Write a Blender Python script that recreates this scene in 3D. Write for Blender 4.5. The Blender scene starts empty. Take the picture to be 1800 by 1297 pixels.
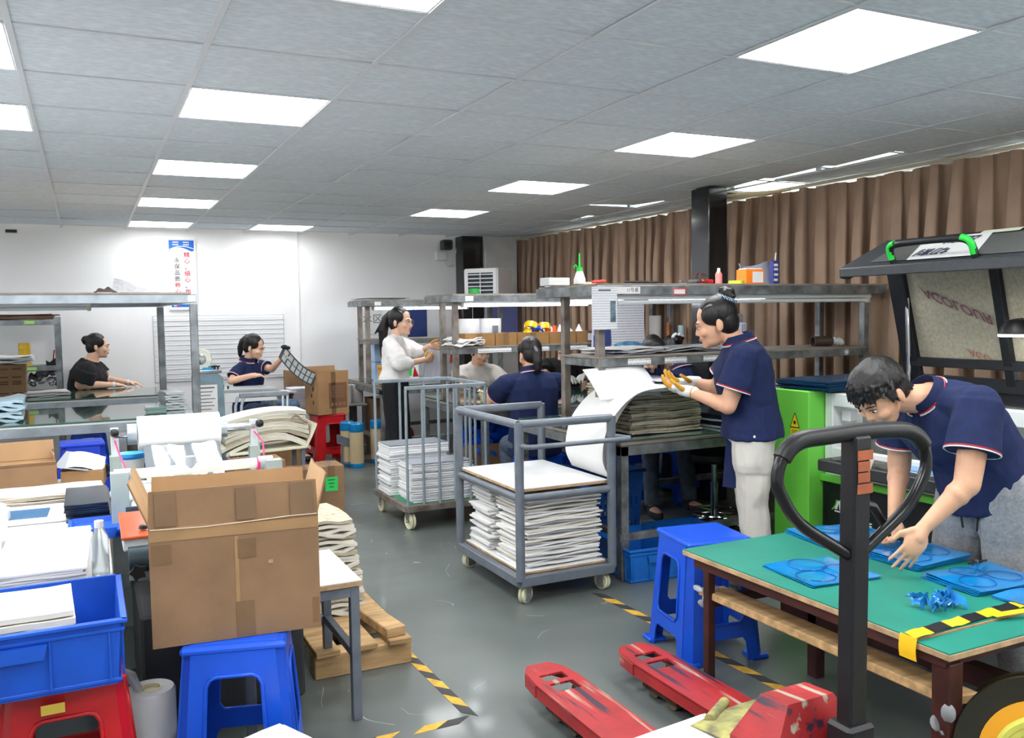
import bpy, bmesh, math, random
from mathutils import Vector as V, Matrix, Euler, noise
from mathutils.geometry import tessellate_polygon
scene = bpy.context.scene
C = scene.collection
R = random.Random(11)
PI = math.pi

# ---------------------------------------------------------------- camera, world, exposure
def camera():
    cd = bpy.data.cameras.new('camera')
    cam = bpy.data.objects.new('camera', cd)
    C.objects.link(cam)
    yaw, pitch, roll = .451, -.0636, -.0151
    cy, sy, cp, sp = math.cos(yaw), math.sin(yaw), math.cos(pitch), math.sin(pitch)
    f = V((sy*cp, cy*cp, sp)); r = V((cy, -sy, 0)); u = r.cross(f)
    r2 = math.cos(roll)*r + math.sin(roll)*u
    u2 = r2.cross(f)
    m = Matrix((r2, u2, -f)).transposed().to_4x4()
    m.translation = (0, 0, 1.5)
    cam.matrix_world = m
    cd.sensor_width = 36
    cd.lens = 1542.0/1800*36
    cd.clip_start = .05
    scene.camera = cam
camera()
w = bpy.data.worlds.new('daylight'); scene.world = w
w.use_nodes = True
w.node_tree.nodes['Background'].inputs[0].default_value = (1, .97, .88, 1)
w.node_tree.nodes['Background'].inputs[1].default_value = 5.0
scene.view_settings.view_transform = 'Standard'
scene.view_settings.look = 'None'
scene.view_settings.gamma = 1
scene.view_settings.use_curve_mapping = False
scene.view_settings.exposure = 0.22
PANEL, TUBE = 21, 20.0        # emission of the ceiling panels and of the bench tubes

# ---------------------------------------------------------------- materials
def lin(c):
    return tuple(((x/255/12.92) if x <= 10 else ((x/255+.055)/1.055)**2.4) for x in c) + (1,)
MATS = {}
def mat(name, col, rough=.5, metal=0, var=None, bump=None, coat=0, trans=0, alpha=1, emit=0, stretch=None, spec=.5, col2=None, ior=1.45, sheen=0):
    """col sRGB 0-255; var=(scale, amount[, detail]) noise between col and col2 (or darker col); bump=(scale, strength)"""
    if name in MATS: return MATS[name]
    m = bpy.data.materials.new(name); m.use_nodes = True
    nt = m.node_tree; N = nt.nodes; L = nt.links
    b = N['Principled BSDF']
    b.inputs['Base Color'].default_value = lin(col)
    b.inputs['Roughness'].default_value = rough
    b.inputs['Metallic'].default_value = metal
    b.inputs['Specular IOR Level'].default_value = spec
    b.inputs['IOR'].default_value = ior
    if coat: b.inputs['Coat Weight'].default_value = coat; b.inputs['Coat Roughness'].default_value = .08
    if trans: b.inputs['Transmission Weight'].default_value = trans
    if sheen: b.inputs['Sheen Weight'].default_value = sheen
    if alpha < 1: b.inputs['Alpha'].default_value = alpha
    if emit:
        b.inputs['Emission Color'].default_value = lin(col); b.inputs['Emission Strength'].default_value = emit
    if var or bump:
        tc = N.new('ShaderNodeTexCoord'); mp = N.new('ShaderNodeMapping')
        L.new(tc.outputs['Object'], mp.inputs[0])
        if stretch: mp.inputs['Scale'].default_value = stretch
    if var:
        n = N.new('ShaderNodeTexNoise'); n.inputs['Scale'].default_value = var[0]; n.inputs['Detail'].default_value = var[2] if len(var) > 2 else 5
        L.new(mp.outputs[0], n.inputs['Vector'])
        rp = N.new('ShaderNodeValToRGB')
        rp.color_ramp.elements[0].position = .32; rp.color_ramp.elements[1].position = .68
        c2 = col2 or tuple(x*(1-var[1]) for x in col)
        rp.color_ramp.elements[0].color = lin(c2); rp.color_ramp.elements[1].color = lin(col)
        L.new(n.outputs[0], rp.inputs[0]); L.new(rp.outputs[0], b.inputs['Base Color'])
    if bump:
        n2 = N.new('ShaderNodeTexNoise'); n2.inputs['Scale'].default_value = bump[0]; n2.inputs['Detail'].default_value = 4
        L.new(mp.outputs[0], n2.inputs['Vector'])
        bp = N.new('ShaderNodeBump'); bp.inputs['Strength'].default_value = bump[1]; bp.inputs['Distance'].default_value = .01
        L.new(n2.outputs[0], bp.inputs['Height']); L.new(bp.outputs[0], b.inputs['Normal'])
    MATS[name] = m
    return m

def pattern_mat(name, kind, a, b_, scale, rough=.6, axes=None, **k):
    """flat prints: 'lines' of text, 'check' gingham, 'stripe'"""
    if name in MATS: return MATS[name]
    m = mat(name, a, rough, **k); nt = m.node_tree; N = nt.nodes; L = nt.links; b = N['Principled BSDF']
    tc = N.new('ShaderNodeTexCoord'); mp = N.new('ShaderNodeMapping'); L.new(tc.outputs['Object'], mp.inputs[0])
    mp.inputs['Scale'].default_value = scale
    if axes: mp.inputs['Rotation'].default_value = axes
    mix = N.new('ShaderNodeMix'); mix.data_type = 'RGBA'
    mix.inputs[6].default_value = lin(a); mix.inputs[7].default_value = lin(b_)
    if kind == 'check':
        t = N.new('ShaderNodeTexChecker'); t.inputs['Scale'].default_value = 1; L.new(mp.outputs[0], t.inputs[0]); L.new(t.outputs[1], mix.inputs[0])
    elif kind == 'stripe':
        s = N.new('ShaderNodeSeparateXYZ'); L.new(mp.outputs[0], s.inputs[0])
        fr = N.new('ShaderNodeMath'); fr.operation = 'FRACT'; L.new(s.outputs[0], fr.inputs[0])
        gt = N.new('ShaderNodeMath'); gt.operation = 'GREATER_THAN'; gt.inputs[1].default_value = .5; L.new(fr.outputs[0], gt.inputs[0]); L.new(gt.outputs[0], mix.inputs[0])
    else:
        t = N.new('ShaderNodeTexBrick'); t.inputs['Scale'].default_value = 1
        t.inputs['Color1'].default_value = (0, 0, 0, 1); t.inputs['Color2'].default_value = (0, 0, 0, 1); t.inputs['Mortar'].default_value = (1, 1, 1, 1)
        n = N.new('ShaderNodeTexNoise'); n.inputs['Scale'].default_value = 6
        L.new(mp.outputs[0], n.inputs['Vector'])
        s = N.new('ShaderNodeSeparateXYZ'); L.new(mp.outputs[0], s.inputs[0])
        fr = N.new('ShaderNodeMath'); fr.operation = 'FRACT'; L.new(s.outputs[2], fr.inputs[0])
        gt = N.new('ShaderNodeMath'); gt.operation = 'GREATER_THAN'; gt.inputs[1].default_value = .55; L.new(fr.outputs[0], gt.inputs[0])
        g2 = N.new('ShaderNodeMath'); g2.operation = 'GREATER_THAN'; g2.inputs[1].default_value = .47; L.new(n.outputs[0], g2.inputs[0])
        mu = N.new('ShaderNodeMath'); mu.operation = 'MULTIPLY'; L.new(gt.outputs[0], mu.inputs[0]); L.new(g2.outputs[0], mu.inputs[1]); L.new(mu.outputs[0], mix.inputs[0])
    L.new(mix.outputs[2], b.inputs['Base Color'])
    return m

# ---------------------------------------------------------------- mesh builder
def frame(z, x=None):
    z = V(z).normalized()
    if x is None: x = V((1, 0, 0)) if abs(z.x) < .9 else V((0, 1, 0))
    x = V(x); x = (x - z*x.dot(z)).normalized()
    return x, z.cross(x), z
class MB:
    def __init__(s): s.v = []; s.f = []; s.m = []; s.mi = 0
    def add(s, vs, fs):
        o = len(s.v); s.v += [tuple(v) for v in vs]
        for f in fs: s.f.append(tuple(i+o for i in f)); s.m.append(s.mi)
        return s
    def box(s, c, d, b=0, rot=None):
        hx, hy, hz = d[0]/2, d[1]/2, d[2]/2; c = V(c)
        M = rot if isinstance(rot, Matrix) else (Euler(rot).to_matrix() if rot else None)
        b = min(b, hx*.9, hy*.9, hz*.9)
        vs = []; fs = []
        if b <= 0:
            vs = [V((x*hx, y*hy, z*hz)) for x in (-1, 1) for y in (-1, 1) for z in (-1, 1)]
            fs = [(0, 1, 3, 2), (4, 6, 7, 5), (0, 4, 5, 1), (2, 3, 7, 6), (0, 2, 6, 4), (1, 5, 7, 3)]
        else:
            S = [(x, y, z) for x in (-1, 1) for y in (-1, 1) for z in (-1, 1)]
            ix = {}
            for q in S:
                x, y, z = q
                for a, p in enumerate(((x*hx, y*(hy-b), z*(hz-b)), (x*(hx-b), y*hy, z*(hz-b)), (x*(hx-b), y*(hy-b), z*hz))):
                    ix[q, a] = len(vs); vs.append(V(p))
            def face(l):
                p = [vs[i] for i in l]; n = (p[1]-p[0]).cross(p[2]-p[0])
                cc = sum(p, V())/len(p)
                fs.append(tuple(l) if n.dot(cc) > 0 else tuple(reversed(l)))
            for a in range(3):
                o = [k for k in range(3) if k != a]
                for sg in (-1, 1):
                    l = []
                    for u, w_ in ((-1, -1), (1, -1), (1, 1), (-1, 1)):
                        q = [0, 0, 0]; q[a] = sg; q[o[0]] = u; q[o[1]] = w_; l.append(ix[tuple(q), a])
                    face(l)
                for u in (-1, 1):
                    for w_ in (-1, 1):
                        q1 = [0, 0, 0]; q1[o[0]] = u; q1[o[1]] = w_; q1[a] = -1; q2 = list(q1); q2[a] = 1
                        q1, q2 = tuple(q1), tuple(q2)
                        face([ix[q1, o[0]], ix[q2, o[0]], ix[q2, o[1]], ix[q1, o[1]]])
            for q in S: face([ix[q, 0], ix[q, 1], ix[q, 2]])
        if M: vs = [M @ v for v in vs]
        return s.add([v+c for v in vs], fs)
    def ab(s, a, b, bev=0):
        a, b = V(a), V(b)
        return s.box((a+b)/2, (abs(b.x-a.x), abs(b.y-a.y), abs(b.z-a.z)), bev)
    def beam(s, p, q, w_, h, b=.002, up=(0, 0, 1)):
        p, q = V(p), V(q); d = q-p
        up = V(up)
        if abs(d.normalized().dot(up)) > .99: up = V((0, 1, 0))
        x, y, z = frame(d, up)                          # x = up-ish, y = side
        M = Matrix((y, x, z)).transposed()
        return s.box((p+q)/2, (w_, h, d.length), b, M)
    def cyl(s, p, q, r, r2=None, n=16, caps=True):
        p, q = V(p), V(q); r2 = r if r2 is None else r2
        x, y, z = frame(q-p)
        vs = [p+(x*math.cos(2*PI*i/n)+y*math.sin(2*PI*i/n))*r for i in range(n)] + [q+(x*math.cos(2*PI*i/n)+y*math.sin(2*PI*i/n))*r2 for i in range(n)]
        fs = [(i, (i+1) % n, n+(i+1) % n, n+i) for i in range(n)]
        if caps: fs += [tuple(reversed(range(n))), tuple(range(n, 2*n))]
        return s.add(vs, fs)
    def path(s, pts, r, n=8, closed=False, rr=None):
        pts = [V(p) for p in pts]; k = len(pts); rings = []
        prev = None
        for i in range(k):
            a = pts[i-1] if (i or closed) else pts[i]; b = pts[(i+1) % k] if (i < k-1 or closed) else pts[i]
            t = (b-a).normalized()
            if prev is None: x, y, z = frame(t)
            else:
                x = prev - t*prev.dot(t)
                x = x.normalized() if x.length > 1e-6 else frame(t)[0]
                y = t.cross(x)
            prev = x; ri = rr[i] if rr else r
            rings.append([pts[i]+(x*math.cos(2*PI*j/n)+y*math.sin(2*PI*j/n))*ri for j in range(n)])
        vs = [v for g in rings for v in g]; fs = []
        for i in range(k if closed else k-1):
            for j in range(n):
                a, b = i*n, ((i+1) % k)*n
                fs.append((a+j, a+(j+1) % n, b+(j+1) % n, b+j))
        if not closed: fs += [tuple(reversed(range(n))), tuple(range((k-1)*n, k*n))]
        return s.add(vs, fs)
    def loft(s, rings, caps=True):
        n = len(rings[0]); vs = [v for g in rings for v in g]; fs = []
        for i in range(len(rings)-1):
            for j in range(n): fs.append((i*n+j, i*n+(j+1) % n, (i+1)*n+(j+1) % n, (i+1)*n+j))
        if caps: fs += [tuple(reversed(range(n))), tuple(range((len(rings)-1)*n, len(rings)*n))]
        return s.add(vs, fs)
    def lathe(s, prof, n=24, c=(0, 0, 0), z=(0, 0, 1), closed=False):
        x, y, z = frame(z); c = V(c)
        vs = [c+z*h+(x*math.cos(2*PI*j/n)+y*math.sin(2*PI*j/n))*r for r, h in prof for j in range(n)]
        fs = []; k = len(prof)
        for i in range(k if closed else k-1):
            a, b = i*n, ((i+1) % k)*n
            for j in range(n): fs.append((a+j, a+(j+1) % n, b+(j+1) % n, b+j))
        if not closed:
            if prof[0][0] > 1e-5: fs.append(tuple(reversed(range(n))))
            if prof[-1][0] > 1e-5: fs.append(tuple(range((k-1)*n, k*n)))
        return s.add(vs, fs)
    def ell(s, c, r, M=None, n=16, m=10):
        c = V(c); r = (r, r, r) if isinstance(r, (int, float)) else r
        vs = [V((0, 0, r[2]))]
        for i in range(1, m):
            t = PI*i/m
            vs += [V((r[0]*math.sin(t)*math.cos(2*PI*j/n), r[1]*math.sin(t)*math.sin(2*PI*j/n), r[2]*math.cos(t))) for j in range(n)]
        vs.append(V((0, 0, -r[2]))); fs = []
        for j in range(n):
            fs.append((0, 1+j, 1+(j+1) % n)); e = 1+(m-2)*n; fs.append((e+(j+1) % n, e+j, len(vs)-1))
            for i in range(m-2): a = 1+i*n; fs.append((a+j, a+n+j, a+n+(j+1) % n, a+(j+1) % n))
        if M: vs = [M @ v for v in vs]
        return s.add([v+c for v in vs], fs)
    def limb(s, p, q, r1, r2, n=14):
        return s.cyl(p, q, r1, r2, n).ell(p, r1, None, n, 8).ell(q, r2, None, n, 8)
    def plate(s, outer, holes, t, o=(0, 0, 0), ux=(1, 0, 0), uy=(0, 1, 0)):
        """2-D outline (ccw) with holes, thickness t along ux x uy"""
        o, ux, uy = V(o), V(ux), V(uy); n = ux.cross(uy).normalized()
        loops = [outer]+[list(h) for h in holes]
        flat = [p for l in loops for p in l]
        tri = tessellate_polygon([[V((p[0], p[1], 0)) for p in l] for l in loops])
        k = len(flat)
        P = lambda p, d: o+ux*p[0]+uy*p[1]+n*d
        vs = [P(p, 0) for p in flat]+[P(p, t) for p in flat]; fs = []
        for a, b, c in tri:
            A, B, D = flat[a], flat[b], flat[c]
            if (B[0]-A[0])*(D[1]-A[1])-(B[1]-A[1])*(D[0]-A[0]) < 0: b, c = c, b
            fs.append((c, b, a)); fs.append((a+k, b+k, c+k))
        i0 = 0
        for li, l in enumerate(loops):
            m = len(l); area = sum(l[i][0]*l[(i+1) % m][1]-l[(i+1) % m][0]*l[i][1] for i in range(m))
            for i in range(m):
                a, b = i0+i, i0+(i+1) % m
                q = (a, b, b+k, a+k)
                fs.append(q if (area > 0) == (li == 0) else tuple(reversed(q)))
            i0 += m
        return s.add(vs, fs)
    def sheet(s, fn, nu, nv, t):
        """thick sheet: fn(u,v)->point, offset by t (vector or scalar z)"""
        t = V(t) if not isinstance(t, (int, float)) else V((0, 0, t))
        g = [[V(fn(i/nu, j/nv)) for j in range(nv+1)] for i in range(nu+1)]
        k = (nu+1)*(nv+1); I = lambda i, j: i*(nv+1)+j
        vs = [p for r in g for p in r]+[p+t for r in g for p in r]; fs = []
        for i in range(nu):
            for j in range(nv):
                a, b, c, d = I(i, j), I(i+1, j), I(i+1, j+1), I(i, j+1)
                fs.append((d, c, b, a)); fs.append((a+k, b+k, c+k, d+k))
        for i in range(nu):
            a, b = I(i, 0), I(i+1, 0); fs.append((a, b, b+k, a+k)); a, b = I(i, nv), I(i+1, nv); fs.append((b, a, a+k, b+k))
        for j in range(nv):
            a, b = I(0, j), I(0, j+1); fs.append((b, a, a+k, b+k)); a, b = I(nu, j), I(nu, j+1); fs.append((a, b, b+k, a+k))
        return s.add(vs, fs)
    def mesh(s, name, mats, ang=35):
        me = bpy.data.meshes.new(name); me.from_pydata(s.v, [], s.f)
        for m in (mats if isinstance(mats, (list, tuple)) else [mats]): me.materials.append(m)
        if any(s.m): me.polygons.foreach_set('material_index', s.m)
        if ang:
            me.shade_smooth(); me.set_sharp_from_angle(angle=math.radians(ang))
        me.update()
        return me
    def obj(s, name, mats, parent=None, ang=35, loc=None, rot=None):
        return link(name, s.mesh(name, mats, ang), parent, loc, rot)
def link(name, me, parent=None, loc=None, rot=None):
    o = bpy.data.objects.new(name, me); C.objects.link(o)
    if parent: o.parent = parent
    if loc is not None: o.location = loc
    if rot is not None: o.rotation_euler = rot
    return o
def tag(o, label, cat, group=None, kind=None):
    if label: o['label'] = label
    if cat: o['category'] = cat
    if group: o['group'] = group
    if kind: o['kind'] = kind
    return o
def thing(name, label, cat, loc=(0, 0, 0), rz=0, group=None, rot=None):
    o = bpy.data.objects.new(name, None); C.objects.link(o)
    o.location = loc; o.rotation_euler = rot or (0, 0, rz); o.empty_display_size = .1
    return tag(o, label, cat, group)
def struct(name, mb, m, ang=35):
    o = mb.obj(name, m, None, ang); o['kind'] = 'structure'; return o
def copy_tree(o, parent=None):
    c = o.copy(); C.objects.link(c)
    if parent: c.parent = parent
    for ch in list(o.children): copy_tree(ch, c)
    return c
def copy_thing(o, label, loc, rz=0, group=None):
    c = copy_tree(o); c.location = loc; c.rotation_euler = (0, 0, rz); c['label'] = label
    if group: c['group'] = group
    return c
def text(body, size, m, parent, o, ux, uy, name='lettering', align='CENTER', depth=.0005, bold=0):
    cu = bpy.data.curves.new('t', 'FONT'); cu.body = body; cu.size = size; cu.align_x = align; cu.align_y = 'CENTER'; cu.extrude = depth
    cu.offset = bold; cu.resolution_u = 3
    t = bpy.data.objects.new('t', cu); C.objects.link(t)
    dg = bpy.context.evaluated_depsgraph_get()
    me = bpy.data.meshes.new_from_object(t.evaluated_get(dg)); bpy.data.objects.remove(t)
    ux, uy = V(ux).normalized(), V(uy).normalized()
    M = Matrix((ux, uy, ux.cross(uy))).transposed().to_4x4(); M.translation = V(o)
    me.transform(M); me.name = name
    me.materials.clear(); me.materials.append(m)
    return link(name, me, parent)
def rrect(x0, y0, x1, y1, r, n=4):
    p = []
    for cx, cy, a in ((x1-r, y0+r, -90), (x1-r, y1-r, 0), (x0+r, y1-r, 90), (x0+r, y0+r, 180)):
        for i in range(n+1): t = math.radians(a+90*i/n); p.append((cx+r*math.cos(t), cy+r*math.sin(t)))
    return p

steel = mat('galvanised_steel', (150, 156, 160), .42, .75, (9, .28), (60, .05))
darksteel = mat('worn_grey_steel', (146, 151, 153), .5, .55, (12, .35), (60, .08))
rustysteel = mat('worn_rusty_steel', (150, 144, 136), .55, .5, (10, .4), (50, .1), col2=(104, 92, 82))
greypaint = mat('grey_painted_steel', (112, 120, 130), .38, .1, (14, .12), (40, .04))
aluminium = mat('pale_steel', (176, 186, 194), .35, .6, (10, .15))
chrome = mat('chrome', (210, 212, 215), .12, 1)
black = mat('black_plastic', (24, 24, 26), .45, 0, None, (90, .05))
blackmatte = mat('black_coated_steel', (26, 29, 34), .42, .1, (20, .2), (120, .08))
white = mat('white_plastic', (226, 227, 228), .4)
paper = mat('white_paper', (228, 228, 227), .8, 0, (6, .03))
paper2 = mat('offwhite_paper', (226, 222, 208), .85, 0, (8, .08))
paperedge = mat('raw_board_edge', (204, 194, 168), .9, 0, (30, .25), stretch=(1, 1, 8))
cardboard = mat('cardboard', (146, 114, 84), .85, 0, (5, .12), (120, .06))
cardinner = mat('cardboard_inside', (190, 154, 114), .85, 0, (5, .08))
cardtape = mat('clear_brown_tape', (128, 98, 68), .3, 0, (6, .12), coat=.4)
blueplastic = mat('blue_plastic', (20, 84, 214), .3, 0, (7, .08), (30, .02))
bluecrate = mat('blue_crate_plastic', (24, 88, 206), .42, 0, (7, .12))
redplastic = mat('red_plastic', (190, 24, 32), .32, 0, (7, .1))
tableglass = mat('green_table_glass', (58, 84, 78), .03, 0, None, None, .3, spec=.6)
tubelight = mat('lit_tube', (240, 246, 255), .4, emit=TUBE)
woodedge = mat('board_edge', (196, 164, 124), .8, 0, (20, .2))
ink = mat('black_ink', (36, 36, 40), .7)
redink = mat('red_ink', (214, 52, 48), .7)
printed = pattern_mat('printed_paper', 'lines', (226, 227, 230), (176, 178, 184), (110, 110, 70))
palewood = mat('raw_timber', (196, 160, 112), .8, 0, (5, .25), (30, .1), stretch=(1, 6, 6))
cyanfilm = mat('blue_film', (12, 132, 204), .12, 0, (8, .1), (14, .06), .5)
clearfilm = mat('clear_film', (225, 232, 238), .12, 0, None, (12, .3), trans=.55, alpha=.75)
silverfilm = mat('silver_film', (200, 206, 212), .12, .9, None, (7, .35))
beigetube = mat('beige_paper_roll', (206, 186, 148), .6, 0, (7, .06))
navy = mat('navy_cloth', (22, 36, 80), .9, 0, (30, .15), (220, .12))
skin = mat('skin', (222, 170, 138), .5, 0, (10, .06), (90, .03))
skin2 = mat('fair_skin', (232, 186, 158), .5, 0, (10, .06), (90, .03))
hairm = mat('black_hair', (22, 18, 18), .38, 0, (30, .4), (110, .25), stretch=(3, 3, .6))
# ---------------------------------------------------------------- the room
CEIL = 2.444
GX = [-.183 + .6*i for i in range(-6, 10)]         # main tees run away from the camera
GY = [3.252 + .6*j for j in range(-8, 12)]
YB, XR, XL, YN = 10.1, 5.2, -2.9, -1.6
floorm = mat('grey_epoxy_floor', (100, 107, 105), .3, 0, (1.6, .1, 3), (3, .02), coat=.15)
def floor_marks():
    nt = floorm.node_tree; N = nt.nodes; L = nt.links; b = N['Principled BSDF']
    tc = N.new('ShaderNodeTexCoord')
    n = N.new('ShaderNodeTexNoise'); n.inputs['Scale'].default_value = 2.2; n.inputs['Detail'].default_value = 3
    L.new(tc.outputs['Object'], n.inputs['Vector'])
    mr = N.new('ShaderNodeMapRange'); mr.inputs[1].default_value = .3; mr.inputs[2].default_value = .7; mr.inputs[3].default_value = .3; mr.inputs[4].default_value = .44
    L.new(n.outputs[0], mr.inputs[0]); L.new(mr.outputs[0], b.inputs['Roughness'])
    # pale hair-thin scratches: thin iso-lines of a distorted noise
    n2 = N.new('ShaderNodeTexNoise'); n2.inputs['Scale'].default_value = 1.3; n2.inputs['Detail'].default_value = 1.5; n2.inputs['Distortion'].default_value = 1.2
    L.new(tc.outputs['Object'], n2.inputs['Vector'])
    sb = N.new('ShaderNodeMath'); sb.operation = 'SUBTRACT'; sb.inputs[1].default_value = .5; L.new(n2.outputs[0], sb.inputs[0])
    ab = N.new('ShaderNodeMath'); ab.operation = 'ABSOLUTE'; L.new(sb.outputs[0], ab.inputs[0])
    lt = N.new('ShaderNodeMath'); lt.operation = 'LESS_THAN'; lt.inputs[1].default_value = .0012; L.new(ab.outputs[0], lt.inputs[0])
    n3 = N.new('ShaderNodeTexNoise'); n3.inputs['Scale'].default_value = 3; L.new(tc.outputs['Object'], n3.inputs['Vector'])
    g3 = N.new('ShaderNodeMath'); g3.operation = 'GREATER_THAN'; g3.inputs[1].default_value = .56; L.new(n3.outputs[0], g3.inputs[0])
    mu = N.new('ShaderNodeMath'); mu.operation = 'MULTIPLY'; L.new(lt.outputs[0], mu.inputs[0]); L.new(g3.outputs[0], mu.inputs[1])
    mx = N.new('ShaderNodeMix'); mx.data_type = 'RGBA'; mx.inputs[7].default_value = lin((176, 182, 180))
    old = b.inputs['Base Color'].links[0].from_socket
    L.new(old, mx.inputs[6]); L.new(mu.outputs[0], mx.inputs[0]); L.new(mx.outputs[2], b.inputs['Base Color'])
floor_marks()
wallm = mat('white_wall_paint', (242, 243, 244), .75, 0, (1.5, .03), (50, .03))
o = struct('floor', MB().ab((XL-.1, YN-.1, -.1), (XR+.3, YB+.2, 0)), floorm)
struct('wall_back', MB().ab((XL-.1, YB, 0), (XR+.3, YB+.15, 3.2)), wallm)
struct('wall_left', MB().ab((XL-.15, YN, 0), (XL, YB, 3.2)), wallm)
struct('wall_near', MB().ab((XL-.1, YN-.15, 0), (XR+.3, YN, 3.2)), wallm)
# right wall: sill and piers around tall windows whose heads stand above the hung ceiling
wr = MB().ab((XR, YN, 0), (XR+.2, YB, .9)).ab((XR, YN, 2.9), (XR+.2, YB, 3.2))
wins = [(-1.2, .9), (1.5, 3.6), (4.2, 6.3), (6.9, 9.0)]
ys = [YN]+[y for a in wins for y in a]+[YB]
for i in range(0, len(ys), 2): wr.ab((XR, ys[i], .9), (XR+.2, ys[i+1], 2.9))
struct('wall_right', wr, wallm)
struct('sky_block_slab', MB().ab((XL-.1, YN-.1, 3.2), (XR+.3, YB+.2, 3.3)), mat('bare_concrete', (150, 148, 142), .9))  # unseen slab, added to keep sky light out above the hung ceiling
paneglass = mat('window_glass', (235, 245, 250), .02, trans=1)
for k, (a, b) in enumerate(wins):
    fr = struct('window_%d' % (k+1), MB().ab((XR+.06, a, .9), (XR+.12, a+.05, 2.9)).ab((XR+.06, b-.05, .9), (XR+.12, b, 2.9)).ab((XR+.06, a, .9), (XR+.12, b, .95)).ab((XR+.06, a, 2.85), (XR+.12, b, 2.9)).ab((XR+.06, (a+b)/2-.03, .9), (XR+.12, (a+b)/2+.03, 2.9)), aluminium)
    for u, w_ in ((a+.05, (a+b)/2-.03), ((a+b)/2+.03, b-.05)):
        MB().ab((XR+.085, u, .95), (XR+.092, w_, 2.85)).obj('pane', paneglass, fr)
# ceiling: 0.6 m mineral tiles laid in a hung grid
tilem = mat('ceiling_tile_paint', (226, 235, 241), .8, 0, None, (1, 0))
def tile_relief():
    nt = tilem.node_tree; N = nt.nodes; L = nt.links; b = N['Principled BSDF']
    tc = N.new('ShaderNodeTexCoord'); mp = N.new('ShaderNodeMapping'); mp.inputs['Scale'].default_value = (24, 60, 1); mp.inputs['Rotation'].default_value = (0, 0, .3)
    L.new(tc.outputs['Object'], mp.inputs[0])
    v = N.new('ShaderNodeTexVoronoi'); v.inputs['Scale'].default_value = 1; L.new(mp.outputs[0], v.inputs['Vector'])
    bp = N.new('ShaderNodeBump'); bp.inputs['Strength'].default_value = .35; bp.inputs['Distance'].default_value = .004
    L.new(v.outputs[0], bp.inputs['Height']); L.new(bp.outputs[0], b.inputs['Normal'])
    rp = N.new('ShaderNodeMapRange'); rp.inputs[3].default_value = .8; rp.inputs[4].default_value = 1.0
    L.new(v.outputs[0], rp.inputs[0])
    mx = N.new('ShaderNodeMix'); mx.data_type = 'RGBA'; mx.blend_type = 'MULTIPLY'; mx.inputs[0].default_value = 1; mx.inputs[6].default_value = lin((226, 235, 241))
    L.new(rp.outputs[0], mx.inputs[7]); L.new(mx.outputs[2], b.inputs['Base Color'])
tile_relief()
gridm = mat('grid_bar_paint', (214, 218, 222), .45, 0)
ceil = bpy.data.objects.new('ceiling', None); C.objects.link(ceil); ceil['kind'] = 'structure'; ceil.location = (0, 0, CEIL)
LIGHTS = {(-1, 0), (-1, 2), (1, -2), (1, 1), (1, 4), (1, 7), (1, 10), (3, 10), (4, -2), (5, 1), (5, 4), (5, 7), (1, -5), (4, -5), (6, -4), (-2, -3), (-1, -6), (-4, -2), (-4, 1), (-4, 4), (-4, 7), (-4, 10), (-1, 5), (7, -7)}  # panels outside the view are added to brighten the ceiling
LIGHTS.discard((-1, 5))
tilemesh = MB().box((0, 0, .007), (.588, .588, .014), .003).mesh('ceiling_tile', tilem)
edge_mesh = {}
DROOP = {(-1, 7): (.016, .004), (-1, 6): (.004, .012), (0, 8): (.018, 0), (0, 9): (.008, .01), (2, 2): (.012, 0), (4, 4): (.01, 0)}
for i in range(-6, 9):
    for j in range(-8, 11):
        if (i, j) in LIGHTS: continue
        x0, x1, y0, y1 = GX[i+6], GX[i+7], GY[j+8], GY[j+9]
        if i == 8:
            x1 = XR
            if j in (3,): continue
            if j not in edge_mesh and 'e' not in edge_mesh:
                edge_mesh['e'] = MB().box((0, 0, .007), (x1-x0-.012, .588, .014), .003).mesh('ceiling_tile', tilem)
            t = link('ceiling_tile', edge_mesh['e'], ceil, ((x0+x1)/2-.004*R.random(), (y0+y1)/2, .001), (R.uniform(-.02, .02), R.uniform(-.005, .03), 0))
            continue
        t = link('ceiling_tile', tilemesh, ceil, ((x0+x1)/2, (y0+y1)/2, .001+R.random()*.002), (R.uniform(-.003, .003), R.uniform(-.003, .003), 0))
        if (i, j) in DROOP:
            d, e = DROOP[i, j]; t.rotation_euler = (-d/.3, e/.3, 0); t.location.z += .004
        if i == 7 and j in (1, 2, 3, 5, 7):                     # lifted tiles let a slit of daylight in
            t.rotation_euler = (R.choice((-1, 1))*R.uniform(.02, .035), -.03, 0); t.location.x -= .008; t.location.z += .013
for i, x in enumerate(GX):
    if x < XR: MB().box((x, (YN+YB)/2, -.002), (.022, YB-YN, .006), .001).box((x, (YN+YB)/2, .02 if i != 14 else .003), (.004, YB-YN, .04 if i != 14 else .004)).obj('grid_bar', gridm, ceil)
for y in GY:
    if y > YN: MB().box(((XL+XR)/2, y, -.0012), (XR-XL, .02, .005), .001).obj('grid_bar', gridm, ceil)
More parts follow.
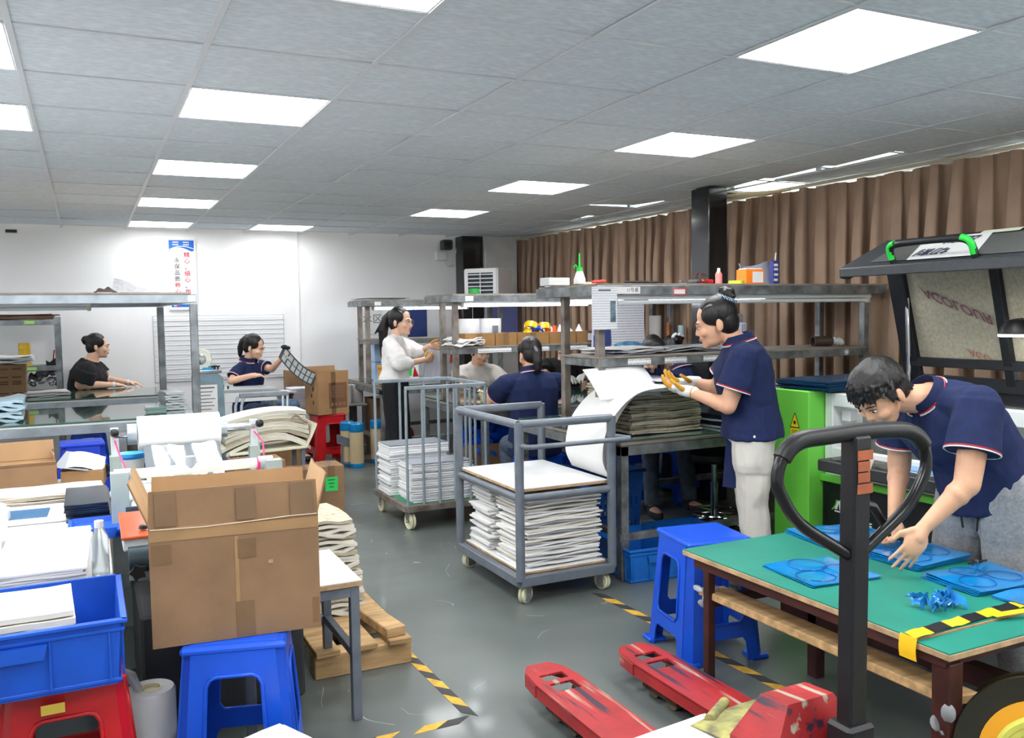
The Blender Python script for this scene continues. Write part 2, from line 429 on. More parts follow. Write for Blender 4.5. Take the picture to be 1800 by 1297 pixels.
# one tile of the last row hangs loose by the pillar
t = MB().box((0, 0, 0), (.3, .62, .014), .003).obj('ceiling_tile', mat('bare_tile_back', (206, 184, 140), .9), ceil, loc=(4.68, 5.42, -.05), rot=(.07, -.2, .1))
panelm = mat('lit_panel', (255, 255, 255), .4, emit=PANEL)
p_frame = MB().plate([(-.297, -.297), (.297, -.297), (.297, .297), (-.297, .297)], [[(-.282, -.282), (.282, -.282), (.282, .282), (-.282, .282)]], .012).mesh('frame', white)
p_diff = MB().box((0, 0, .006), (.566, .566, .004)).mesh('diffuser', panelm)
p_diff2 = MB().box((0, 0, .006), (.566, .566, .004)).mesh('diffuser', mat('lit_panel_dim', (255, 255, 255), .4, emit=PANEL*.5))
names = {(-1, 0): 'square ceiling light panel cut by the left edge, nearer of two there', (-1, 2): 'square ceiling light panel cut by the left edge, farther of two there',
 (1, -2): 'ceiling light panel cut by the top edge, left of centre', (1, 1): 'nearest whole ceiling light panel of the left row', (1, 4): 'second ceiling light panel along the left row',
 (1, 7): 'third ceiling light panel along the left row', (1, 10): 'farthest ceiling light panel of the left row above the wall poster', (3, 10): 'small ceiling light panel by the back wall right of the poster',
 (4, -2): 'largest ceiling light panel, top right of the picture', (5, 1): 'ceiling light panel behind the largest one, left of the dark pillar', (5, 4): 'second farthest ceiling light panel of the right row',
 (5, 7): 'farthest ceiling light panel of the right row'}
for (i, j) in sorted(LIGHTS):
    t = thing('ceiling_light', names.get((i, j), 'unseen square ceiling light panel added beyond the left edge or behind the viewer'), 'ceiling light', ((GX[i+6]+GX[i+7])/2, (GY[j+8]+GY[j+9])/2, CEIL-.002), 0, 'square ceiling light panels')
    link('frame', p_frame, t); link('diffuser', p_diff2 if j == 10 else p_diff, t)
# curtains on the right wall
XC = 4.92
curtm = mat('brown_curtain_cloth', (172, 144, 122), .85, 0, (5, .08), (260, .08), sheen=.2)
rail = struct('trim_1', MB().beam((XC+.02, .4, 2.425), (XC+.02, YB, 2.425), .03, .025), mat('curtain_rail', (196, 190, 170), .5))
edges = [9.93, 8.62, 8.6, 7.55, 6.45, 5.38, 4.3, 3.25, 2.25]
cl = ['brown pleated curtain in the far corner beside the white column', None, 'brown pleated curtain right of the thin bright gap', 'brown pleated curtain above the middle bench, two left of the pillar', 'brown pleated curtain just left of the dark pillar',
      'brown pleated curtain just right of the dark pillar', 'brown pleated curtain in the middle of the right stretch', 'brown pleated curtain behind the raised laser lid', 'brown pleated curtain cut by the right edge']
for k in range(len(edges)-1):
    if k == 1: continue
    a, b = edges[k], edges[k+1]; W = a-b
    ph = [R.uniform(0, 6.28) for _ in range(4)]; fr = [R.uniform(.8, 1.25) for _ in range(4)]
    def fn(u, v, a=a, W=W, ph=ph, fr=fr):
        y = a+.006-u*(W+.012); z = 2.4-v*2.15
        g = .35+.65*min(1, v*3+.0)
        q = u*W
        t_ = 2*PI*q/(.15+.012*fr[0])+ph[0]+.9*math.sin(q*6+ph[1])+.35*v*math.sin(q*4+ph[2])
        A = (.03+.05*min(1, v*5))*(.72+.28*math.sin(q*9+ph[3]))
        x = A*math.sin(t_)+.012*math.sin(q*5+v*2+ph[2])+.006*math.exp(-v*12)*math.sin(2*PI*q/.045)
        e_ = min(1, 9*u, 9*(1-u)); return (XC-.01+x*(.35+.65*e_), y+(.012+.02*min(1, v*5))*math.sin(2*t_+.5)*e_, z+.006*math.sin(q*23))
    t = MB().sheet(fn, 210, 14, (.004, 0, 0)).obj('curtain', curtm, None, 80); t.location.x = .006*(k % 2)
    tag(t, cl[k], 'curtain', 'brown curtains along the right wall')
# pillars
pilm = mat('polished_black_stone', (36, 38, 42), .16, 0, (4, .3), (3, .06), .3)
struct('trim_2', MB().ab((4.33, 5.44, 0), (4.51, 5.66, CEIL), .006), pilm)
struct('trim_3', MB().ab((4.14, 9.87, 0), (4.41, YB, CEIL), .006), pilm)
struct('trim_4', MB().ab((4.415, 9.81, 0), (4.84, YB, CEIL), .004), mat('stained_white_plaster', (222, 222, 220), .8, 0, (3, .12), (8, .08)))
# ---------------------------------------------------------------- steel workbenches with overhead shelf
label_m = pattern_mat('shelf_label', 'lines', (226, 228, 228), (150, 152, 156), (60, 60, 40))
plym = mat('grey_shelf_board', (150, 140, 128), .7, 0, (8, .2))
def workbench(name, label, X0, X1, Y0, Y1, posts, over, ztop=.79, zmid=1.245, zover=1.655, mid=None, labels=(), st=darksteel, glass=tableglass, group=None, stretcher=True):
    t = thing(name, label, 'workbench', ((X0+X1)/2, (Y0+Y1)/2, 0), 0, group)
    cx, cy = (X0+X1)/2, (Y0+Y1)/2
    m = lambda: MB()
    L = lambda x, y, z: (x-cx, y-cy, z)
    zf = ztop-.03
    fr = m()
    for y in (Y0+.025, Y1-.025): fr.beam(L(X0, y, zf-.03), L(X1, y, zf-.03), .05, .055)
    for x in (X0+.025, X1-.025): fr.beam(L(x, Y0, zf-.031), L(x, Y1, zf-.031), .05, .055)
    fr.obj('table_frame', st, t)
    m().box(L(cx, cy, zf+.009), (X1-X0, Y1-Y0, .018), .002).obj('table_board', plym, t)
    m().box(L(cx, cy, ztop-.006), (X1-X0-.01, Y1-Y0-.01, .011), .002).obj('glass_top', glass, t)
    nx = max(2, int((X1-X0)/1.1)+1)
    for x in [X0+.03+(X1-X0-.06)*i/(nx-1) for i in range(nx)]:
        for y in (Y0+.03, Y1-.03): m().beam(L(x, y, 0), L(x, y, zf-.03), .05, .05, .004).obj('leg', st, t)
    if stretcher:
        for y in (Y0+.03, Y1-.03): m().beam(L(X0, y, .24), L(X1, y, .24), .035, .04).obj('stretcher', st, t)
        for x in (X0+.03, X1-.03): m().beam(L(x, Y0, .25), L(x, Y1, .25), .035, .04).obj('stretcher', st, t)
    if posts:
        oy0, oy1, ox1 = over
        for x in (X0+.03, ox1-.1):
            for y in posts: m().beam(L(x, y, ztop), L(x, y, zover-.06), .045, .045, .003).obj('post', rustysteel if x < X0+.1 else st, t)
        of = m()
        for y in (oy0, oy1): of.beam(L(X0-.04, y, zover-.035), L(ox1, y, zover-.035), .045, .055)
        for x in (X0-.02, ox1-.03): of.beam(L(x, oy0, zover-.036), L(x, oy1, zover-.036), .045, .055)
        of.obj('overhead_frame', st, t)
        m().box(L((X0+ox1)/2, (oy0+oy1)/2, zover-.002), (ox1-X0+.04, oy1-oy0+.04, .011), .001).obj('overhead_board', plym, t)
        my0, my1 = mid or posts
        sf = m()
        for y in (my0-.01, my1+.01): sf.beam(L(X0+.01, y, zmid-.032), L(ox1-.1, y, zmid-.032), .035, .05)
        for x in (X0+.03, ox1-.1): sf.beam(L(x, my0, zmid-.033), L(x, my1, zmid-.033), .035, .05)
        sf.obj('shelf_frame', st, t)
        m().box(L((X0+ox1-.1)/2, (my0+my1)/2, zmid-.003), (ox1-X0-.1, my1-my0+.06, .01)).obj('shelf_board', plym, t)
        for x, w_ in labels:
            m().box(L(x, my0-.031, zmid-.033), (w_, .003, .036)).obj('label', label_m, t)
        for x, w_ in ((X0+.12, .07),):
            m().box(L(x, oy0-.025, zover-.035), (w_, .003, .04)).obj('label', paper, t)
    return t
G_B = 'grey steel workbenches with overhead shelves'
b3 = workbench('workbench', 'nearest steel workbench with overhead shelf, where the gloved woman stands', 2.62, 4.8, 4.05, 5.33, (4.31, 4.71), (4.24, 4.94, 4.84), mid=(4.31, 4.71), zmid=1.24, labels=((2.9, .16), (3.16, .16), (3.45, .17), (4.55, .03)), group=G_B)
b2 = workbench('workbench', 'middle steel workbench holding the row of brown bin boxes', 2.62, 4.8, 5.92, 7.25, (6.5, 6.77), (6.44, 7.0, 4.84), zmid=1.235, labels=((2.98, .3), (3.35, .26), (3.75, .2), (4.1, .2)), group=G_B)
b1 = workbench('workbench', 'farthest steel workbench with overhead shelf, behind the woman in the white blouse', 2.62, 4.3, 8.42, 9.68, (8.92, 9.2), (8.86, 9.4, 4.28), zmid=1.25, group=G_B)
def bench_lettering(o, body, x, y, z, size):
    text(body, size, ink, o, (x-o.location.x, y-o.location.y-.029, z), (1, 0, 0), (0, 0, 1))
# strip lights hung under the overhead shelves
def batten(label, x0, x1, y, z, lit, cap=True):
    t = thing('strip_light', label, 'strip light', ((x0+x1)/2, y, z), 0, 'strip lights under the overhead shelves')
    h = (x1-x0)/2
    MB().box((0, 0, .018), (2*h, .05, .03), .004).obj('housing', white, t)
    MB().cyl((-h+.03, 0, -.012), (h-.03, 0, -.012), .012, n=12).obj('tube', tubelight if lit else mat('unlit_tube', (226, 232, 236), .3), t)
    for s in (-1, 1): MB().box((s*(h-.015), 0, -.008), (.028, .035, .045), .006).obj('lamp_holder', mat('beige_plastic', (206, 202, 178), .5), t)
    return t
batten('long unlit strip light along the front of the nearest bench shelf', 2.72, 4.75, 4.28, 1.565, False)
batten('lit strip light at the back of the nearest bench shelf, left part', 2.75, 3.2, 4.88, 1.575, True)
batten('lit strip light at the back of the nearest bench shelf, right part', 3.35, 4.4, 4.88, 1.575, True)
batten('lit strip light under the overhead shelf of the middle bench', 2.7, 3.9, 6.5, 1.58, True)
batten('lit strip light under the overhead shelf of the farthest bench', 2.7, 3.8, 8.92, 1.58, True)

# ---------------------------------------------------------------- paper stacks
def stack(name, label, cat, loc, w_, d, h, n, m, rz=0, jit=.006, group=None, wob=.004, variants=3, cols=None, lean=(0, 0), part='sheet', jr=.012):
    t = thing(name, label, cat, loc, rz, group)
    th = h/n; ms = []
    for k in range(variants):
        ph = R.uniform(0, 6); q = R.uniform(.6, 1.4)
        f = lambda u, v, ph=ph, q=q: ((u-.5)*w_, (v-.5)*d, wob*math.sin(u*5*q+ph)*math.sin(v*4+ph*2)+wob*.8*math.cos(u*9+ph))
        ms.append(MB().sheet(f, 5, 4, th*R.uniform(.72, .9)).mesh('sheet', m, 30))
    if cols:
        for x in ms[1:]:
            x.materials[0] = R.choice(cols)
    for i in range(n):
        link(part, ms[i % variants], t, (R.gauss(0, jit)+lean[0]*i/n, R.gauss(0, jit)+lean[1]*i/n, i*th+wob*.8), (0, 0, R.gauss(0, jr)))
    return t

# ---------------------------------------------------------------- trolleys
wheelm = mat('cream_wheel', (222, 220, 186), .5, 0, (9, .08))
zinc = mat('zinc_plate', (170, 172, 170), .35, .8)
def caster(parent, x, y, z, r=.042, a=.4):
    e = MB().box((x, y, z-.004), (.07, .06, .008), .001)
    ca, sa = math.cos(a), math.sin(a)
    for s in (-1, 1): e.box((x-sa*s*.024+ca*.012, y+ca*s*.024+sa*.012, z-.045), (.045, .004, .08), .001, (0, 0, a))
    f = e.obj('caster_fork', zinc, parent)
    c = V((x+ca*.016, y+sa*.016, r)); ax = V((-sa, ca, 0))
    for s in (-1, 1):
        MB().lathe([(.006, -.009), (r*.55, -.009), (r*.6, -.006), (r-.006, -.0085), (r, -.004), (r, .004), (r-.006, .0085), (r*.6, .006), (r*.55, .009), (.006, .009)], 22, c+ax*s*.0105, ax).obj('wheel', wheelm, f)
    MB().cyl(c-ax*.032, c+ax*.032, .006, n=8).obj('axle_bolt', zinc, f)
# front trolley: thick tube frame, white board shelf, white board base
X0, X1, Y0, Y1 = 1.95, 2.5, 3.96, 4.76
tr = thing('paper_trolley', 'grey tube-framed trolley on casters with a white shelf, in the aisle', 'trolley', ((X0+X1)/2, (Y0+Y1)/2, 0), 0)
cx, cy = (X0+X1)/2, (Y0+Y1)/2
hx, hy = (X1-X0)/2, (Y1-Y0)/2
for sx, sy in ((-1, -1), (1, -1), (-1, 1), (1, 1)):
    MB().cyl((sx*hx, sy*hy, .13), (sx*hx, sy*hy, .945), .024, n=20).obj('post', greypaint, tr)
TOP = .935
MB().cyl((-hx, -hy, TOP), (-hx, hy, TOP), .022, n=18).obj('top_rail', greypaint, tr)
MB().cyl((-hx, hy, TOP), (hx, hy, TOP), .022, n=18).obj('top_rail', greypaint, tr)
MB().cyl((-hx, -hy, TOP), (hx, -hy, TOP), .022, n=18).obj('top_rail', greypaint, tr)
for p, q in (((-hx, -hy), (-hx, hy)), ((-hx, hy), (hx, hy)), ((hx, hy), (hx, -hy)), ((hx, -hy), (-hx, -hy))):
    MB().cyl((*p, .555), (*q, .555), .02, n=16).obj('shelf_rail', greypaint, tr)
    MB().beam((*p, .125), (*q, .125), .045, .05, .003).obj('base_rail', greypaint, tr)
MB().path([(-hx+.005, -hy, .83), (-hx+.005, -hy-.075, .83), (-hx+.03, -hy-.09, .83), (hx+.06, -hy-.09, .83), (hx+.075, -hy-.075, .83), (hx, -hy+.0, .84)], .0125, 12).obj('push_handle', greypaint, tr)
sh = MB().box((0, 0, .588), (2*hx-.01, 2*hy-.05, .014), .002).obj('shelf_board', woodedge, tr)
MB().box((0, 0, .5975), (2*hx-.012, 2*hy-.052, .004), .001).obj('white_face', white, sh)
bs = MB().box((0, 0, .156), (2*hx-.05, 2*hy-.05, .012), .002).obj('base_board', woodedge, tr)
MB().box((0, 0, .164), (2*hx-.052, 2*hy-.052, .004), .001).obj('white_face', white, bs)
for sx, sy, a in ((-1, -1, .5), (1, -1, 1.9), (-1, 1, .2), (1, 1, 1.2)): caster(tr, sx*(hx-.03), sy*(hy-.03), .1, .046, a)
stack('paper_stack', 'front pile of white paper bundles on the base of the tube trolley', 'paper stack', (cx+.005, Y0+.22, .167), .45, .32, .345, 32, paper, .01, .011, 'paper piles on the tube trolley', .0032, 5, [paper, paper2, paper])
stack('paper_stack', 'rear-left pile of white paper bundles on the base of the tube trolley', 'paper stack', (cx-.02, Y1-.19, .167), .42, .28, .37, 34, paper, -.02, .015, 'paper piles on the tube trolley', .0034, 5, [paper, paper2, paper], lean=(.03, 0))
# cage trolley further down the aisle
X0, X1, Y0, Y1 = 1.95, 2.55, 5.72, 6.44
tr2 = thing('cage_trolley', 'grey barred cage trolley carrying white panels, behind the tube trolley', 'trolley', ((X0+X1)/2, (Y0+Y1)/2, 0), 0)
cx, cy = (X0+X1)/2, (Y0+Y1)/2; hx, hy = (X1-X0)/2, (Y1-Y0)/2
cagem = mat('pale_grey_paint', (150, 162, 170), .42, .15, (12, .12))
for p, q in (((-hx, -hy), (hx, -hy)), ((hx, -hy), (hx, hy)), ((hx, hy), (-hx, hy))):
    MB().beam((*p, .995), (*q, .995), .026, .026, .003).obj('top_rail', cagem, tr2)
for p, q in (((-hx, -hy), (hx, -hy)), ((hx, -hy), (hx, hy)), ((hx, hy), (-hx, hy)), ((-hx, hy), (-hx, -hy))):
    MB().beam((*p, .155), (*q, .155), .04, .045, .003).obj('base_rail', rustysteel, tr2)
bar = MB().cyl((0, 0, .16), (0, 0, .985), .0105, n=10).mesh('bar', cagem)
for i in range(6): link('bar', bar, tr2, (-hx+.005+2*hx*i/5.03, -hy, 0))
for i in range(4): link('bar', bar, tr2, (-hx+.005+2*hx*i/3.03, hy, 0))
for i in range(1, 4): link('bar', bar, tr2, (hx, -hy+2*hy*i/4, 0))
MB().box((0, 0, .172), (2*hx-.03, 2*hy-.03, .014)).obj('base_board', woodedge, tr2)
MB().box((0, 0, .181), (2*hx-.03, 2*hy-.03, .003)).obj('green_mat', mat('green_mat', (52, 132, 100), .6), tr2)
for sx, sy, a in ((-1, -1, 1.7), (1, -1, .9), (-1, 1, 1.6), (1, 1, .7)): caster(tr2, sx*(hx-.04), sy*(hy-.04), .135, .06, a)
sheetm = mat('white_panel', (236, 238, 240), .35)
greytop = mat('grey_film_face', (150, 156, 166), .25)
for (x, y, h, n, lb, lean) in ((cx-.02, Y0+.17, .27, 17, 'front stack of white panels with a grey top in the cage trolley', (.0, 0)), (cx-.07, Y1-.2, .36, 22, 'rear stack of white panels with a grey top in the cage trolley', (.0, 0))):
    s = stack('panel_stack', lb, 'panel stack', (x, y, .183), .46, .28, h, n, sheetm, 0, .008, 'white panels in the cage trolley', .0012, 3, part='panel', lean=lean)
    MB().box((0, 0, h+.003), (.45, .27, .002)).obj('panel', greytop, s)
# ---------------------------------------------------------------- plastic stools, crates, cartons
def make_stool(name, label, m, loc, rz=0, h=.48, group=None, b0=.185, b1=.14):
    t = thing(name, label, 'stool', loc, rz, group)
    MB().box((0, 0, h-.013), (2*b1+.012, 2*b1+.012, .026), .009).box((0, 0, h+.0), (2*b1-.04, 2*b1-.04, .004), .001).obj('seat', m, t)
    # one side in its own slanted plane
    H = h-.02; c = .05
    def W(z): return b0+(b1-b0)*z/H
    ch = .032
    def side():
        o = [(-(W(0)-ch), 0), (-(W(0)-ch-c), 0), (-(W(.08)-ch-c), .08), (-(W(.1)-ch-c-.012), .1), (W(.1)-ch-c-.012, .1), (W(.08)-ch-c, .08), (W(0)-ch-c, 0), (W(0)-ch, 0), (W(H)-ch+.006, H), (-(W(H)-ch+.006), H)]
        a, b = .165, H-.072
        r = .03
        wa, wb = W(a)-ch-c-.002, W(b)-ch-c+.008
        hole = [(-wa+r*.6, a), (wa-r*.6, a), (wa, a+r*.8), (wb, b-r), (wb-r*.4, b-r*.25), (wb-r, b), (-wb+r, b), (-wb+r*.4, b-r*.25), (-wb, b-r), (-wa, a+r*.8)]
        return o, hole
    out, hole = side()
    sl = math.atan2(b0-b1, H)
    for k in range(4):
        a = k*PI/2; ca, sa = math.cos(a), math.sin(a)
        ux = V((ca, sa, 0)); n = V((sa, -ca, 0))                     # n = outward
        uy = V((-n.x*math.tan(sl), -n.y*math.tan(sl), 1))
        s_ = MB().plate(out, [hole], .006, n*b0-n*.004, ux, uy)
        # raised lip round the opening
        pts = [n*(b0+.003)+ux*x+uy*y for x, y in hole]
        s_.path(pts, .0065, 8, True)
        s_.obj('side_panel', m, t, 50)
        # corner leg: chamfered strip with a flared foot
        d = (ux+n).normalized()
        q0 = n*b0+ux*(W(0)-ch); q1 = n*(W(0)-ch)+ux*b0
        e0 = n*b1+ux*(W(H)-ch)+V((0, 0, H)); e1 = n*(W(H)-ch)+ux*b1+V((0, 0, H))
        i_ = d*-.008
        MB().add([q0, q1, e1, e0, q0+i_, q1+i_, e1+i_, e0+i_], [(0, 1, 2, 3), (7, 6, 5, 4), (0, 4, 5, 1), (1, 5, 6, 2), (2, 6, 7, 3), (3, 7, 4, 0)]).box((n+ux)*(b0-.028)+V((0, 0, .009)), (.085, .085, .018), .005, (0, 0, a)).obj('leg', m, t)
    return t
def crate(name, label, loc, w_, d, h, rz=0, m=bluecrate, cat='crate', group=None, taper=.012, ribs=4):
    t = thing(name, label, cat, loc, rz, group)
    th = .006; x, y = w_/2, d/2
    b = MB().box((0, 0, .005), (w_-2*taper, d-2*taper, .01), .002)
    for sx, sy, L_ in ((0, -1, w_), (0, 1, w_), (-1, 0, d), (1, 0, d)):
        if sx == 0: v = [(-x+taper, sy*(y-taper), 0), (x-taper, sy*(y-taper), 0), (x, sy*y, h), (-x, sy*y, h)]; n = V((0, -sy*th, 0))
        else: v = [(sx*(x-taper), -y+taper, 0), (sx*(x-taper), y-taper, 0), (sx*x, y, h), (sx*x, -y, h)]; n = V((-sx*th, 0, 0))
        v = [V(p) for p in v]; v += [p+n for p in v]
        b.add(v, [(0, 1, 2, 3), (7, 6, 5, 4), (0, 4, 5, 1), (1, 5, 6, 2), (2, 6, 7, 3), (3, 7, 4, 0)])
    b.obj('body', m, t)
    r = MB()
    for z, e in ((h-.006, .012), (h-.03, .006), (.012, .004)):
        for sx, sy in ((0, -1), (0, 1), (-1, 0), (1, 0)):
            k = taper*(1-z/h)
            if sx == 0: r.box((0, sy*(y-k+e/2-.002), z), (w_+2*e-2*k, e+.003, .011), .002)
            else: r.box((sx*(x-k+e/2-.002), 0, z), (e+.003, d+2*e-2*k, .011), .002)
    r.obj('rim', m, t)
    rb = MB().box((0, 0, h*.45), (.006, .007, h*.78), .001).mesh('rib', m)
    for sy in (-1, 1):
        for i in range(ribs):
            u = -x*.86+2*x*.86*i/(ribs-1); link('rib', rb, t, (u, sy*(y-taper*.45+.003), 0))
    for sx in (-1, 1):
        for i in range(ribs-1): u = -y*.8+2*y*.8*i/(ribs-2); link('rib', rb, t, (sx*(x-taper*.45+.003), u, 0), (0, 0, PI/2))
    MB().plate([(-.06, -.02), (.06, -.02), (.07, .02), (-.07, .02)], [], .012, (0, -y+.0, h*.68), (1, 0, 0), (0, 0, 1)).obj('handle_panel', m, t)
    return t
def carton(name, label, loc, w_, d, h, rz=0, flaps=None, m=cardboard, group=None, tape=True, closed=False, fl=.11, cat='carton'):
    """flaps: dict side->(angle outwards from vertical, length)"""
    t = thing(name, label, cat, loc, rz, group); th = .005; x, y = w_/2, d/2
    if closed:
        MB().box((0, 0, h/2), (w_, d, h), .004).obj('body', m, t)
        if tape: MB().box((0, 0, h+.0006), (.05, d+.002, .001)).box((0, -y-.0006, h-.04), (.05, .001, .08)).obj('tape_strip', cardtape, t)
        return t
    b = MB().ab((-x, -y, 0), (x, y, th), .001)
    b.ab((-x, -y, th), (x, -y+th, h), .001).ab((-x, y-th, th), (x, y, h), .001).ab((-x, -y+th, th), (-x+th, y-th, h), .001).ab((x-th, -y+th, th), (x, y-th, h), .001)
    b.obj('body', m, t)
    MB().ab((-x+th, y-th-.001, .01), (x-th, y-th, h-.002)).ab((-x+th, -y+th, .01), (-x+th+.001, y-th, h-.002)).ab((x-th-.001, -y+th, .01), (x-th, y-th, h-.002)).ab((-x+th, -y+th, .01), (x-th, -y+th+.001, h-.002)).obj('inner_face', cardinner, t)
    for sd, (ang, l) in (flaps or {}).items():
        n, u, hw, o = {'f': (V((0, -1, 0)), V((1, 0, 0)), x, y), 'b': (V((0, 1, 0)), V((-1, 0, 0)), x, y), 'l': (V((-1, 0, 0)), V((0, -1, 0)), y, x), 'r': (V((1, 0, 0)), V((0, 1, 0)), y, x)}[sd]
        up = V((0, 0, 1))*math.cos(ang)+n*math.sin(ang)
        P = n*(o-th*.5)+V((0, 0, h))
        k = .004
        fo = lambda q, w2, P=P, up=up, u=u, hw=hw, l=l, n=n: P+u*(q*2-1)*(hw-k*w2)+up*l*w2+(n*.004*math.sin(q*7)*w2)
        mb = MB(); mb.sheet(fo, 8, 2, u.cross(up)*-.004)
        f = mb.obj('flap', m, t)
        mi = MB(); mi.sheet(lambda q, w2: fo(q, w2*.985+.006)+u.cross(up)*-.0045, 8, 2, u.cross(up)*-.0006); mi.obj('inner_face', cardinner, f)
    if tape: MB().box((0, -y-.0006, h*.5), (.05, .001, h)).obj('tape_strip', cardtape, t)
    return t

# ---- foreground left
BS = 'blue plastic stools'
s0 = make_stool('plastic_stool', 'blue plastic stool under the big open cardboard box', blueplastic, (.4, 2.87, 0), -.25, .505, BS, .19, .15)
bx = carton('cardboard_box', 'big open brown cardboard box with raised flaps on the near blue stool', (.405, 2.94, .508), .5, .34, .365, -.09, {'f': (-.05, .112), 'b': (-.05, .1), 'l': (.36, .15), 'r': (.26, .13)}, tape=False)
lt = mat('light_seam_tape', (168, 132, 92), .3, 0, (6, .12), coat=.2)
MB().box((0, -.1708, .342), (.498, .0012, .034)).obj('tape_strip', lt, bx)
MB().box((.0, -.1706, .17), (.012, .0012, .3)).obj('seam_strip', lt, bx)
for x, z, w_, h_ in ((-.215, .285, .055, .06), (.03, .28, .055, .06), (.02, .06, .055, .11), (.235, .06, .02, .08)): MB().box((x, -.1707, z), (w_, .0014, h_)).obj('tape_patch', cardtape, bx)
for x, w_ in ((.03, .055), (.2, .07), (-.2, .06)): MB().box((x, -.1688, .42), (w_, .0014, .1), 0, (-.05, 0, 0)).obj('tape_patch', cardtape, bx)
MB().path([(-.245, -.1715, .362), (-.1, -.172, .359), (.05, -.172, .363), (.16, -.172, .368), (.245, -.1715, .368)], .0016, 5).obj('torn_edge', mat('torn_paper_edge', (214, 196, 170), .8), bx)
MB().box((.1, -.171, .23), (.014, .003, .01)).obj('torn_spot', cardinner, bx)
redst = make_stool('plastic_stool', 'red plastic stool under the blue crate at the left edge', redplastic, (-.1, 2.9, 0), .02, .468, 'red plastic stools', .2, .155)
MB().box((-.03, -.1985, .42), (.06, .002, .03), .001, (.1, 0, 0)).obj('worn_sticker', mat('yellow_sticker', (206, 176, 70), .6), redst)
cr = crate('plastic_crate', 'big blue plastic crate of white papers on the red stool, left edge', (-.2, 2.9, .47), .52, .47, .19, .0)
stack('paper_stack', 'white paper stack lying inside the big blue crate', 'paper stack', (-.24, 2.875, .482), .34, .29, .2, 10, paper2, .05, .006, None, .002)
# roll of clear film in its bag by the stool
t = thing('film_roll', 'white roll of clear film standing on the floor between red and blue stools', 'film roll', (.14, 3.03, .0))
MB().lathe([(.025, .004), (.07, 0), (.078, .006), (.078, .29), (.072, .3), (.038, .3), (.034, .296), (.034, .01)], 32).obj('roll', mat('milky_film', (222, 224, 226), .3, 0, (3, .08)), t)
MB().lathe([(.038, .29), (.038, .302), (.031, .302), (.031, .02)], 24).obj('core', mat('pale_core', (214, 208, 178), .7), t)
MB().path([(-.03, -.01, .29), (-.045, -.02, .33), (-.06, -.02, .36), (-.075, -.03, .385)], .014, 8, rr=[.012, .014, .02, .006]).obj('bag_end', clearfilm, t)
# small white-topped table
tb = thing('side_table', 'small white-topped table with grey steel legs behind the big cardboard box', 'table', (.66, 3.34, 0))
MB().box((0, 0, .517), (.43, .48, .02), .002).obj('table_edge', woodedge, tb); MB().box((0, 0, .5285), (.428, .478, .003)).obj('table_top', white, tb)
for sx in (-1, 1):
    for sy in (-1, 1): MB().beam((sx*.19, sy*.215, 0), (sx*.19, sy*.215, .506), .034, .034).obj('leg', greypaint, tb)
fr = MB()
for sy in (-1, 1): fr.beam((-.19, sy*.215, .486), (.19, sy*.215, .486), .03, .038)
for sx in (-1, 1): fr.beam((sx*.19, -.215, .486), (sx*.19, .215, .486), .03, .038)
fr.obj('apron', greypaint, tb)
MB().beam((.19, -.215, .25), (.19, .215, .25), .03, .03).obj('stretcher', greypaint, tb); MB().beam((-.19, 0.215, .251), (.19, 0.215, .251), .03, .03).obj('stretcher', greypaint, tb)
# pallet with a leaning paper stack
pl = thing('wooden_pallet', 'raw timber pallet under the paper stack behind the small table', 'pallet', (1.0, 3.98, 0))
for y in (-.4, 0, .4): MB().box((0, y, .05), (.42, .09, .1), .004).obj('block', palewood, pl)
for k, x in enumerate((-.16, .0, .15)): MB().box((x, .0, .113), (.1, .96, .024), .003).obj('board', palewood, pl)
MB().box((.12, -.27, .147), (.09, .36, .042), .004, (0, 0, .12)).obj('loose_block', palewood, pl)
stack('paper_stack', 'tall leaning stack of white paper on the timber pallet', 'paper stack', (.96, 4.12, .127), .3, .46, .44, 24, paper2, .02, .006, None, .01, 4, [paperedge, paper2], lean=(-.05, 0))
# sheets poking in at the bottom edge on a low box
lb = carton('cardboard_box', 'closed low carton under white sheets at the bottom edge', (.36, 2.42, .0), .34, .26, .28, .35, closed=True)
stack('paper_stack', 'white sheets with a sharp corner at the bottom edge before the blue stool', 'paper stack', (.38, 2.41, .283), .3, .22, .015, 4, paper, .42, .006)
# floor tape, yellow and black
tapeY = mat('yellow_floor_tape', (226, 178, 62), .6, 0, (25, .2)); tapeK = mat('black_floor_tape', (62, 62, 64), .6, 0, (25, .2))
def floor_tape(label, p, q, wdt=.045, step=.09):
    p, q = V((*p, 0)), V((*q, 0)); d = (q-p); L_ = d.length; d.normalize(); n = V((-d.y, d.x, 0)); t = thing('floor_tape', label, 'floor tape', p)
    k = int(L_/step); sk = d*.03
    me = {}
    for i in range(k):
        a, b = d*(i*step), d*((i+.97)*step); z = V((0, 0, .0012))
        if R.random() < .06: continue
        e = d*R.uniform(-.006, .006)
        MB().add([a+n*wdt/2+sk+z, a-n*wdt/2-sk+z+e, b-n*wdt/2-sk+z, b+n*wdt/2+sk+z+e, a+n*wdt/2+sk, a-n*wdt/2-sk, b-n*wdt/2-sk, b+n*wdt/2+sk], [(0, 1, 2, 3), (0, 4, 5, 1), (1, 5, 6, 2), (2, 6, 7, 3), (3, 7, 4, 0)]).obj('stripe', tapeY if i % 2 else tapeK, t)
floor_tape('yellow and black floor tape along the left side of the aisle', (1.235, 2.96), (1.21, 4.25))
floor_tape('yellow and black floor tape crossing the aisle foreground', (1.2, 2.93), (.55, 2.93))
floor_tape('yellow and black floor tape along the right side, from trolley to green table', (2.42, 2.45), (2.4, 4.0), .05, .1)

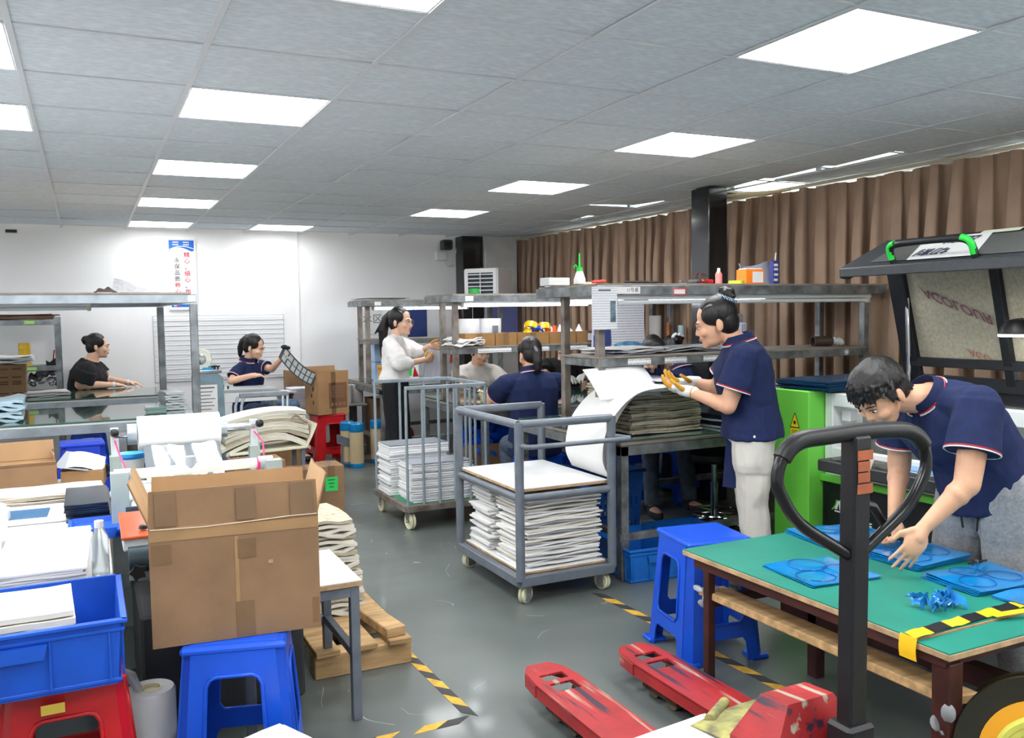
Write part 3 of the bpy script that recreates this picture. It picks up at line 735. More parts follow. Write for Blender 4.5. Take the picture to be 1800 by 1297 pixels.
# ---- worktable at the left edge and what lies on it
wt = thing('work_table', 'grey work table at the left edge carrying cartons and boards', 'table', (-.75, 4.25, 0))
MB().box((0, 0, .62), (1.6, 2.14, .036), .003).obj('table_top', mat('pale_laminate', (206, 208, 206), .4, 0, (5, .06)), wt)
for sx in (-.76, .76):
    for sy in (-1.02, 0, 1.02): MB().beam((sx, sy, 0), (sx, sy, .602), .045, .045).obj('leg', steel, wt)
for sx in (-.76, .76): MB().beam((sx, -1.02, .2), (sx, 1.02, .2), .03, .03).obj('stretcher', steel, wt)
ZT = .639
stack('paper_stack', 'white paper stack on the left work table behind the blue crate', 'paper stack', (-.165, 3.5, ZT), .28, .64, .05, 6, paper, -.03, .004, None, .001)
t = thing('water_bottle', 'clear plastic bottle with white cap beside the white paper stack', 'bottle', (.012, 3.23, ZT))
MB().lathe([(.02, 0), (.028, .004), (.028, .12), (.025, .135), (.015, .155), (.0125, .165)], 20).obj('body', mat('clear_plastic', (226, 234, 236), .12, trans=.7), t)
MB().cyl((0, 0, .163), (0, 0, .186), .0145, n=16).obj('cap', white, t)
# small coating machine at the very edge
t = thing('edge_machine', 'white metal machine with black knobs at the left edge', 'machine', (-.47, 3.8, ZT))
MB().plate([(-.16, 0), (.16, 0), (.16, .14), (.1, .16), (-.16, .16)], [], .3, (0, .15, 0), (1, 0, 0), (0, 0, 1)).obj('body', white, t)
for x in (.02, .09): MB().cyl((x, -.05, .155), (x, -.05, .195), .012, n=12).box((x, -.05, .198), (.045, .014, .012), .003, (0, 0, .6)).obj('knob', black, t)
MB().beam((.1, .17, .0), (.12, .5, .03), .05, .07).obj('side_rail', white, t)
bd = MB().box((-.255, 4.36, ZT+.008), (.38, .36, .014), .002, (0, 0, -.02)).obj('white_board', white); tag(bd, 'white board under the blue film on the left work table', 'board')
bf = MB().box((-.3, 4.34, ZT+.0165), (.24, .2, .003), .001, (0, 0, -.03)).obj('blue_film_sheet', mat('dull_blue_film', (58, 108, 150), .35, 0, (4, .15))); tag(bf, 'dull blue film sheet lying on the white board', 'film')
darkglass = mat('dark_film_sheet', (34, 44, 58), .15, 0, (5, .3)); grp = None
stack('dark_sheet_stack', 'stack of dark glossy sheets with clear ones on top on the left table', 'sheet stack', (-.025, 4.35, ZT), .17, .44, .075, 9, darkglass, 0, .004, None, .0008, 3, [mat('clear_sheet', (150, 160, 166), .12, 0), darkglass])
stack('board_stack', 'long pale boards and paper strips stacked before the two cartons', 'board stack', (-.2, 4.74, ZT), .5, .26, .045, 7, paper2, .03, .01, None, .003, 4, [paperedge, paper, mat('pinkish_card', (202, 186, 176), .9)])
bl = crate('plastic_tray', 'flat blue plastic tray under the dark sheets by the left table edge', (.01, 3.92, ZT), .2, .28, .03, 0, bluecrate, 'tray')
carton('cardboard_box', 'open brown carton with one raised flap, left of the small carton', (-.36, 5.1, ZT), .38, .26, .13, .06, {'b': (-.05, .1), 'f': (.6, .02), 'r': (-.15, .05)}, tape=False)
b = carton('cardboard_box', 'small open carton with loose sheets sticking out, before the dark blue stool', (-.04, 5.1, ZT), .2, .2, .085, -.08, {}, mat('dark_cardboard', (160, 122, 82), .85, 0, (6, .2)), tape=False)
MB().sheet(lambda u, v: ((u-.5)*.2, (v-.5)*.2, .1+.05*v-.02*u+.015*math.sin(4*u)), 6, 4, .001).obj('loose_sheet', paper, b)
MB().sheet(lambda u, v: (-.05+(u-.5)*.16+.04*v, (v-.5)*.22, .112+.05*v-.03*u), 5, 4, .001).obj('loose_sheet', mat('grey_translucent_sheet', (150, 154, 160), .3), b)
make_stool('plastic_stool', 'blue plastic stool behind the small carton on the left', mat('dark_blue_plastic', (22, 56, 178), .35, 0, (7, .1)), (-.05, 5.85, .27), .05, .5, BS, .15, .115)
MB().box((-.05, 5.75, .135), (.5, .5, .26), .004).obj('wooden_platform', palewood); tag(bpy.data.objects['wooden_platform'], 'low timber platform under the dark blue stool', 'platform')
# dark tangle of gloves and cloth
mb = MB()
for i in range(16): mb.ell((R.uniform(-.07, .07), R.uniform(-.07, .07), R.uniform(.02, .07)), (R.uniform(.03, .06), R.uniform(.012, .03), R.uniform(.01, .022)), Euler((R.uniform(-1, 1), R.uniform(-1, 1), R.uniform(0, 3))).to_matrix(), 10, 6)
t = mb.obj('dark_rag_heap', mat('dark_teal_rag', (28, 44, 52), .9, 0, (20, .4)), loc=(.0, 5.24, ZT+.0)); tag(t, 'dark teal rags heaped behind the small carton', 'rags')

# ---- film laminating machine
lam = thing('laminating_machine', 'film laminating machine with a white roll, behind the big cardboard box', 'machine', (.42, 4.1, 0))
ivory = mat('ivory_machine_paint', (206, 214, 216), .4, 0, (6, .08)); grime = mat('grimy_steel', (132, 128, 122), .5, .4, (12, .35))
def rel(x, y, z): return (x-.42, y-4.1, z)
for s, x in ((-1, .1), (1, .735)):
    MB().beam(rel(x, 4.0, .02), rel(x, 4.0, .86), .07, .05).beam(rel(x, 4.5, .02), rel(x, 4.5, .86), .05, .05).beam(rel(x, 3.96, .4), rel(x, 4.54, .4), .05, .05).obj('side_frame', mat('grey_green_paint', (168, 180, 174), .45, 0, (6, .1)), lam)
    MB().beam(rel(x, 4.5, .8), rel(x, 4.5, .99), .035, .03).obj('post', ivory, lam)
    MB().path([rel(x+.0, 4.49, .93), rel(x+.01, 4.3, .9), rel(x+.03*s*-1, 4.06, .86)], .004, 6).obj('pink_strap', mat('pink_tape', (206, 40, 110), .5), lam)
MB().cyl(rel(.1, 4.5, .955), rel(.74, 4.5, .955), .019, n=16).obj('shaft', chrome, lam)
for x, r in ((.175, .05), (.585, .045)): MB().lathe([(.02, -.02), (r, -.02), (r, .02), (.02, .02)], 24, rel(x, 4.5, .955), (1, 0, 0)).obj('chuck', aluminium, lam)
rl = MB().lathe([(.03, -.185), (.082, -.185), (.082, .185), (.03, .185)], 40, rel(.385, 4.5, .955), (1, 0, 0)).obj('film_roll', mat('white_film_roll', (244, 244, 242), .35), lam)
for x in (.1, .76): MB().lathe([(.004, -.018), (.016, -.014), (.02, 0), (.016, .014), (.004, .018)], 12, rel(x, 4.47, .97), (1, .3, 0)).obj('knob', black, lam)
pv = MB().cyl(rel(.13, 4.02, .842), rel(.69, 4.02, .848), .022, n=18).obj('pipe', mat('cream_pipe', (232, 228, 208), .35), lam)
MB().cyl(rel(.08, 4.02, .842), rel(.145, 4.02, .842), .028, n=18).obj('elbow', mat('grey_pipe_fitting', (164, 168, 174), .4), pv); MB().cyl(rel(.67, 4.02, .847), rel(.735, 4.02, .847), .028, n=18).obj('elbow', MATS['grey_pipe_fitting'], pv)
MB().cyl(rel(.385, 4.02, .85), rel(.385, 4.02, .9), .022, n=16).obj('tee_fitting', MATS['grey_pipe_fitting'], pv)
for x in (.15, .665): MB().cyl(rel(x, 4.02, .842), rel(x+.012, 4.02, .842), .03, n=18).obj('pink_band', MATS['pink_tape'], pv)
MB().sheet(lambda u, v: V(rel(.22+.34*u, 4.5-.08*(1-v)-.35*v, .9-.2*v-.03*math.sin(v*PI)+.004*math.sin(u*9+v*4)+.003*math.sin(u*23-v*6))), 24, 10, .0012).obj('film_web', silverfilm, lam)
MB().ab(rel(.14, 3.75, .45), rel(.7, 4.35, .74), .01).ab(rel(.16, 3.8, .74), rel(.33, 4.1, .8), .008).obj('body', ivory, lam)
for z, m, r, y in ((.66, darkglass, .032, 3.68), (.6, mat('dark_red_roller', (120, 24, 50), .4), .036, 3.66), (.52, mat('blue_roller', (18, 50, 168), .3), .04, 3.68)):
    MB().cyl(rel(.11, y, z+.08), rel(.73, y, z+.08), r, n=18).obj('roller', m, lam)
og = MB().box(rel(.22, 3.44, .752), (.28, .34, .012), .003, (.06, 0, 0)).obj('orange_panel', mat('orange_lacquer', (196, 84, 40), .22, 0, (4, .12), coat=.3), lam)
MB().lathe([(.004, 0), (.017, 0), (.014, .012), (.004, .014)], 6, rel(.155, 3.34, .757)).obj('knob', black, og)
MB().box(rel(.22, 3.44, .72), (.27, .32, .05), .004).obj('panel_housing', ivory, lam)
MB().cyl(rel(.1, 3.26, .67), rel(.36, 3.26, .67), .045, n=20).obj('roller', mat('dark_rubber', (44, 62, 70), .35), lam)
MB().beam(rel(.1, 3.28, .62), rel(.38, 3.28, .62), .04, .05).obj('cross_bar', aluminium, lam)
k = MB(); pt = [((.03 if i % 2 else .02)*math.cos(i*PI/5), (.03 if i % 2 else .02)*math.sin(i*PI/5)) for i in range(10)]
k.plate(pt, [], .018, rel(.125, 3.21, .64), (1, 0, 0), (0, 0, 1)).obj('star_knob', black, lam)
MB().ab(rel(.13, 3.3, .05), rel(.7, 4.5, .45), .01).obj('dark_base', mat('dark_grey_panel', (60, 62, 64), .5, 0, (6, .2)), lam)
t = thing('plastic_tub', 'white plastic tub lined with a blue-rimmed bag on the laminating machine', 'tub', (.17, 4.62, .66))
MB().lathe([(.03, 0), (.055, .005), (.062, .17), (.058, .17), (.05, .01)], 24).obj('body', white, t)
MB().lathe([(.062, .165), (.068, .175), (.064, .19), (.055, .185)], 24).obj('bag_rim', mat('sky_blue_plastic', (40, 150, 226), .4), t)
MB().box((.17, 4.62, .33), (.2, .16, .656), .004).obj('tub_stand', ivory); tag(bpy.data.objects['tub_stand'], 'ivory metal stand under the white tub behind the laminating machine', 'stand')
# ---------------------------------------------------------------- left rear: glass-topped bench pair with an overhead deck
paleglass = mat('left_bench_glass', (66, 96, 88), .02, 0, None, None, .3, spec=.7)
def glass_bench(name, label, x0, x1, y0, y1, z, m=aluminium):
    cx, cy = (x0+x1)/2, (y0+y1)/2
    t = thing(name, label, 'workbench', (cx, cy, 0), 0, 'glass-topped benches on the left')
    f = MB()
    for y in (y0+.02, y1-.02): f.beam((x0-cx, y-cy, z-.055), (x1-cx, y-cy, z-.055), .04, .06)
    for x in (x0+.02, x1-.02): f.beam((x-cx, y0-cy, z-.056), (x-cx, y1-cy, z-.056), .04, .06)
    f.obj('table_frame', m, t)
    MB().box((0, 0, z-.019), (x1-x0, y1-y0, .012)).obj('table_board', mat('whitish_board', (214, 216, 210), .5), t)
    MB().box((0, 0, z-.006), (x1-x0-.02, y1-y0+.01, .012), .002).obj('glass_top', paleglass, t)
    for x in (x0+.03, (x0+x1)/2, x1-.03):
        for y in (y0+.03, y1-.03): MB().beam((x-cx, y-cy, 0), (x-cx, y-cy, z-.08), .045, .045).obj('leg', m, t)
    return t
gb1 = glass_bench('workbench', 'nearer glass-topped bench on the left, under the steel overhead deck', -2.6, .69, 6.42, 7.5, .83)
gb2 = glass_bench('workbench', 'farther glass-topped bench on the left, where the woman in black sits', -2.6, .64, 8.3, 9.28, .83)
c1 = gb1.location
MB().beam((.68-c1.x, 6.5-c1.y, .83), (.68-c1.x, 6.5-c1.y, 1.6), .05, .055, .004).obj('post', steel, gb1)
d = MB().beam((-2.6-c1.x, 6.5-c1.y, 1.635), (.7-c1.x, 6.5-c1.y, 1.635), .05, .06).beam((.66-c1.x, 6.5-c1.y, 1.634), (.61-c1.x, 8.36-c1.y, 1.634), .05, .055)
d.obj('overhead_frame', aluminium, gb1)
MB().ab((-2.6-c1.x, 6.47-c1.y, 1.666), (.66-c1.x, 8.4-c1.y, 1.678)).obj('overhead_board', plym, gb1)
MB().box((.67-c1.x, 6.4735-c1.y, 1.635), (.05, .002, .04)).obj('label', paper, gb1)
c2 = gb2.location
MB().beam((.6-c2.x, 8.4-c2.y, .0), (.6-c2.x, 8.4-c2.y, 1.6), .055, .055, .004).obj('post', steel, gb2)
MB().beam((-2.5-c2.x, 8.4-c2.y, 1.62), (.63-c2.x, 8.4-c2.y, 1.62), .04, .035).obj('overhead_rail', aluminium, gb2)
batten('grey unlit strip light under the left overhead deck', -1.4, .04, 6.85, 1.59, False)
# folded paper and dark cloth on the deck
t = MB().sheet(lambda u, v: (u*.3+.02*v, v*.12, .002+.1*v*(1-u)**1.1+.01*v*math.sin(u*8)*(1-u)), 10, 6, .002).obj('folded_paper', mat('shaded_news_paper', (176, 177, 182), .85, 0, (40, .12)), loc=(.17, 6.6, 1.679)); tag(t, 'white printed paper folded up like a tent on the left overhead deck', 'paper')  # grey tone puts the white paper's shading into its colour
t = MB().sheet(lambda u, v: (u*.14, v*.1, .004+.03*v*math.sin(u*3)+.01*v*math.sin(u*14+v*5)), 12, 8, .003).obj('dark_cloth', mat('dark_brown_cloth', (74, 64, 62), .9), loc=(.06, 6.55, 1.679)); tag(t, 'crumpled dark cloth beside the folded paper on the overhead deck', 'cloth')
# light blue bundles, glass panes, foil on the nearer bench
stack('bag_stack', 'stack of pale blue folded bags at the left edge of the nearer glass bench', 'bag stack', (-.52, 6.72, .832), .24, .3, .15, 6, mat('pale_blue_bag', (178, 204, 218), .3, 0, (8, .12)), 0, .008, None, .01, 3)
stack('glass_pane_stack', 'small stack of clear glass panes on the right end of the nearer glass bench', 'pane stack', (.42, 6.7, .832), .13, .2, .05, 6, mat('pane_glass', (150, 176, 170), .08, trans=.4), 0, .004, None, .0005)
stack('foil_bundle_stack', 'silvery bundles heaped by the steel post of the nearer glass bench', 'bundle stack', (.55, 6.95, .832), .13, .3, .13, 7, mat('pale_foil', (188, 194, 196), .3, .3), .1, .01, None, .003)
# farther bench: printed carton with papers, loose papers
b = carton('cardboard_box', 'closed printed carton under a paper stack at the left edge', (-.68, 8.85, .832), .38, .3, .29, .02, closed=True)
for z, w_ in ((.25, .22), (.18, .09), (.14, .12), (.12, .1), (.04, .2)):
    for q in range(3): MB().box((-.08+q*.1, -.1513, z), (.07, .001, .012)).obj('print', mat('brown_print', (92, 66, 44), .8), b)
stack('paper_stack', 'white papers fanned on top of the printed carton at the left', 'paper stack', (-.64, 8.85, 1.126), .42, .3, .06, 6, paper, 0, .015, None, .006)
stack('paper_stack', 'flat white papers on the farther glass bench beside the printed carton', 'paper stack', (-.33, 8.85, .832), .34, .3, .035, 5, paper, .1, .012, None, .003)
# steel rack on the back wall
rk = thing('storage_rack', 'grey steel storage rack on the back wall at the left edge', 'rack', (-.78, 9.7, 0))
for x in (-.52, .53):
    for y in (-.17, .2): MB().beam((x, y, 0), (x, y, 1.53), .05, .04, .002).obj('post', steel, rk)
for z in (.45, 1.06, 1.5):
    MB().ab((-.55, -.19, z-.02), (.55, .22, z), .002).obj('shelf_board', steel, rk)
    f = MB().ab((-.55, -.2, z-.045), (.55, -.185, z+.005), .002).obj('shelf_edge', steel, rk)
    if z > .5:
        for x in (-.02, .3): MB().box((x, -.2015, z-.02), (.085, .002, .03)).obj('green_label', mat('lime_label', (168, 222, 120), .6), rk)
stack('cardboard_stack', 'flattened brown cardboard lying on top of the steel rack', 'cardboard stack', (-.78, 9.68, 1.502), .98, .3, .055, 7, mat('dark_flat_cardboard', (112, 84, 68), .85), 0, .02, None, .004)
for i in range(4):
    rr = MB().lathe([(.028, 0), (.052, 0), (.052, .054), (.028, .054)], 24, closed=True).obj('tape_roll', mat('yellow_tape', (222, 178, 20), .25, 0, (8, .12), coat=.3), loc=(-.54, 9.62, 1.062+i*.0555))
    tag(rr, ['bottom', 'second from bottom', 'third from bottom', 'topmost'][i]+' yellow tape roll of the column on the steel rack', 'tape roll', 'yellow tape rolls on the rack')
t = thing('tape_dispenser', 'black and yellow tape dispenser with a red pen on the steel rack', 'dispenser', (-.31, 9.6, 1.062))
MB().plate([(-.05, 0), (.05, 0), (.05, .05), (.03, .07), (-.02, .03), (-.05, .05)], [], .05, (0, .025, 0), (1, 0, 0), (0, 0, 1)).obj('body', black, t)
MB().box((.042, -.027, .03), (.014, .002, .05)).obj('yellow_stripe', tapeY, t); MB().cyl((.01, 0, .04), (.025, 0, .15), .006, n=8).obj('pen', redplastic, t)
mb = MB()
for i in range(26): mb.ell((R.uniform(-.2, .2), R.uniform(-.08, .08), R.uniform(.04, .2)), (R.uniform(.03, .08), R.uniform(.02, .05), R.uniform(.01, .03)), Euler((R.uniform(-1, 1), R.uniform(-1, 1), R.uniform(0, 3))).to_matrix(), 9, 6)
t = mb.obj('clear_bag_heap', mat('shiny_clear_bags', (176, 178, 182), .15, .4, (18, .5), (20, .5)), loc=(-.48, 9.66, .83)); tag(t, 'heap of crumpled clear plastic bags inside the steel rack', 'bags')
mb = MB().ab((-.26, -.14, 0), (.26, .14, .365), .01); t = mb.obj('grey_bin', mat('grey_bin_plastic', (120, 122, 128), .6), loc=(-.48, 9.68, .452)); tag(t, 'plain grey bin under the clear bags in the steel rack', 'bin')

# ---------------------------------------------------------------- back wall
def on_wall(o): return o
ps = thing('wall_poster', 'tall white wall poster with blue head and vertical red Chinese lettering', 'poster', (.958, 10.095, 1.97))
MB().box((0, 0, 0), (.285, .01, .76), .002).obj('panel', mat('pale_blue_poster', (222, 240, 250), .4), ps)
fr = MB(); fr.plate([(-.145, -.382), (.145, -.382), (.145, .382), (-.145, .382)], [[(-.128, -.365), (.128, -.365), (.128, .365), (-.128, .365)]], .012, (0, -.004, 0), (1, 0, 0), (0, 0, 1)); fr.obj('frame', white, ps)
posterblue = mat('poster_blue', (10, 104, 200), .45)
hd = [(-.127, .245)]+[(-.127+.254*i/12, .245+.045*math.sin(PI*min(1, i/12*1.12)**.8)-.0*i) for i in range(1, 12)]+[(.127, .255), (.127, .362), (-.127, .362)]
MB().plate(hd, [], .001, (0, -.006, 0), (1, 0, 0), (0, 0, 1)).obj('blue_head', posterblue, ps)
MB().path([(-.127+.254*i/12, -.0085, .26+.04*math.sin(PI*(i/12)**.9*.9)) for i in range(13)], .005, 5).obj('white_swoosh', white, ps)
MB().plate([(-.12, -.352), (.12, -.352), (.12, -.322), (-.12, -.322)], [], .001, (0, -.006, 0), (1, 0, 0), (0, 0, 1)).obj('blue_foot', posterblue, ps)
for r_ in range(2):
    for c_ in range(8): MB().box((-.082+c_*.0155+(.045 if c_ > 3 else 0), -.0072, .343-r_*.026), (.011, .001, .014)).obj('small_print', white, ps)
for c_ in (-.09, -.075, .06, .075): MB().box((c_, -.0072, -.337), (.011, .001, .012)).obj('small_print', white, ps)
brownink = mat('brown_ink', (104, 72, 50), .7)
for k, ch in enumerate('精心、细心、用心'): text(ch, .062, redink if ch != '、' else ink, ps, (.052+(.004 if ch == '、' else 0), -.0066, .205-k*.0665), (1, 0, 0), (0, 0, 1), bold=.0008)
for k, ch in enumerate('永保品质称心如意'): text(ch, .058, brownink if k < 4 else redink, ps, (-.05, -.0066, .147-k*.0665), (1, 0, 0), (0, 0, 1), bold=.0006)
rb = thing('ribbed_board', 'large white ribbed board leaning on the back wall behind the seated woman', 'board', (1.33, 10.085, 1.17))
def ribs(u, v): return ((u-.5)*1.36, -.006*abs(math.sin(v*PI*26))-.001, (v-.5)*.7)
mb = MB()
for i in range(27): mb.ab((-.68, -.004-.007*(i % 2), -.35+i*.0259), (.68, .006, -.35+(i+.86)*.0259))
mb.obj('ribs', mat('white_ribbed_sheet', (236, 238, 240), .35), rb)
MB().ab((-.69, .004, -.36), (.69, .012, .36), .002).obj('backing', mat('grey_backing', (200, 202, 204), .6), rb)
t = MB().ab((-.009, -.012, 0), (.009, .0, 2.44), .003).obj('trim_5', white, loc=(2.2, 10.1, 0)); t['kind'] = 'structure'
t = thing('wall_camera', 'dark security camera with dangling cable high on the back wall', 'camera', (3.97, 10.08, 2.28))
MB().box((.02, -.06, .06), (.13, .12, .12), .015).obj('body', mat('dark_grey_plastic', (52, 54, 58), .4), t); MB().cyl((.02, -.125, .06), (.02, -.12, .06), .04, n=16).obj('lens', black, t)
MB().box((-.03, -.01, -.07), (.15, .05, .11), .01).obj('junction_box', white, t)
MB().path([(.0, -.02, -.1), (.05, -.03, -.2), (.12, -.02, -.18), (.17, -.01, .0), (.2, -.01, .16)], .006, 6).obj('cable', white, t)
t = MB().ab((-.05, -.02, 0), (.05, 0, .03), .003).obj('wall_box', mat('dark_wall_box', (48, 50, 52), .5), loc=(-.63, 10.1, 2.375)); tag(t, 'small dark box on the back wall just under the ceiling', 'box')
t = thing('wall_sign', 'white paper sign with Chinese lettering on the back wall behind the blouse woman', 'sign', (3.04, 10.095, 1.42))
MB().box((0, 0, 0), (.28, .004, .3)).obj('sheet', paper, t); text('水区', .12, mat('grey_ink', (96, 98, 102), .7), t, (.02, -.003, .03), (1, 0, 0), (0, 0, 1))
t = MB().box((0, 0, 0), (.25, .006, .37), .001).obj('blue_poster', mat('deep_blue_print', (48, 66, 128), .6), loc=(3.62, 10.094, 1.41)); tag(t, 'plain deep blue poster on the back wall right of the white blouse', 'poster')
t = MB().box((0, 0, 0), (.42, .006, .42), .001).obj('blue_poster', mat('pale_violet_blue_print', (134, 144, 208), .6), loc=(4.63, 9.805, 1.4)); tag(t, 'pale violet blue poster on the white column behind the tape rolls', 'poster')
t = MB().beam((4.02, 10.01, .9), (4.11, 10.08, 1.58), .03, .03).obj('red_bar', redplastic); tag(t, 'thin red bar leaning on the back wall beside the black pillar', 'bar')
t = thing('wall_switch_lamp', 'white pull cord with a teardrop handle hanging before the black pillar', 'cord', (4.24, 9.84, 1.5))
MB().path([(0, 0, .35), (.005, 0, 0), (0, 0, -.22)], .005, 6).obj('cord', white, t); MB().lathe([(.002, 0), (.035, -.05), (.03, -.08), (.002, -.09)], 14, (0, 0, -.2)).obj('handle', white, t)

# ---------------------------------------------------------------- rear middle: tape machine, grey table, stools, rolls
tm = thing('tape_machine', 'tape machine with a big tape reel and black knobs left of the seated polo woman', 'machine', (.94, 8.05, 0))
mb = MB().plate([(-.13, .0), (.13, .0), (.11, .98), (.07, 1.02), (-.11, 1.02), (-.12, .98)], [], .3, (0, .15, 0), (1, 0, 0), (0, 0, 1)); mb.obj('body', mat('grey_blue_machine', (128, 152, 164), .4, 0, (8, .2)), tm)
MB().box((0, -.05, 1.035), (.2, .2, .03), .005).obj('head_plate', steel, tm)
MB().beam((-.06, -.05, 1.04), (-.06, -.05, 1.16), .02, .03).obj('reel_arm', steel, tm)
MB().lathe([(.045, -.022), (.088, -.022), (.088, .022), (.045, .022)], 32, (-.06, -.1, 1.145), (0.25, 1, 0), closed=True).obj('tape_reel', mat('clear_cream_tape', (224, 226, 214), .3), tm)
MB().lathe([(.012, -.03), (.046, -.026), (.046, .026), (.012, .03)], 24, (-.06, -.1, 1.145), (.25, 1, 0)).obj('reel_hub', chrome, tm)
for x, y in ((-.02, -.1), (.03, -.12), (.075, -.1), (.0, -.02), (.06, -.02)): MB().cyl((x, y, 1.04), (x, y, 1.075), .008, n=8).lathe([(.003, 0), (.019, .002), (.019, .014), (.003, .016)], 10, (x, y, 1.07)).obj('knob', black, tm)
MB().box((-.01, -.12, 1.06), (.09, .03, .03), .004).obj('blue_clamp', mat('sky_blue_paint', (40, 150, 206), .4), tm)
sg = MB().box((-.03, -.155, .8), (.175, .003, .25)).obj('notice', paper, tm)
MB().box((-.03, -.1575, .9), (.13, .001, .012)).obj('notice_heading', mat('grey_ink', (96, 98, 102), .7), sg)
for k in range(6): MB().box((-.035+R.uniform(-.01, .01), -.1575, .865-k*.03), (.12+R.uniform(-.03, .02), .001, .007)).obj('notice_line', MATS['grey_ink'], sg)
gt = thing('work_table', 'narrow grey table before the seated woman in the navy polo', 'table', (1.32, 8.6, 0))
MB().box((0, 0, .82), (.56, .42, .025), .003).obj('table_top', mat('grey_laminate', (170, 176, 178), .35), gt)
MB().box((0, -.2, .76), (.54, .015, .09), .002).obj('apron', white, gt)
for sx in (-.25, .25):
    for sy in (-.18, .18): MB().beam((sx, sy, 0), (sx, sy, .808), .035, .035).obj('leg', steel, gt)
fr_ = thing('pipe_frame', 'low steel tube frame in front of the grey table', 'frame', (1.36, 7.95, 0))
for x in (-.19, -.14, .2, .24): MB().path([(x-.03 if x < 0 else x, -.03, 0), (x-.02 if x < 0 else x, -.01, .72), (x+.01, .03, .8)], .014, 8).obj('leg', aluminium, fr_)
MB().beam((-.17, .03, .81), (.25, .03, .81), .04, .045, .008).obj('top_bar', aluminium, fr_)
for x, z in ((-.3, 0), (.24, .0)): pass
t = thing('black_clamps', 'small black clamps on the rear edge of the grey table', 'clamp', (1.12, 8.5, .834))
MB().box((0, 0, .02), (.03, .02, .05), .004).box((.05, 0, .014), (.016, .016, .03), .003).obj('clamp_body', black, t)
carton('cardboard_box', 'low open brown carton standing before the seated woman', (1.4, 7.45, .4), .4, .22, .26, 0, {'b': (-.04, .03)}, tape=False)
t = MB().box((1.4, 7.45, .2), (.42, .24, .398), .004).obj('cardboard_box', mat('dark_cardboard', (160, 122, 82), .85, 0, (6, .2)))
tag(t, 'plain brown carton supporting the low open carton', 'carton')
# cream tray table with curved bundles
tt = thing('cream_tray', 'cream angled tray table holding the bent board bundles', 'tray', (1.18, 6.6, 0))
MB().sheet(lambda u, v: (-.3+.62*u, -.2+.4*v, .52+.02*u+(.16*(u-.88)/.12 if u > .88 else 0)), 16, 2, .012).obj('tray', mat('cream_paint', (214, 212, 188), .45, 0, (5, .08)), tt)
for x in (-.22, .22):
    for y in (-.15, .15): MB().beam((x, y, 0), (x, y, .53), .03, .03).obj('leg', greypaint, tt)
bs_ = thing('bundle_stack', 'bent bundles of off-white board sheets piled on the cream tray', 'bundle stack', (1.16, 6.62, .545))
z0 = 0
for k in range(8):
    sx = R.uniform(-.02, .03); e = -.5+.1*k
    lay = MB()
    for q in range(4):
        lay.sheet(lambda u, v, q=q, k=k, e=e: (-.32+.6*u+sx, (v-.5)*.34+.05*(u-.5)*k*.2, .012+k*.032+q*.0072-.05*(1-u)**2*(1+.0*k)+.06*math.sin(PI*u)*(1-k/10)-.065*(u-.75)*(u > .75)*(8-k)*.3), 12, 3, .005)
    lay.obj('bundle', [paper2, paperedge][k == 2 or k == 5], bs_)
t = MB().sheet(lambda u, v: (.13*u, .1*v, .03*math.sin(u*5)+.01*v), 8, 3, .002).obj('torn_card', cardboard, bs_, loc=(.16, -.16, .2))
for k, (x, y, l) in enumerate(((1.335, 6.2, 'brown carton with a green paper label, left of two under the cream tray'), (1.535, 6.28, 'brown carton with a green paper label, right of two under the cream tray'))):
    b = carton('cardboard_box', l, (x, y, .0), .19, .24, .43, 0, closed=True, group='cartons with green labels')
    MB().box((-.0, -.1215, .3), (.09, .001, .1)).obj('green_label', mat('bright_green_label', (44, 196, 92), .6), b)
    for q in range(3): MB().box((0, -.1222, .33-q*.025), (.05-.01*q, .0006, .008)).obj('label_print', mat('dark_green_ink', (20, 92, 46), .7), b)
carton('cardboard_box', 'large brown carton left of the cartons with green labels', (1.02, 6.2, 0), .34, .3, .52, .03, closed=True)
for (x, y, h) in ((.62, 5.5, .0),): pass
# red stool with the printed carton, side table and papers
make_stool('plastic_stool', 'red plastic stool under the printed carton by the aisle', redplastic, (2.2, 8.92, 0), .1, .5, 'red plastic stools', .19, .145)
b = carton('cardboard_box', 'printed brown carton standing on the far red stool', (2.2, 8.92, .503), .34, .3, .43, .22, {'b': (-.1, .05), 'l': (.1, .03), 'f': (-.02, .012)}, mat('tan_cardboard', (176, 136, 94), .85, 0, (5, .1), (120, .06)))
bp = mat('brown_print', (92, 66, 44), .8)
MB().box((.05, -.1506, .19), (.2, .001, .26), .0).obj('print_panel', mat('printed_brown', (124, 88, 62), .8), b)
for k in range(6): MB().box((.05, -.1515, .285-k*.022), (.16-.01*(k % 3), .001, .009)).obj('print_line', cardboard, b)
for k in range(4): MB().box((-.015+k*.044, -.1515, .1), (.03, .001, .034)).obj('print_icon', cardboard, b)
for k in range(3): MB().box((-.1706, -.04+.04*(k % 2), .26-.07*k), (.001, .03, .04)).obj('print_icon', bp, b)
wr_ = thing('wire_tray', 'small grey wire tray frame leaning beside the far red stool', 'frame', (2.3, 8.55, 0))
for p, q in (((-.1, 0, .24), (.02, -.06, .2)), ((.02, -.06, .2), (.2, -.0, .2)), ((-.1, 0, .32), (.02, -.06, .27)), ((-.1, 0, .24), (-.1, 0, .32)), ((.02, -.06, .04), (.02, -.06, .27)), ((-.06, -.02, 0.04), (-.06, -.02, .24)), ((-.06, -.02, .04), (.05, -.08, .01)), ((.05, -.08, .01), (.05, -.08, .2))): MB().beam(p, q, .012, .012).obj('bar', greypaint, wr_)
MB().sheet(lambda u, v: (-.1+.12*u, -.06*u, .24+.08*v-.04*u), 4, 2, (0, .004, 0)).obj('plate', greypaint, wr_)
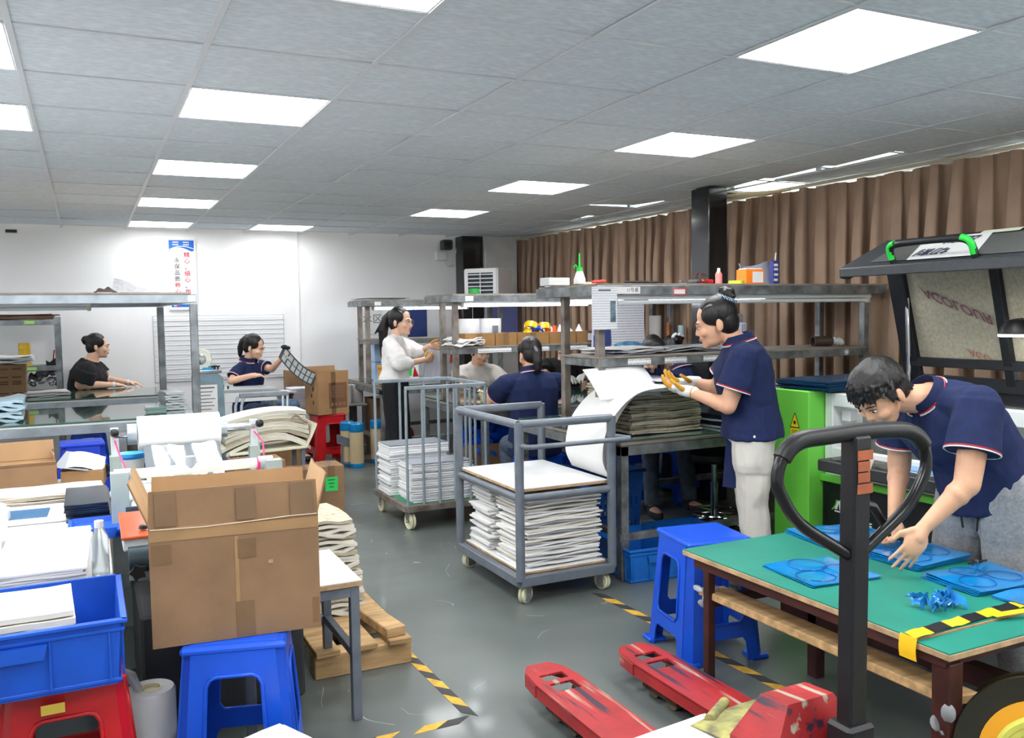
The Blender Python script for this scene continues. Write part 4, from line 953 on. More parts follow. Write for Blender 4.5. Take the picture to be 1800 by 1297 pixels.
for k, (x, y, l) in enumerate(((2.36, 8.42, 'right-hand beige paper roll with blue ends, front of the aisle pair'), (2.31, 8.58, 'left-hand beige paper roll with blue ends, behind its twin'), (2.72, 8.32, 'beige roll with blue ends just left of the blouse woman\'s legs'), (2.62, 8.58, 'beige roll with blue ends half hidden behind the bench leg'))):
    t = thing('paper_roll', l, 'paper roll', (x, y, 0), 0, 'beige paper rolls with blue ends')
    MB().cyl((0, 0, .03), (0, 0, .40), .068, n=28).obj('roll', beigetube, t)
    be = mat('blue_shrink_film', (24, 140, 204), .25, 0, (12, .2))
    MB().lathe([(.069, 0), (.0705, .01), (.0705, .04), (.069, .045)], 28).obj('blue_end', be, t); MB().lathe([(.069, .355), (.071, .36), (.071, .43), (.06, .445), (.03, .44), (.028, .42)], 28).obj('blue_end', be, t)
st = thing('side_table', 'low grey side table at the back carrying paper stacks and a white roll', 'table', (2.28, 9.42, 0))
MB().box((0, 0, .535), (.86, .42, .02), .002).obj('table_top', mat('grey_laminate', (170, 176, 178), .35), st)
for sx in (-.38, .4):
    for sy in (-.17, .17): MB().beam((sx, sy, 0), (sx, sy, .526), .035, .035).obj('leg', greypaint, st)
stack('paper_stack', 'tall stack of white sheets on the low grey side table', 'paper stack', (2.03, 9.36, .546), .26, .3, .2, 14, mat('bluish_paper', (206, 208, 222), .8), 0, .004, None, .0015)
stack('sheet_stack', 'dark and white sheets stacked beside the seated woman\'s knee', 'paper stack', (1.86, 9.32, .546), .1, .28, .18, 7, paper, .1, .012, None, .002, 3, [darkglass])
carton('cardboard_box', 'open brown carton behind the paper stack at the back wall', (2.1, 9.75, .546), .3, .2, .36, 0, tape=False)
t = thing('paper_roll', 'white paper roll standing on the low grey side table', 'paper roll', (2.53, 9.38, .546)); MB().lathe([(.03, 0), (.062, 0), (.062, .2), (.03, .2)], 24, closed=True).obj('roll', paper, t); MB().lathe([(.03, .0), (.03, .19), (.024, .19), (.024, 0)], 20, closed=True).obj('core', cardboard, t)
t = thing('paper_roll', 'second white paper roll beside the first on the side table', 'paper roll', (2.66, 9.4, .546)); MB().lathe([(.03, 0), (.06, 0), (.06, .2), (.03, .2)], 24, closed=True).obj('roll', paper, t); MB().lathe([(.03, .0), (.03, .19), (.024, .19), (.024, 0)], 20, closed=True).obj('core', cardboard, t)
carton('cardboard_box', 'small brown carton under the farthest bench by the white rolls', (2.85, 9.3, .0), .2, .3, .6, 0, closed=True)
# ---------------------------------------------------------------- on and around the right benches
Z3 = 1.6645
def small_bottle(name, label, loc, r, h, mbody, mcap, cap=.25, group=None):
    t = thing(name, label, 'bottle', loc, 0, group)
    MB().lathe([(r*.8, 0), (r, .004), (r, h*.62), (r*.5, h*.8), (r*.4, h*(1-cap))], 18).obj('body', mbody, t)
    MB().cyl((0, 0, h*(1-cap)-.004), (0, 0, h), r*.45, n=14).obj('cap', mcap, t)
    return t
t = thing('squeeze_bottle', 'white squeeze bottle with bright green nozzle on the nearest overhead shelf', 'bottle', (2.66, 4.55, Z3))
MB().lathe([(.03, 0), (.036, .004), (.036, .03), (.02, .075), (.017, .08)], 20).obj('body', white, t)
gn = mat('bright_green_plastic', (40, 206, 70), .35)
MB().cyl((0, 0, .078), (0, 0, .1), .018, n=16).cyl((0, 0, .1), (0, 0, .185), .006, .004, 10).path([(-.012, 0, .1), (-.03, 0, .12), (-.035, 0, .11), (-.034, 0, .095)], .004, 6).obj('nozzle', gn, t)
carton('cardboard_box', 'small white box behind the green-nozzled squeeze bottle', (2.64, 4.82, Z3), .16, .1, .05, .1, closed=True, m=mat('greyish_white_card', (206, 206, 206), .7), tape=False)
t = MB().box((0, 0, .012), (.11, .05, .024), .006).obj('beige_eraser', mat('beige_plastic2', (190, 184, 160), .5), loc=(2.86, 4.8, Z3)); tag(t, 'beige block beside the small white box on the nearest shelf', 'block')
t = MB().cyl((-.05, 0, .01), (.05, .02, .016), .009, n=8).obj('red_marker', mat('red_marker', (220, 60, 50), .4), loc=(2.72, 4.42, Z3)); tag(t, 'short red marker lying by the green-nozzled bottle', 'pen')
for k, (x, l, y) in enumerate(((2.93, .15, 4.36), (3.02, .17, 4.4), (3.1, .12, 4.45))):
    t = MB().cyl((-l/2, 0, .008), (l/2, R.uniform(-.03, .03), .008), .0065, n=8).obj('pen', black, loc=(x, y, Z3)); tag(t, ['first black pen from the left on the nearest overhead shelf', 'middle black pen on the nearest overhead shelf', 'third black pen from the left on the nearest overhead shelf'][k], 'pen', 'black pens on the overhead shelf')
t = thing('scissors', 'scissors with dark loop handles on the nearest overhead shelf', 'scissors', (3.42, 4.4, Z3))
for s in (-1, 1):
    MB().path([(.02+.03*math.cos(a*PI/6), s*.025+.01*math.sin(a*PI/6), .035+.028*math.sin(a*PI/6)) for a in range(12)], .005, 6, True).obj('handle', mat('dark_brown_plastic', (70, 44, 36), .4), t)
    MB().beam((0, s*.01, .02), (-.14, -s*.008, .012), .003, .014).obj('blade', steel, t)
t = MB().box((0, 0, .014), (.09, .04, .026), .008).obj('red_knife', redplastic, loc=(3.5, 4.42, Z3)); tag(t, 'small red and black cutter between scissors and pink bottle', 'cutter')
small_bottle('small_bottle', 'small clear bottle of pink liquid with white cap on the nearest shelf', (3.62, 4.45, Z3), .022, .1, mat('pink_liquid', (232, 150, 146), .15, trans=.4), white)
t = MB().lathe([(.02, 0), (.05, 0), (.05, .022), (.02, .022)], 24, closed=True).obj('tape_ring', mat('lime_tape', (206, 222, 70), .35), loc=(3.77, 4.46, Z3)); tag(t, 'lime green tape ring lying beside the pink bottle', 'tape roll')
b = carton('tissue_box', 'orange tissue box with a white label on the nearest overhead shelf', (3.92, 4.5, Z3), .15, .1, .095, -.05, closed=True, m=mat('orange_card', (248, 132, 30), .5), tape=False)
MB().box((.02, -.0508, .045), (.085, .001, .07)).obj('white_label', white, b); MB().box((0, 0, .099), (.13, .08, .008), .002).obj('tissue', white, b)
t = thing('milk_carton', 'blue and white drink carton with a straw on the nearest overhead shelf', 'drink carton', (4.14, 4.52, Z3))
MB().box((0, 0, .078), (.05, .036, .156), .003).obj('body', mat('deep_blue_carton', (52, 62, 142), .5), t)
for z in (.03, .065, .1, .128): MB().box((R.uniform(-.004, .004), -.0186, z), (.034, .001, .016)).obj('print', white, t)
MB().cyl((.008, 0, .154), (.016, 0, .21), .004, n=8).obj('straw', white, t)
t = MB().sheet(lambda u, v: ((u-.5)*.28, .02*math.sin(u*7)+.05*v, .15*v*(1-.12*math.sin(u*5))+.003), 10, 8, (0, .008, 0)).obj('grey_cloth', mat('greyish_blue_cloth', (166, 172, 192), .9, 0, (6, .12), (20, .3)), loc=(4.2, 4.72, Z3)); tag(t, 'greyish folded paper cloth propped behind the drink carton', 'cloth')
# notice on the left post pair of the nearest bench
n = thing('notice', 'printed notice with a small photo hung on the nearest bench corner', 'notice', (2.615, 4.2, 1.52))
MB().box((0, 0, 0), (.165, .002, .24)).obj('sheet', printed, n); MB().box((.055, -.0016, -.02), (.036, .001, .12)).obj('photo', mat('bluish_photo', (120, 148, 162), .4, 0, (20, .5)), n); MB().box((0, -.0016, .1), (.08, .001, .01)).obj('heading', MATS['grey_ink'], n)
text('全检1号桌', .028, ink, b3, (2.79-b3.location.x, 4.2145-b3.location.y, 1.62), (1, 0, 0), (0, 0, 1)); MB().box((2.79-b3.location.x, 4.2155-b3.location.y, 1.62), (.15, .002, .04)).obj('label', paper, b3)
MB().box((3.14-b3.location.x, 4.2155-b3.location.y, 1.612), (.09, .002, .038)).obj('label', white, b3)
fr = MB().plate([(-.045, -.019), (.045, -.019), (.045, .019), (-.045, .019)], [[(-.04, -.014), (.04, -.014), (.04, .014), (-.04, .014)]], .001, (3.14-b3.location.x, 4.214-b3.location.y, 1.612), (1, 0, 0), (0, 0, 1)); fr.obj('label_border', redink, b3)
# nearest bench middle shelf
zs = 1.24+.003
stack('paper_stack', 'grey-blue papers spread on the middle shelf of the nearest bench', 'paper stack', (2.95, 4.5, zs), .4, .32, .035, 6, mat('grey_blue_paper', (150, 158, 176), .7, 0, (5, .2)), .1, .02, None, .006, 3, [paper], jr=.06)
t = stack('paper_stack', 'white papers and film at the middle of the nearest bench shelf', 'paper stack', (3.45, 4.55, zs), .5, .28, .03, 5, paper, -.05, .02, None, .006, 3, [clearfilm], jr=.05)
t = MB().sheet(lambda u, v: ((u-.5)*.22, .012*math.sin(u*16)+.01*math.sin(v*5), -v*.36+.02*math.sin(u*3)), 18, 10, (0, .006, 0)).obj('blue_cloth', mat('light_blue_cloth', (120, 180, 222), .85, 0, (6, .1), (30, .2)), loc=(3.3, 5.0, 1.28)); tag(t, 'light blue cloth hanging behind the nearest bench shelf', 'cloth')
# far end of nearest bench
t = thing('paper_tube_short', 'short dark paper tube lying on the middle shelf by the laser machine', 'tube', (4.5, 4.45, zs)); MB().lathe([(.028, -.07), (.034, -.07), (.034, .07), (.028, .07)], 20, (0, 0, .035), (1, -.2, 0), closed=True).obj('tube', mat('dark_brown_tube', (78, 66, 56), .4), t)
mb = MB()
for i in range(5): mb.ell((R.uniform(-.03, .03), R.uniform(-.02, .02), .025+R.uniform(0, .012)), (.03, .02, .022), Euler((R.random(), R.random(), R.random())).to_matrix(), 8, 6)
t = mb.obj('crumpled_tissue', paper, loc=(4.64, 4.44, zs)); tag(t, 'crumpled white tissue beside the short dark tube', 'tissue')
gm = pattern_mat('pink_check_cloth', 'check', (226, 214, 222), (120, 84, 112), (70, 70, 70)); gm2 = pattern_mat('navy_check_cloth', 'check', (222, 226, 232), (36, 46, 88), (60, 60, 60))
for nm, lb, m, x0, y0, w_ in (('checked_shirt', 'pink and white checked shirt laid behind the gloved woman', gm, 4.0, 4.35, .25), ('checked_shirt', 'navy and white checked shirt laid beside the pink checked one', gm2, 4.2, 4.3, .2), ('grey_knit', 'dark grey knitted cloth over the steel rollers', mat('dark_grey_knit', (74, 76, 82), .95, 0, (30, .3), (60, .4)), 4.4, 4.32, .16)):
    t = MB().sheet(lambda u, v: ((u-.5)*w_*1.1+.02*v, (v-.5)*.3, .2-.14*abs(v-.3)-.05*max(0, .3-v)*4+.018*math.sin(u*8+v*3)+.01*math.sin(v*13)), 14, 14, .008).obj(nm, m, loc=(x0, y0, .79+.05)); tag(t, lb, 'shirt' if 'shirt' in nm else 'cloth')
rol = thing('steel_rollers', 'pair of shiny steel rollers on a stand at the far end of the nearest bench', 'rollers', (4.55, 4.2, .792))
for z in (.1, .17): MB().cyl((-.3, 0, z), (.25, .0, z), .032, n=20).obj('roller', chrome, rol)
for x in (-.29, -.1, .1, .22): MB().beam((x, .03, 0), (x, .03, .2), .02, .02).obj('upright', rustysteel, rol)
# stack of grey boards on nearest bench and the great curved sheets hanging over its end
stack('board_stack', 'thick stack of grey-edged paper boards on the nearest bench', 'board stack', (3.02, 4.42, .793), .5, .46, .27, 22, mat('grey_board_edge', (196, 190, 170), .9, 0, (20, .2), stretch=(1, 1, 10)), .02, .006, None, .003, 4, [paperedge, mat('dark_board_edge', (172, 166, 148), .9, 0, (20, .25))])
stack('board_stack', 'low stack of pale boards under grey cloth right of the thick stack', 'board stack', (3.55, 4.3, .793), .36, .3, .08, 6, mat('dull_paper', (196, 198, 200), .8), .08, .012, None, .004, 3, [darkglass])
cs = thing('curved_sheets', 'large white sheets draped from the board stack down onto the trolley shelf', 'paper sheets', (2.6, 4.22, 0))
for k in range(6):
    w0 = .27-.002*k
    def fn(u, v, k=k):
        # u along: trolley shelf -> up -> arch over onto the stack
        P = [(-.17+.01*k, .605), (-.215+.012*k, .72), (-.17+.012*k, .9), (-.02+.008*k, 1.04), (.16, 1.075-.004*k), (.4, 1.07-.004*k)]
        s_ = u*(len(P)-1); i = min(int(s_), len(P)-2); f_ = s_-i
        def c(j): return V((*P[max(0, min(len(P)-1, j))], 0))
        p = .5*((2*c(i))+(c(i+1)-c(i-1))*f_+(2*c(i-1)-5*c(i)+4*c(i+1)-c(i+2))*f_**2+(3*c(i)-c(i-1)-3*c(i+1)+c(i+2))*f_**3)
        return (p.x+.09+(v-.5)*.02, (v-.5)*.44+.02*k*.3-.03*u, p.y)
    MB().sheet(fn, 30, 3, (.0025, 0, .0025)).obj('sheet', paper, cs)
t = MB().sheet(lambda u, v: ((u-.5)*.43, (v-.5)*.24, -.03*max(0, u-.8)/.2+.008*math.sin(v*3)), 12, 6, .004).obj('top_sheet', paper, loc=(2.75, 4.22, 1.1), rot=(.72, -.04, .0)); tag(t, 'stiff white sheet tilted up on top of the draped sheets', 'sheet')
t = MB().sheet(lambda u, v: ((u-.5)*.3, (v-.5)*.3, .004+.015*math.sin(u*4)*v), 8, 5, .003).obj('loose_sheet', mat('bluish_paper', (206, 208, 222), .8), loc=(3.1, 4.3, 1.09)); tag(t, 'bluish white sheet under the gloved hands on the board stack', 'sheet')
# papers clipped to a stand beside the gloved woman's face
t = stack('hanging_papers', 'bundle of bluish papers hanging upright by the gloved woman\'s face', 'papers', (4.05, 4.75, 1.25), .1, .16, .06, 5, mat('bluish_paper', (206, 208, 222), .8), 0, .004, None, .002)
t.rotation_euler = (0, -PI/2, .3); t.location = (3.98, 4.7, 1.36)
t = MB().box((0, 0, 0), (.2, .004, .22), .001).obj('folder', mat('pale_grey_folder', (186, 192, 206), .5), loc=(4.06, 4.85, 1.36)); tag(t, 'pale grey folder standing behind the bluish hanging papers', 'folder')
# ---- middle bench
zb = 1.235+.003
binm = mat('brown_bin_card', (158, 118, 72), .8, 0, (9, .15)); 
x = 2.73
for k, (w_, lb) in enumerate(((.27, 'first brown bin box from the left on the middle bench, white rolls behind'), (.2, 'second brown bin box from the left, below the white rolls'), (.3, 'third brown bin box from the left, below the yellow tape rolls'), (.26, 'fourth brown bin box from the left, behind the post pair'))):
    carton('bin_box', lb, (x+w_/2, 6.6, zb), w_-.006, .2, .1, 0, {}, binm, 'brown bin boxes on the middle bench', cat='box')
    x += w_
b = carton('bin_box', 'fifth brown bin box with a white label and white paper cones', (x+.13, 6.6, zb), .24, .2, .1, 0, {}, binm, 'brown bin boxes on the middle bench', cat='box'); MB().box((.03, -.102, .05), (.09, .001, .06)).obj('label', white, b)
for k in range(4):
    t = MB().cyl((0, 0, 0), (.01, 0, .09), .05, .004, 7).obj('paper_cone', paper, loc=(3.58+k*.09, 6.6, zb+.06+.01*(k % 2)), rot=(R.uniform(-.3, .3), R.uniform(-.3, .3), k)); tag(t, ['leftmost', 'second', 'third', 'rightmost'][k]+' white folded paper peak sticking out of the bin boxes', 'paper', 'folded paper peaks in the bin boxes')
for k, x in enumerate((2.9, 3.1)):
    t = thing('white_roll', ['left', 'right'][k]+' wide white paper roll standing behind the bin boxes', 'paper roll', (x, 6.83, zb)); MB().lathe([(.03, 0), (.1, 0), (.1, .22), (.03, .22)], 28, closed=True).obj('roll', paper, t)
t = MB().box((0, 0, .09), (.05, .02, .08), .004).obj('silver_can', steel, loc=(3.09, 6.69, zb+.03)); tag(t, 'small silver box before the right white roll', 'box')
ytape = mat('yellow_tape', (222, 178, 20), .25)
for k, (x, z, m, rz, l) in enumerate(((3.38, .14, ytape, .2, 'large yellow tape roll lying in the third bin box, left'), (3.5, .13, ytape, -.1, 'large yellow tape roll in the third bin box, right'), (3.42, .09, mat('royal_blue_tape', (24, 60, 176), .25), .1, 'royal blue tape roll tilted before the yellow ones'), (3.36, .07, ytape, .5, 'small yellow tape roll below the large left one'))):
    t = MB().lathe([(.045, -.028), (.06, -.028), (.06, .028), (.045, .028)], 28, (0, 0, 0), (.25+rz, .5 if k != 2 else 1, .9 if k != 2 else .5), closed=True).obj('tape_roll', m, loc=(x, 6.6-.03*(k == 2), zb+z)); tag(t, l, 'tape roll')
for k, x in enumerate((3.52, 3.58)):
    t = MB().cyl((0, 0, 0), (.0, 0, .12), .018, n=12).obj('orange_tube', mat('orange_plastic', (250, 96, 40), .4), loc=(x, 6.57-.02*k, zb+.03)); tag(t, ['left', 'right'][k]+' orange tube in the third bin box by the tape rolls', 'tube')
stack('paper_stack', 'curled white papers on the left end of the middle bench shelf', 'paper stack', (2.75, 6.55, zb), .22, .24, .05, 6, paper, .2, .015, None, .012, 4, jr=.08) .location.z = zb+.0
b = carton('bin_box', 'brown bin box with two small white labels near the amber bottles', (4.32, 6.6, zb), .3, .2, .11, 0, {}, binm, cat='box')
for x in (-.06, .07): MB().box((x, -.102, .06), (.075, .001, .06)).obj('label', white, b)
stack('paper_stack', 'papers and red card lying on the labelled bin box', 'paper stack', (4.3, 6.6, zb+.112), .24, .2, .02, 4, paper, .1, .01, None, .004, 3, [redplastic])
t = thing('white_roll', 'upright white film roll left of the amber bottles', 'roll', (4.66, 6.62, zb)); MB().lathe([(.03, 0), (.055, 0), (.055, .22), (.03, .22)], 24, closed=True).obj('roll', mat('white_film_roll', (244, 244, 242), .35), t)
amber = mat('amber_glass', (150, 88, 24), .1, trans=.3)
for k, x in enumerate((4.73, 4.79)): small_bottle('amber_bottle', ['left', 'right'][k]+' amber glass bottle beside the upright white roll', (x-.01, 6.5+.06*k, zb), .028, .2, amber, mat('amber_cap', (120, 66, 30), .4), .2)
t = MB().cyl((0, 0, 0), (0, 0, .13), .03, n=16).obj('pale_jar', mat('pale_teal_jar', (176, 204, 208), .3), loc=(4.8, 6.42+.0, zb)); tag(t, 'pale teal jar right of the amber bottles', 'jar')
hp = thing('hanging_sheet', 'deep blue sheet hanging from the middle bench, left of the gridded chart', 'sheet', (3.93, 6.36, 1.4)); MB().sheet(lambda u, v: ((u-.5)*.17, .01*math.sin(v*5), .2-.4*v), 4, 6, (0, .003, 0)).obj('sheet', mat('deep_blue_print', (48, 66, 128), .6), hp)
MB().sheet(lambda u, v: (-.085-.02*v+.03*u*v, -.005, .2-.42*v), 4, 6, (0, .003, 0)).obj('side_sheet', mat('bluish_paper', (206, 208, 222), .8), hp)
gridm_ = pattern_mat('grid_chart', 'lines', (222, 224, 230), (160, 164, 176), (60, 60, 45))
t = MB().sheet(lambda u, v: ((u-.5)*.34, .008*math.sin(v*4), .2-.41*v), 4, 6, (0, .003, 0)).obj('grid_chart', gridm_, loc=(4.19, 6.35, 1.4)); tag(t, 'pale gridded chart sheet hanging from the middle bench', 'chart')
# middle bench table top
t = crate('cream_tray', 'cream plastic tray at the front of the middle bench beside the navy polo', (2.98, 6.2, .793), .4, .3, .1, 0, mat('cream_tray_plastic', (214, 208, 170), .45), 'tray')
mb = MB()
for i in range(14): mb.ell((R.uniform(-.12, .12), R.uniform(-.08, .08), R.uniform(.03, .14)), (R.uniform(.03, .06), R.uniform(.02, .05), R.uniform(.01, .02)), Euler((R.uniform(-1, 1), R.uniform(-1, 1), R.uniform(0, 3))).to_matrix(), 8, 6)
t = mb.obj('clear_bag_heap', MATS['shiny_clear_bags'], loc=(2.9, 6.7, .79)); tag(t, 'heap of shiny clear bags by the post pair of the middle bench', 'bags')
small_bottle('small_bottle', 'small white pump bottle behind the man in the light tee', (3.66, 7.0, .793), .03, .2, white, white)
b = carton('cardboard_box', 'open brown carton stuffed with crumpled blue film under the middle bench', (2.93, 6.55, 0), .44, .4, .46, 0, {}, tape=False)
mb = MB()
for i in range(60):
    p = V((R.uniform(-.19, .19), R.uniform(-.17, .17), R.uniform(.0, .16))); a, c_ = V((R.uniform(-1, 1), R.uniform(-1, 1), R.uniform(-1, 1))).normalized()*.08, V((R.uniform(-1, 1), R.uniform(-1, 1), R.uniform(-1, 1))).normalized()*.07
    mb.sheet(lambda u, v: p+a*(u-.5)*2+c_*(v-.5)*2+V((0, 0, .03*math.sin(u*6+v*5))), 4, 4, .002)
t = mb.obj('blue_film_heap', mat('crumpled_blue_film', (10, 92, 222), .15, 0, (14, .3), coat=.5), loc=(2.93, 6.55, .4)); tag(t, 'crumpled bright blue film overflowing the carton under the middle bench', 'film', kind='stuff')
crate('plastic_crate', 'low blue crate under the middle bench behind the carton of blue film', (3.4, 6.6, 0), .5, .36, .3)
# ---- farthest bench
for k in range(7):
    t = MB().box((0, 0, .013), (.16, .22, .026), .004).obj('envelope_bundle', mat('orange_kraft_paper', (224, 160, 56), .8, 0, (9, .12)), loc=(2.76+R.uniform(-.008, .008), 8.6, .793+k*.0275), rot=(0, 0, R.uniform(-.06, .06)))
    tag(t, ['bottom', 'second from bottom', 'third from bottom', 'middle', 'third from top', 'second from top', 'topmost'][k]+' orange kraft bundle of the stack left of the blouse woman', 'bundle', 'orange kraft bundles on the farthest bench')
for k, z in enumerate((.0, .2)):
    carton('pale_blue_box', ['lower', 'upper'][k]+' pale blue box on the farthest bench behind the orange bundles', (2.95, 9.3, .793+z), .3, .24, .195, 0, closed=True, m=mat('pale_blue_card', (168, 196, 230) if k == 0 else (168, 196, 230), .6), tape=False, cat='box')
b = carton('gift_bag', 'green and red printed card behind the blouse woman\'s papers', (3.05, 8.7, .793), .14, .05, .2, .0, closed=True, m=white, tape=False, cat='card')
MB().box((-.035, -.0255, .12), (.05, .001, .1)).obj('green_print', gn, b); MB().add([(-.0, -.026, .06), (.065, -.026, .06), (.02, -.026, .17), (.0, -.025, .06), (.065, -.025, .06), (.02, -.025, .17)], [(0, 1, 2), (5, 4, 3), (0, 3, 4, 1), (1, 4, 5, 2), (2, 5, 3, 0)]).obj('red_print', redplastic, b)
t = stack('paper_stack', 'thin dark and white sheets lying on the farthest overhead shelf', 'paper stack', (2.85, 9.1, 1.6645), .5, .3, .02, 4, paper, .05, .02, None, .002, 3, [darkglass])
# air cooler on the farthest overhead shelf
ac = thing('air_cooler', 'white box air cooler with dark louvres before the white column', 'air cooler', (4.14, 9.13, 1.6645), -.85)
MB().box((0, .0, .17), (.42, .42, .34), .015).obj('casing', white, ac)
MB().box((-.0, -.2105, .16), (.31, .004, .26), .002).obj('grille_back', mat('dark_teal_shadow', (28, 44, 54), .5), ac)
for k in range(6): MB().box((-.0, -.222, .05+k*.044), (.31, .022, .006), .001, (.5, 0, 0)).obj('louvre', white, ac)
MB().box((.0, -.222, .16), (.008, .01, .26)).obj('louvre_bar', white, ac)
fr = MB().plate([(-.19, .01), (.19, .01), (.19, .33), (-.19, .33)], [[(-.155, .03), (.155, .03), (.155, .29), (-.155, .29)]], .02, (0, -.2, 0), (1, 0, 0), (0, 0, 1)); fr.obj('front_frame', white, ac)
t = MB().lathe([(.025, 0), (.045, 0), (.045, .04), (.025, .04)], 24, closed=True).obj('green_tape', mat('green_tape', (40, 150, 66), .3), loc=(2.86, 6.6, 1.6645)); tag(t, 'small green tape roll on the middle overhead shelf', 'tape roll')
small_bottle('small_bottle', 'small clear bottle on the right of the middle overhead shelf', (3.55, 6.6, 1.6645), .028, .09, mat('clear_plastic', (226, 234, 236), .12), white)
mb = MB()
for i in range(5): mb.ell((R.uniform(-.04, .04), R.uniform(-.02, .02), .025+R.uniform(0, .012)), (.035, .02, .026), Euler((R.random(), R.random(), R.random())).to_matrix(), 8, 6)
t = mb.obj('crumpled_tissue', paper, loc=(3.66, 6.6, 1.6645)); tag(t, 'crumpled white tissue on the middle overhead shelf beside the bottle', 'tissue')
# ---- under the nearest bench
crate('plastic_crate', 'light blue open crate on the floor in front of the nearest bench leg', (2.83, 4.22, 0), .36, .5, .19, -.08, mat('lighter_blue_crate', (26, 112, 206), .42, 0, (7, .12)))
crate('plastic_crate', 'second light blue crate on the floor right of the first', (3.28, 4.3, 0), .36, .5, .17, -.08, mat('lighter_blue_crate', (26, 112, 206), .42))
bk = thing('laundry_basket', 'dark blue slotted plastic basket under the nearest bench behind the leg', 'basket', (2.93, 4.78, .0))
bkm = mat('dark_blue_basket', (36, 86, 164), .4)
for k in range(4):
    a = k*PI/2; ux = V((math.cos(a), math.sin(a), 0)); n = V((math.sin(a), -math.cos(a), 0)); W = .19
    holes = []
    for r_ in range(5):
        for c_ in range(9): x = -.15+c_*.0375; z = .06+r_*.075; holes.append([(x-.008, z), (x+.008, z), (x+.008, z+.052), (x-.008, z+.052)])
    MB().plate([(-W+.02, 0), (W-.02, 0), (W+.01, .5), (-W-.01, .5)], holes, .005, n*(W-.02), ux, V((n.x*.05, n.y*.05, 1))).obj('slotted_side', bkm, bk)
MB().box((0, 0, .006), (.34, .34, .01)).obj('bottom', bkm, bk); MB().path([(-.205, -.205, .5), (.205, -.205, .5), (.205, .205, .5), (-.205, .205, .5)], .012, 8, True).obj('rim', bkm, bk)
make_stool('plastic_stool', 'blue plastic stool under the nearest bench where a worker in jeans sits', blueplastic, (3.62, 5.55, 0), .1, .47, BS)
make_stool('plastic_stool', 'blue plastic stool of the woman with the hair clip', blueplastic, (4.25, 5.72, 0), .2, .47, BS)
make_stool('plastic_stool', 'blue plastic stool of the seated woman seen from behind', blueplastic, (2.95, 5.68, 0), .1, .47, BS)
so = thing('swivel_stool', 'black swivel stool with chrome column and foot ring under the nearest bench', 'stool', (3.72, 4.62, 0))
MB().lathe([(.0, .5), (.15, .5), (.17, .52), (.17, .555), (.15, .575), (0, .58)], 28).obj('seat', mat('black_leather', (26, 24, 26), .4), so)
MB().cyl((0, 0, .1), (0, 0, .36), .025, n=18).cyl((0, 0, .36), (0, 0, .5), .018, n=16).obj('column', chrome, so)
MB().path([(.17*math.cos(a*PI/14), .17*math.sin(a*PI/14), .16) for a in range(28)], .008, 8, True).obj('foot_ring', chrome, so)
for k in range(5):
    a = k*2*PI/5+.3; c_, s_ = math.cos(a), math.sin(a)
    MB().path([(0, 0, .13), (.1*c_, .1*s_, .12), (.2*c_, .2*s_, .06), (.21*c_, .21*s_, .04)], .014, 8).obj('leg', chrome, so); MB().cyl((.21*c_-.01*s_, .21*s_+.01*c_, .022), (.21*c_+.01*s_, .21*s_-.01*c_, .022), .022, n=14).obj('castor', black, so)
    MB().cyl((0, 0, .16), (.17*c_, .17*s_, .16), .005, n=6).obj('ring_spoke', chrome, so)

t = carton('yellow_carton', 'small yellow carton on the floor behind the blouse woman', (2.58, 7.95, 0), .12, .16, .3, .2, closed=True, m=mat('yellow_card', (226, 196, 30), .5), tape=False)
mb = MB()
for i in range(12): mb.ell((R.uniform(-.1, .1), R.uniform(-.1, .1), R.uniform(.1, .5)), (R.uniform(.07, .11), R.uniform(.06, .1), R.uniform(.08, .12)), None, 10, 8)
t = mb.obj('red_bag', mat('dark_red_bag', (150, 24, 34), .5, 0, (8, .3)), loc=(2.88, 8.75, .0)); tag(t, 'bulging dark red bag under the farthest bench', 'bag')
# ---------------------------------------------------------------- right foreground: blue stool, green table, pallet truck, strap reel
make_stool('plastic_stool', 'tall blue plastic stool standing in the aisle by the green table', blueplastic, (2.42, 3.08, 0), -.16, .52, BS, .19, .15)
gtab = thing('green_table', 'low green-topped table on dark red-brown legs, piled with blue film', 'table', (2.6, 2.3, 0))
brown = mat('dark_red_brown_paint', (74, 36, 32), .5, 0, (9, .3), (40, .06)); greentop = mat('green_table_sheet', (28, 134, 116), .5, 0, (3, .12, 8), (160, .04))
def gl(x, y, z): return (x-2.6, y-2.3, z)
MB().ab(gl(2.17, 1.775, .497), gl(3.02, 2.9, .517), .002).obj('board_edge', woodedge, gtab); MB().ab(gl(2.172, 1.777, .517), gl(3.018, 2.898, .521)).obj('green_top', greentop, gtab)
MB().ab(gl(2.17, 1.655, .49), gl(3.02, 1.77, .509), .002).obj('extension_edge', woodedge, gtab); MB().ab(gl(2.172, 1.657, .509), gl(3.018, 1.768, .513)).obj('extension_top', greentop, gtab)
for x, y, w_ in ((2.205, 2.77, .035), (2.22, 1.7, .06), (2.63, 2.62, .05), (2.97, 2.8, .045), (2.97, 1.72, .05)): MB().beam(gl(x, y, 0), gl(x, y, .47), w_, w_, .003).obj('leg', brown, gtab)
for x in (2.2, 2.63, 2.97): MB().beam(gl(x, 1.68, .478), gl(x, 2.84, .478), .035, .036).obj('apron', brown, gtab)
for y in (1.7, 2.77): MB().beam(gl(2.2, y, .477), gl(2.99, y, .477), .035, .035).obj('apron', brown, gtab)
MB().beam(gl(2.63, 1.72, .28), gl(2.63, 2.8, .25), .05, .07).obj('cross_bar', brown, gtab); MB().beam(gl(2.22, 2.77, .33), gl(2.97, 2.77, .33), .03, .04).obj('cross_bar', brown, gtab); MB().beam(gl(2.22, 1.7, .25), gl(2.97, 1.7, .25), .04, .06).obj('cross_bar', brown, gtab)
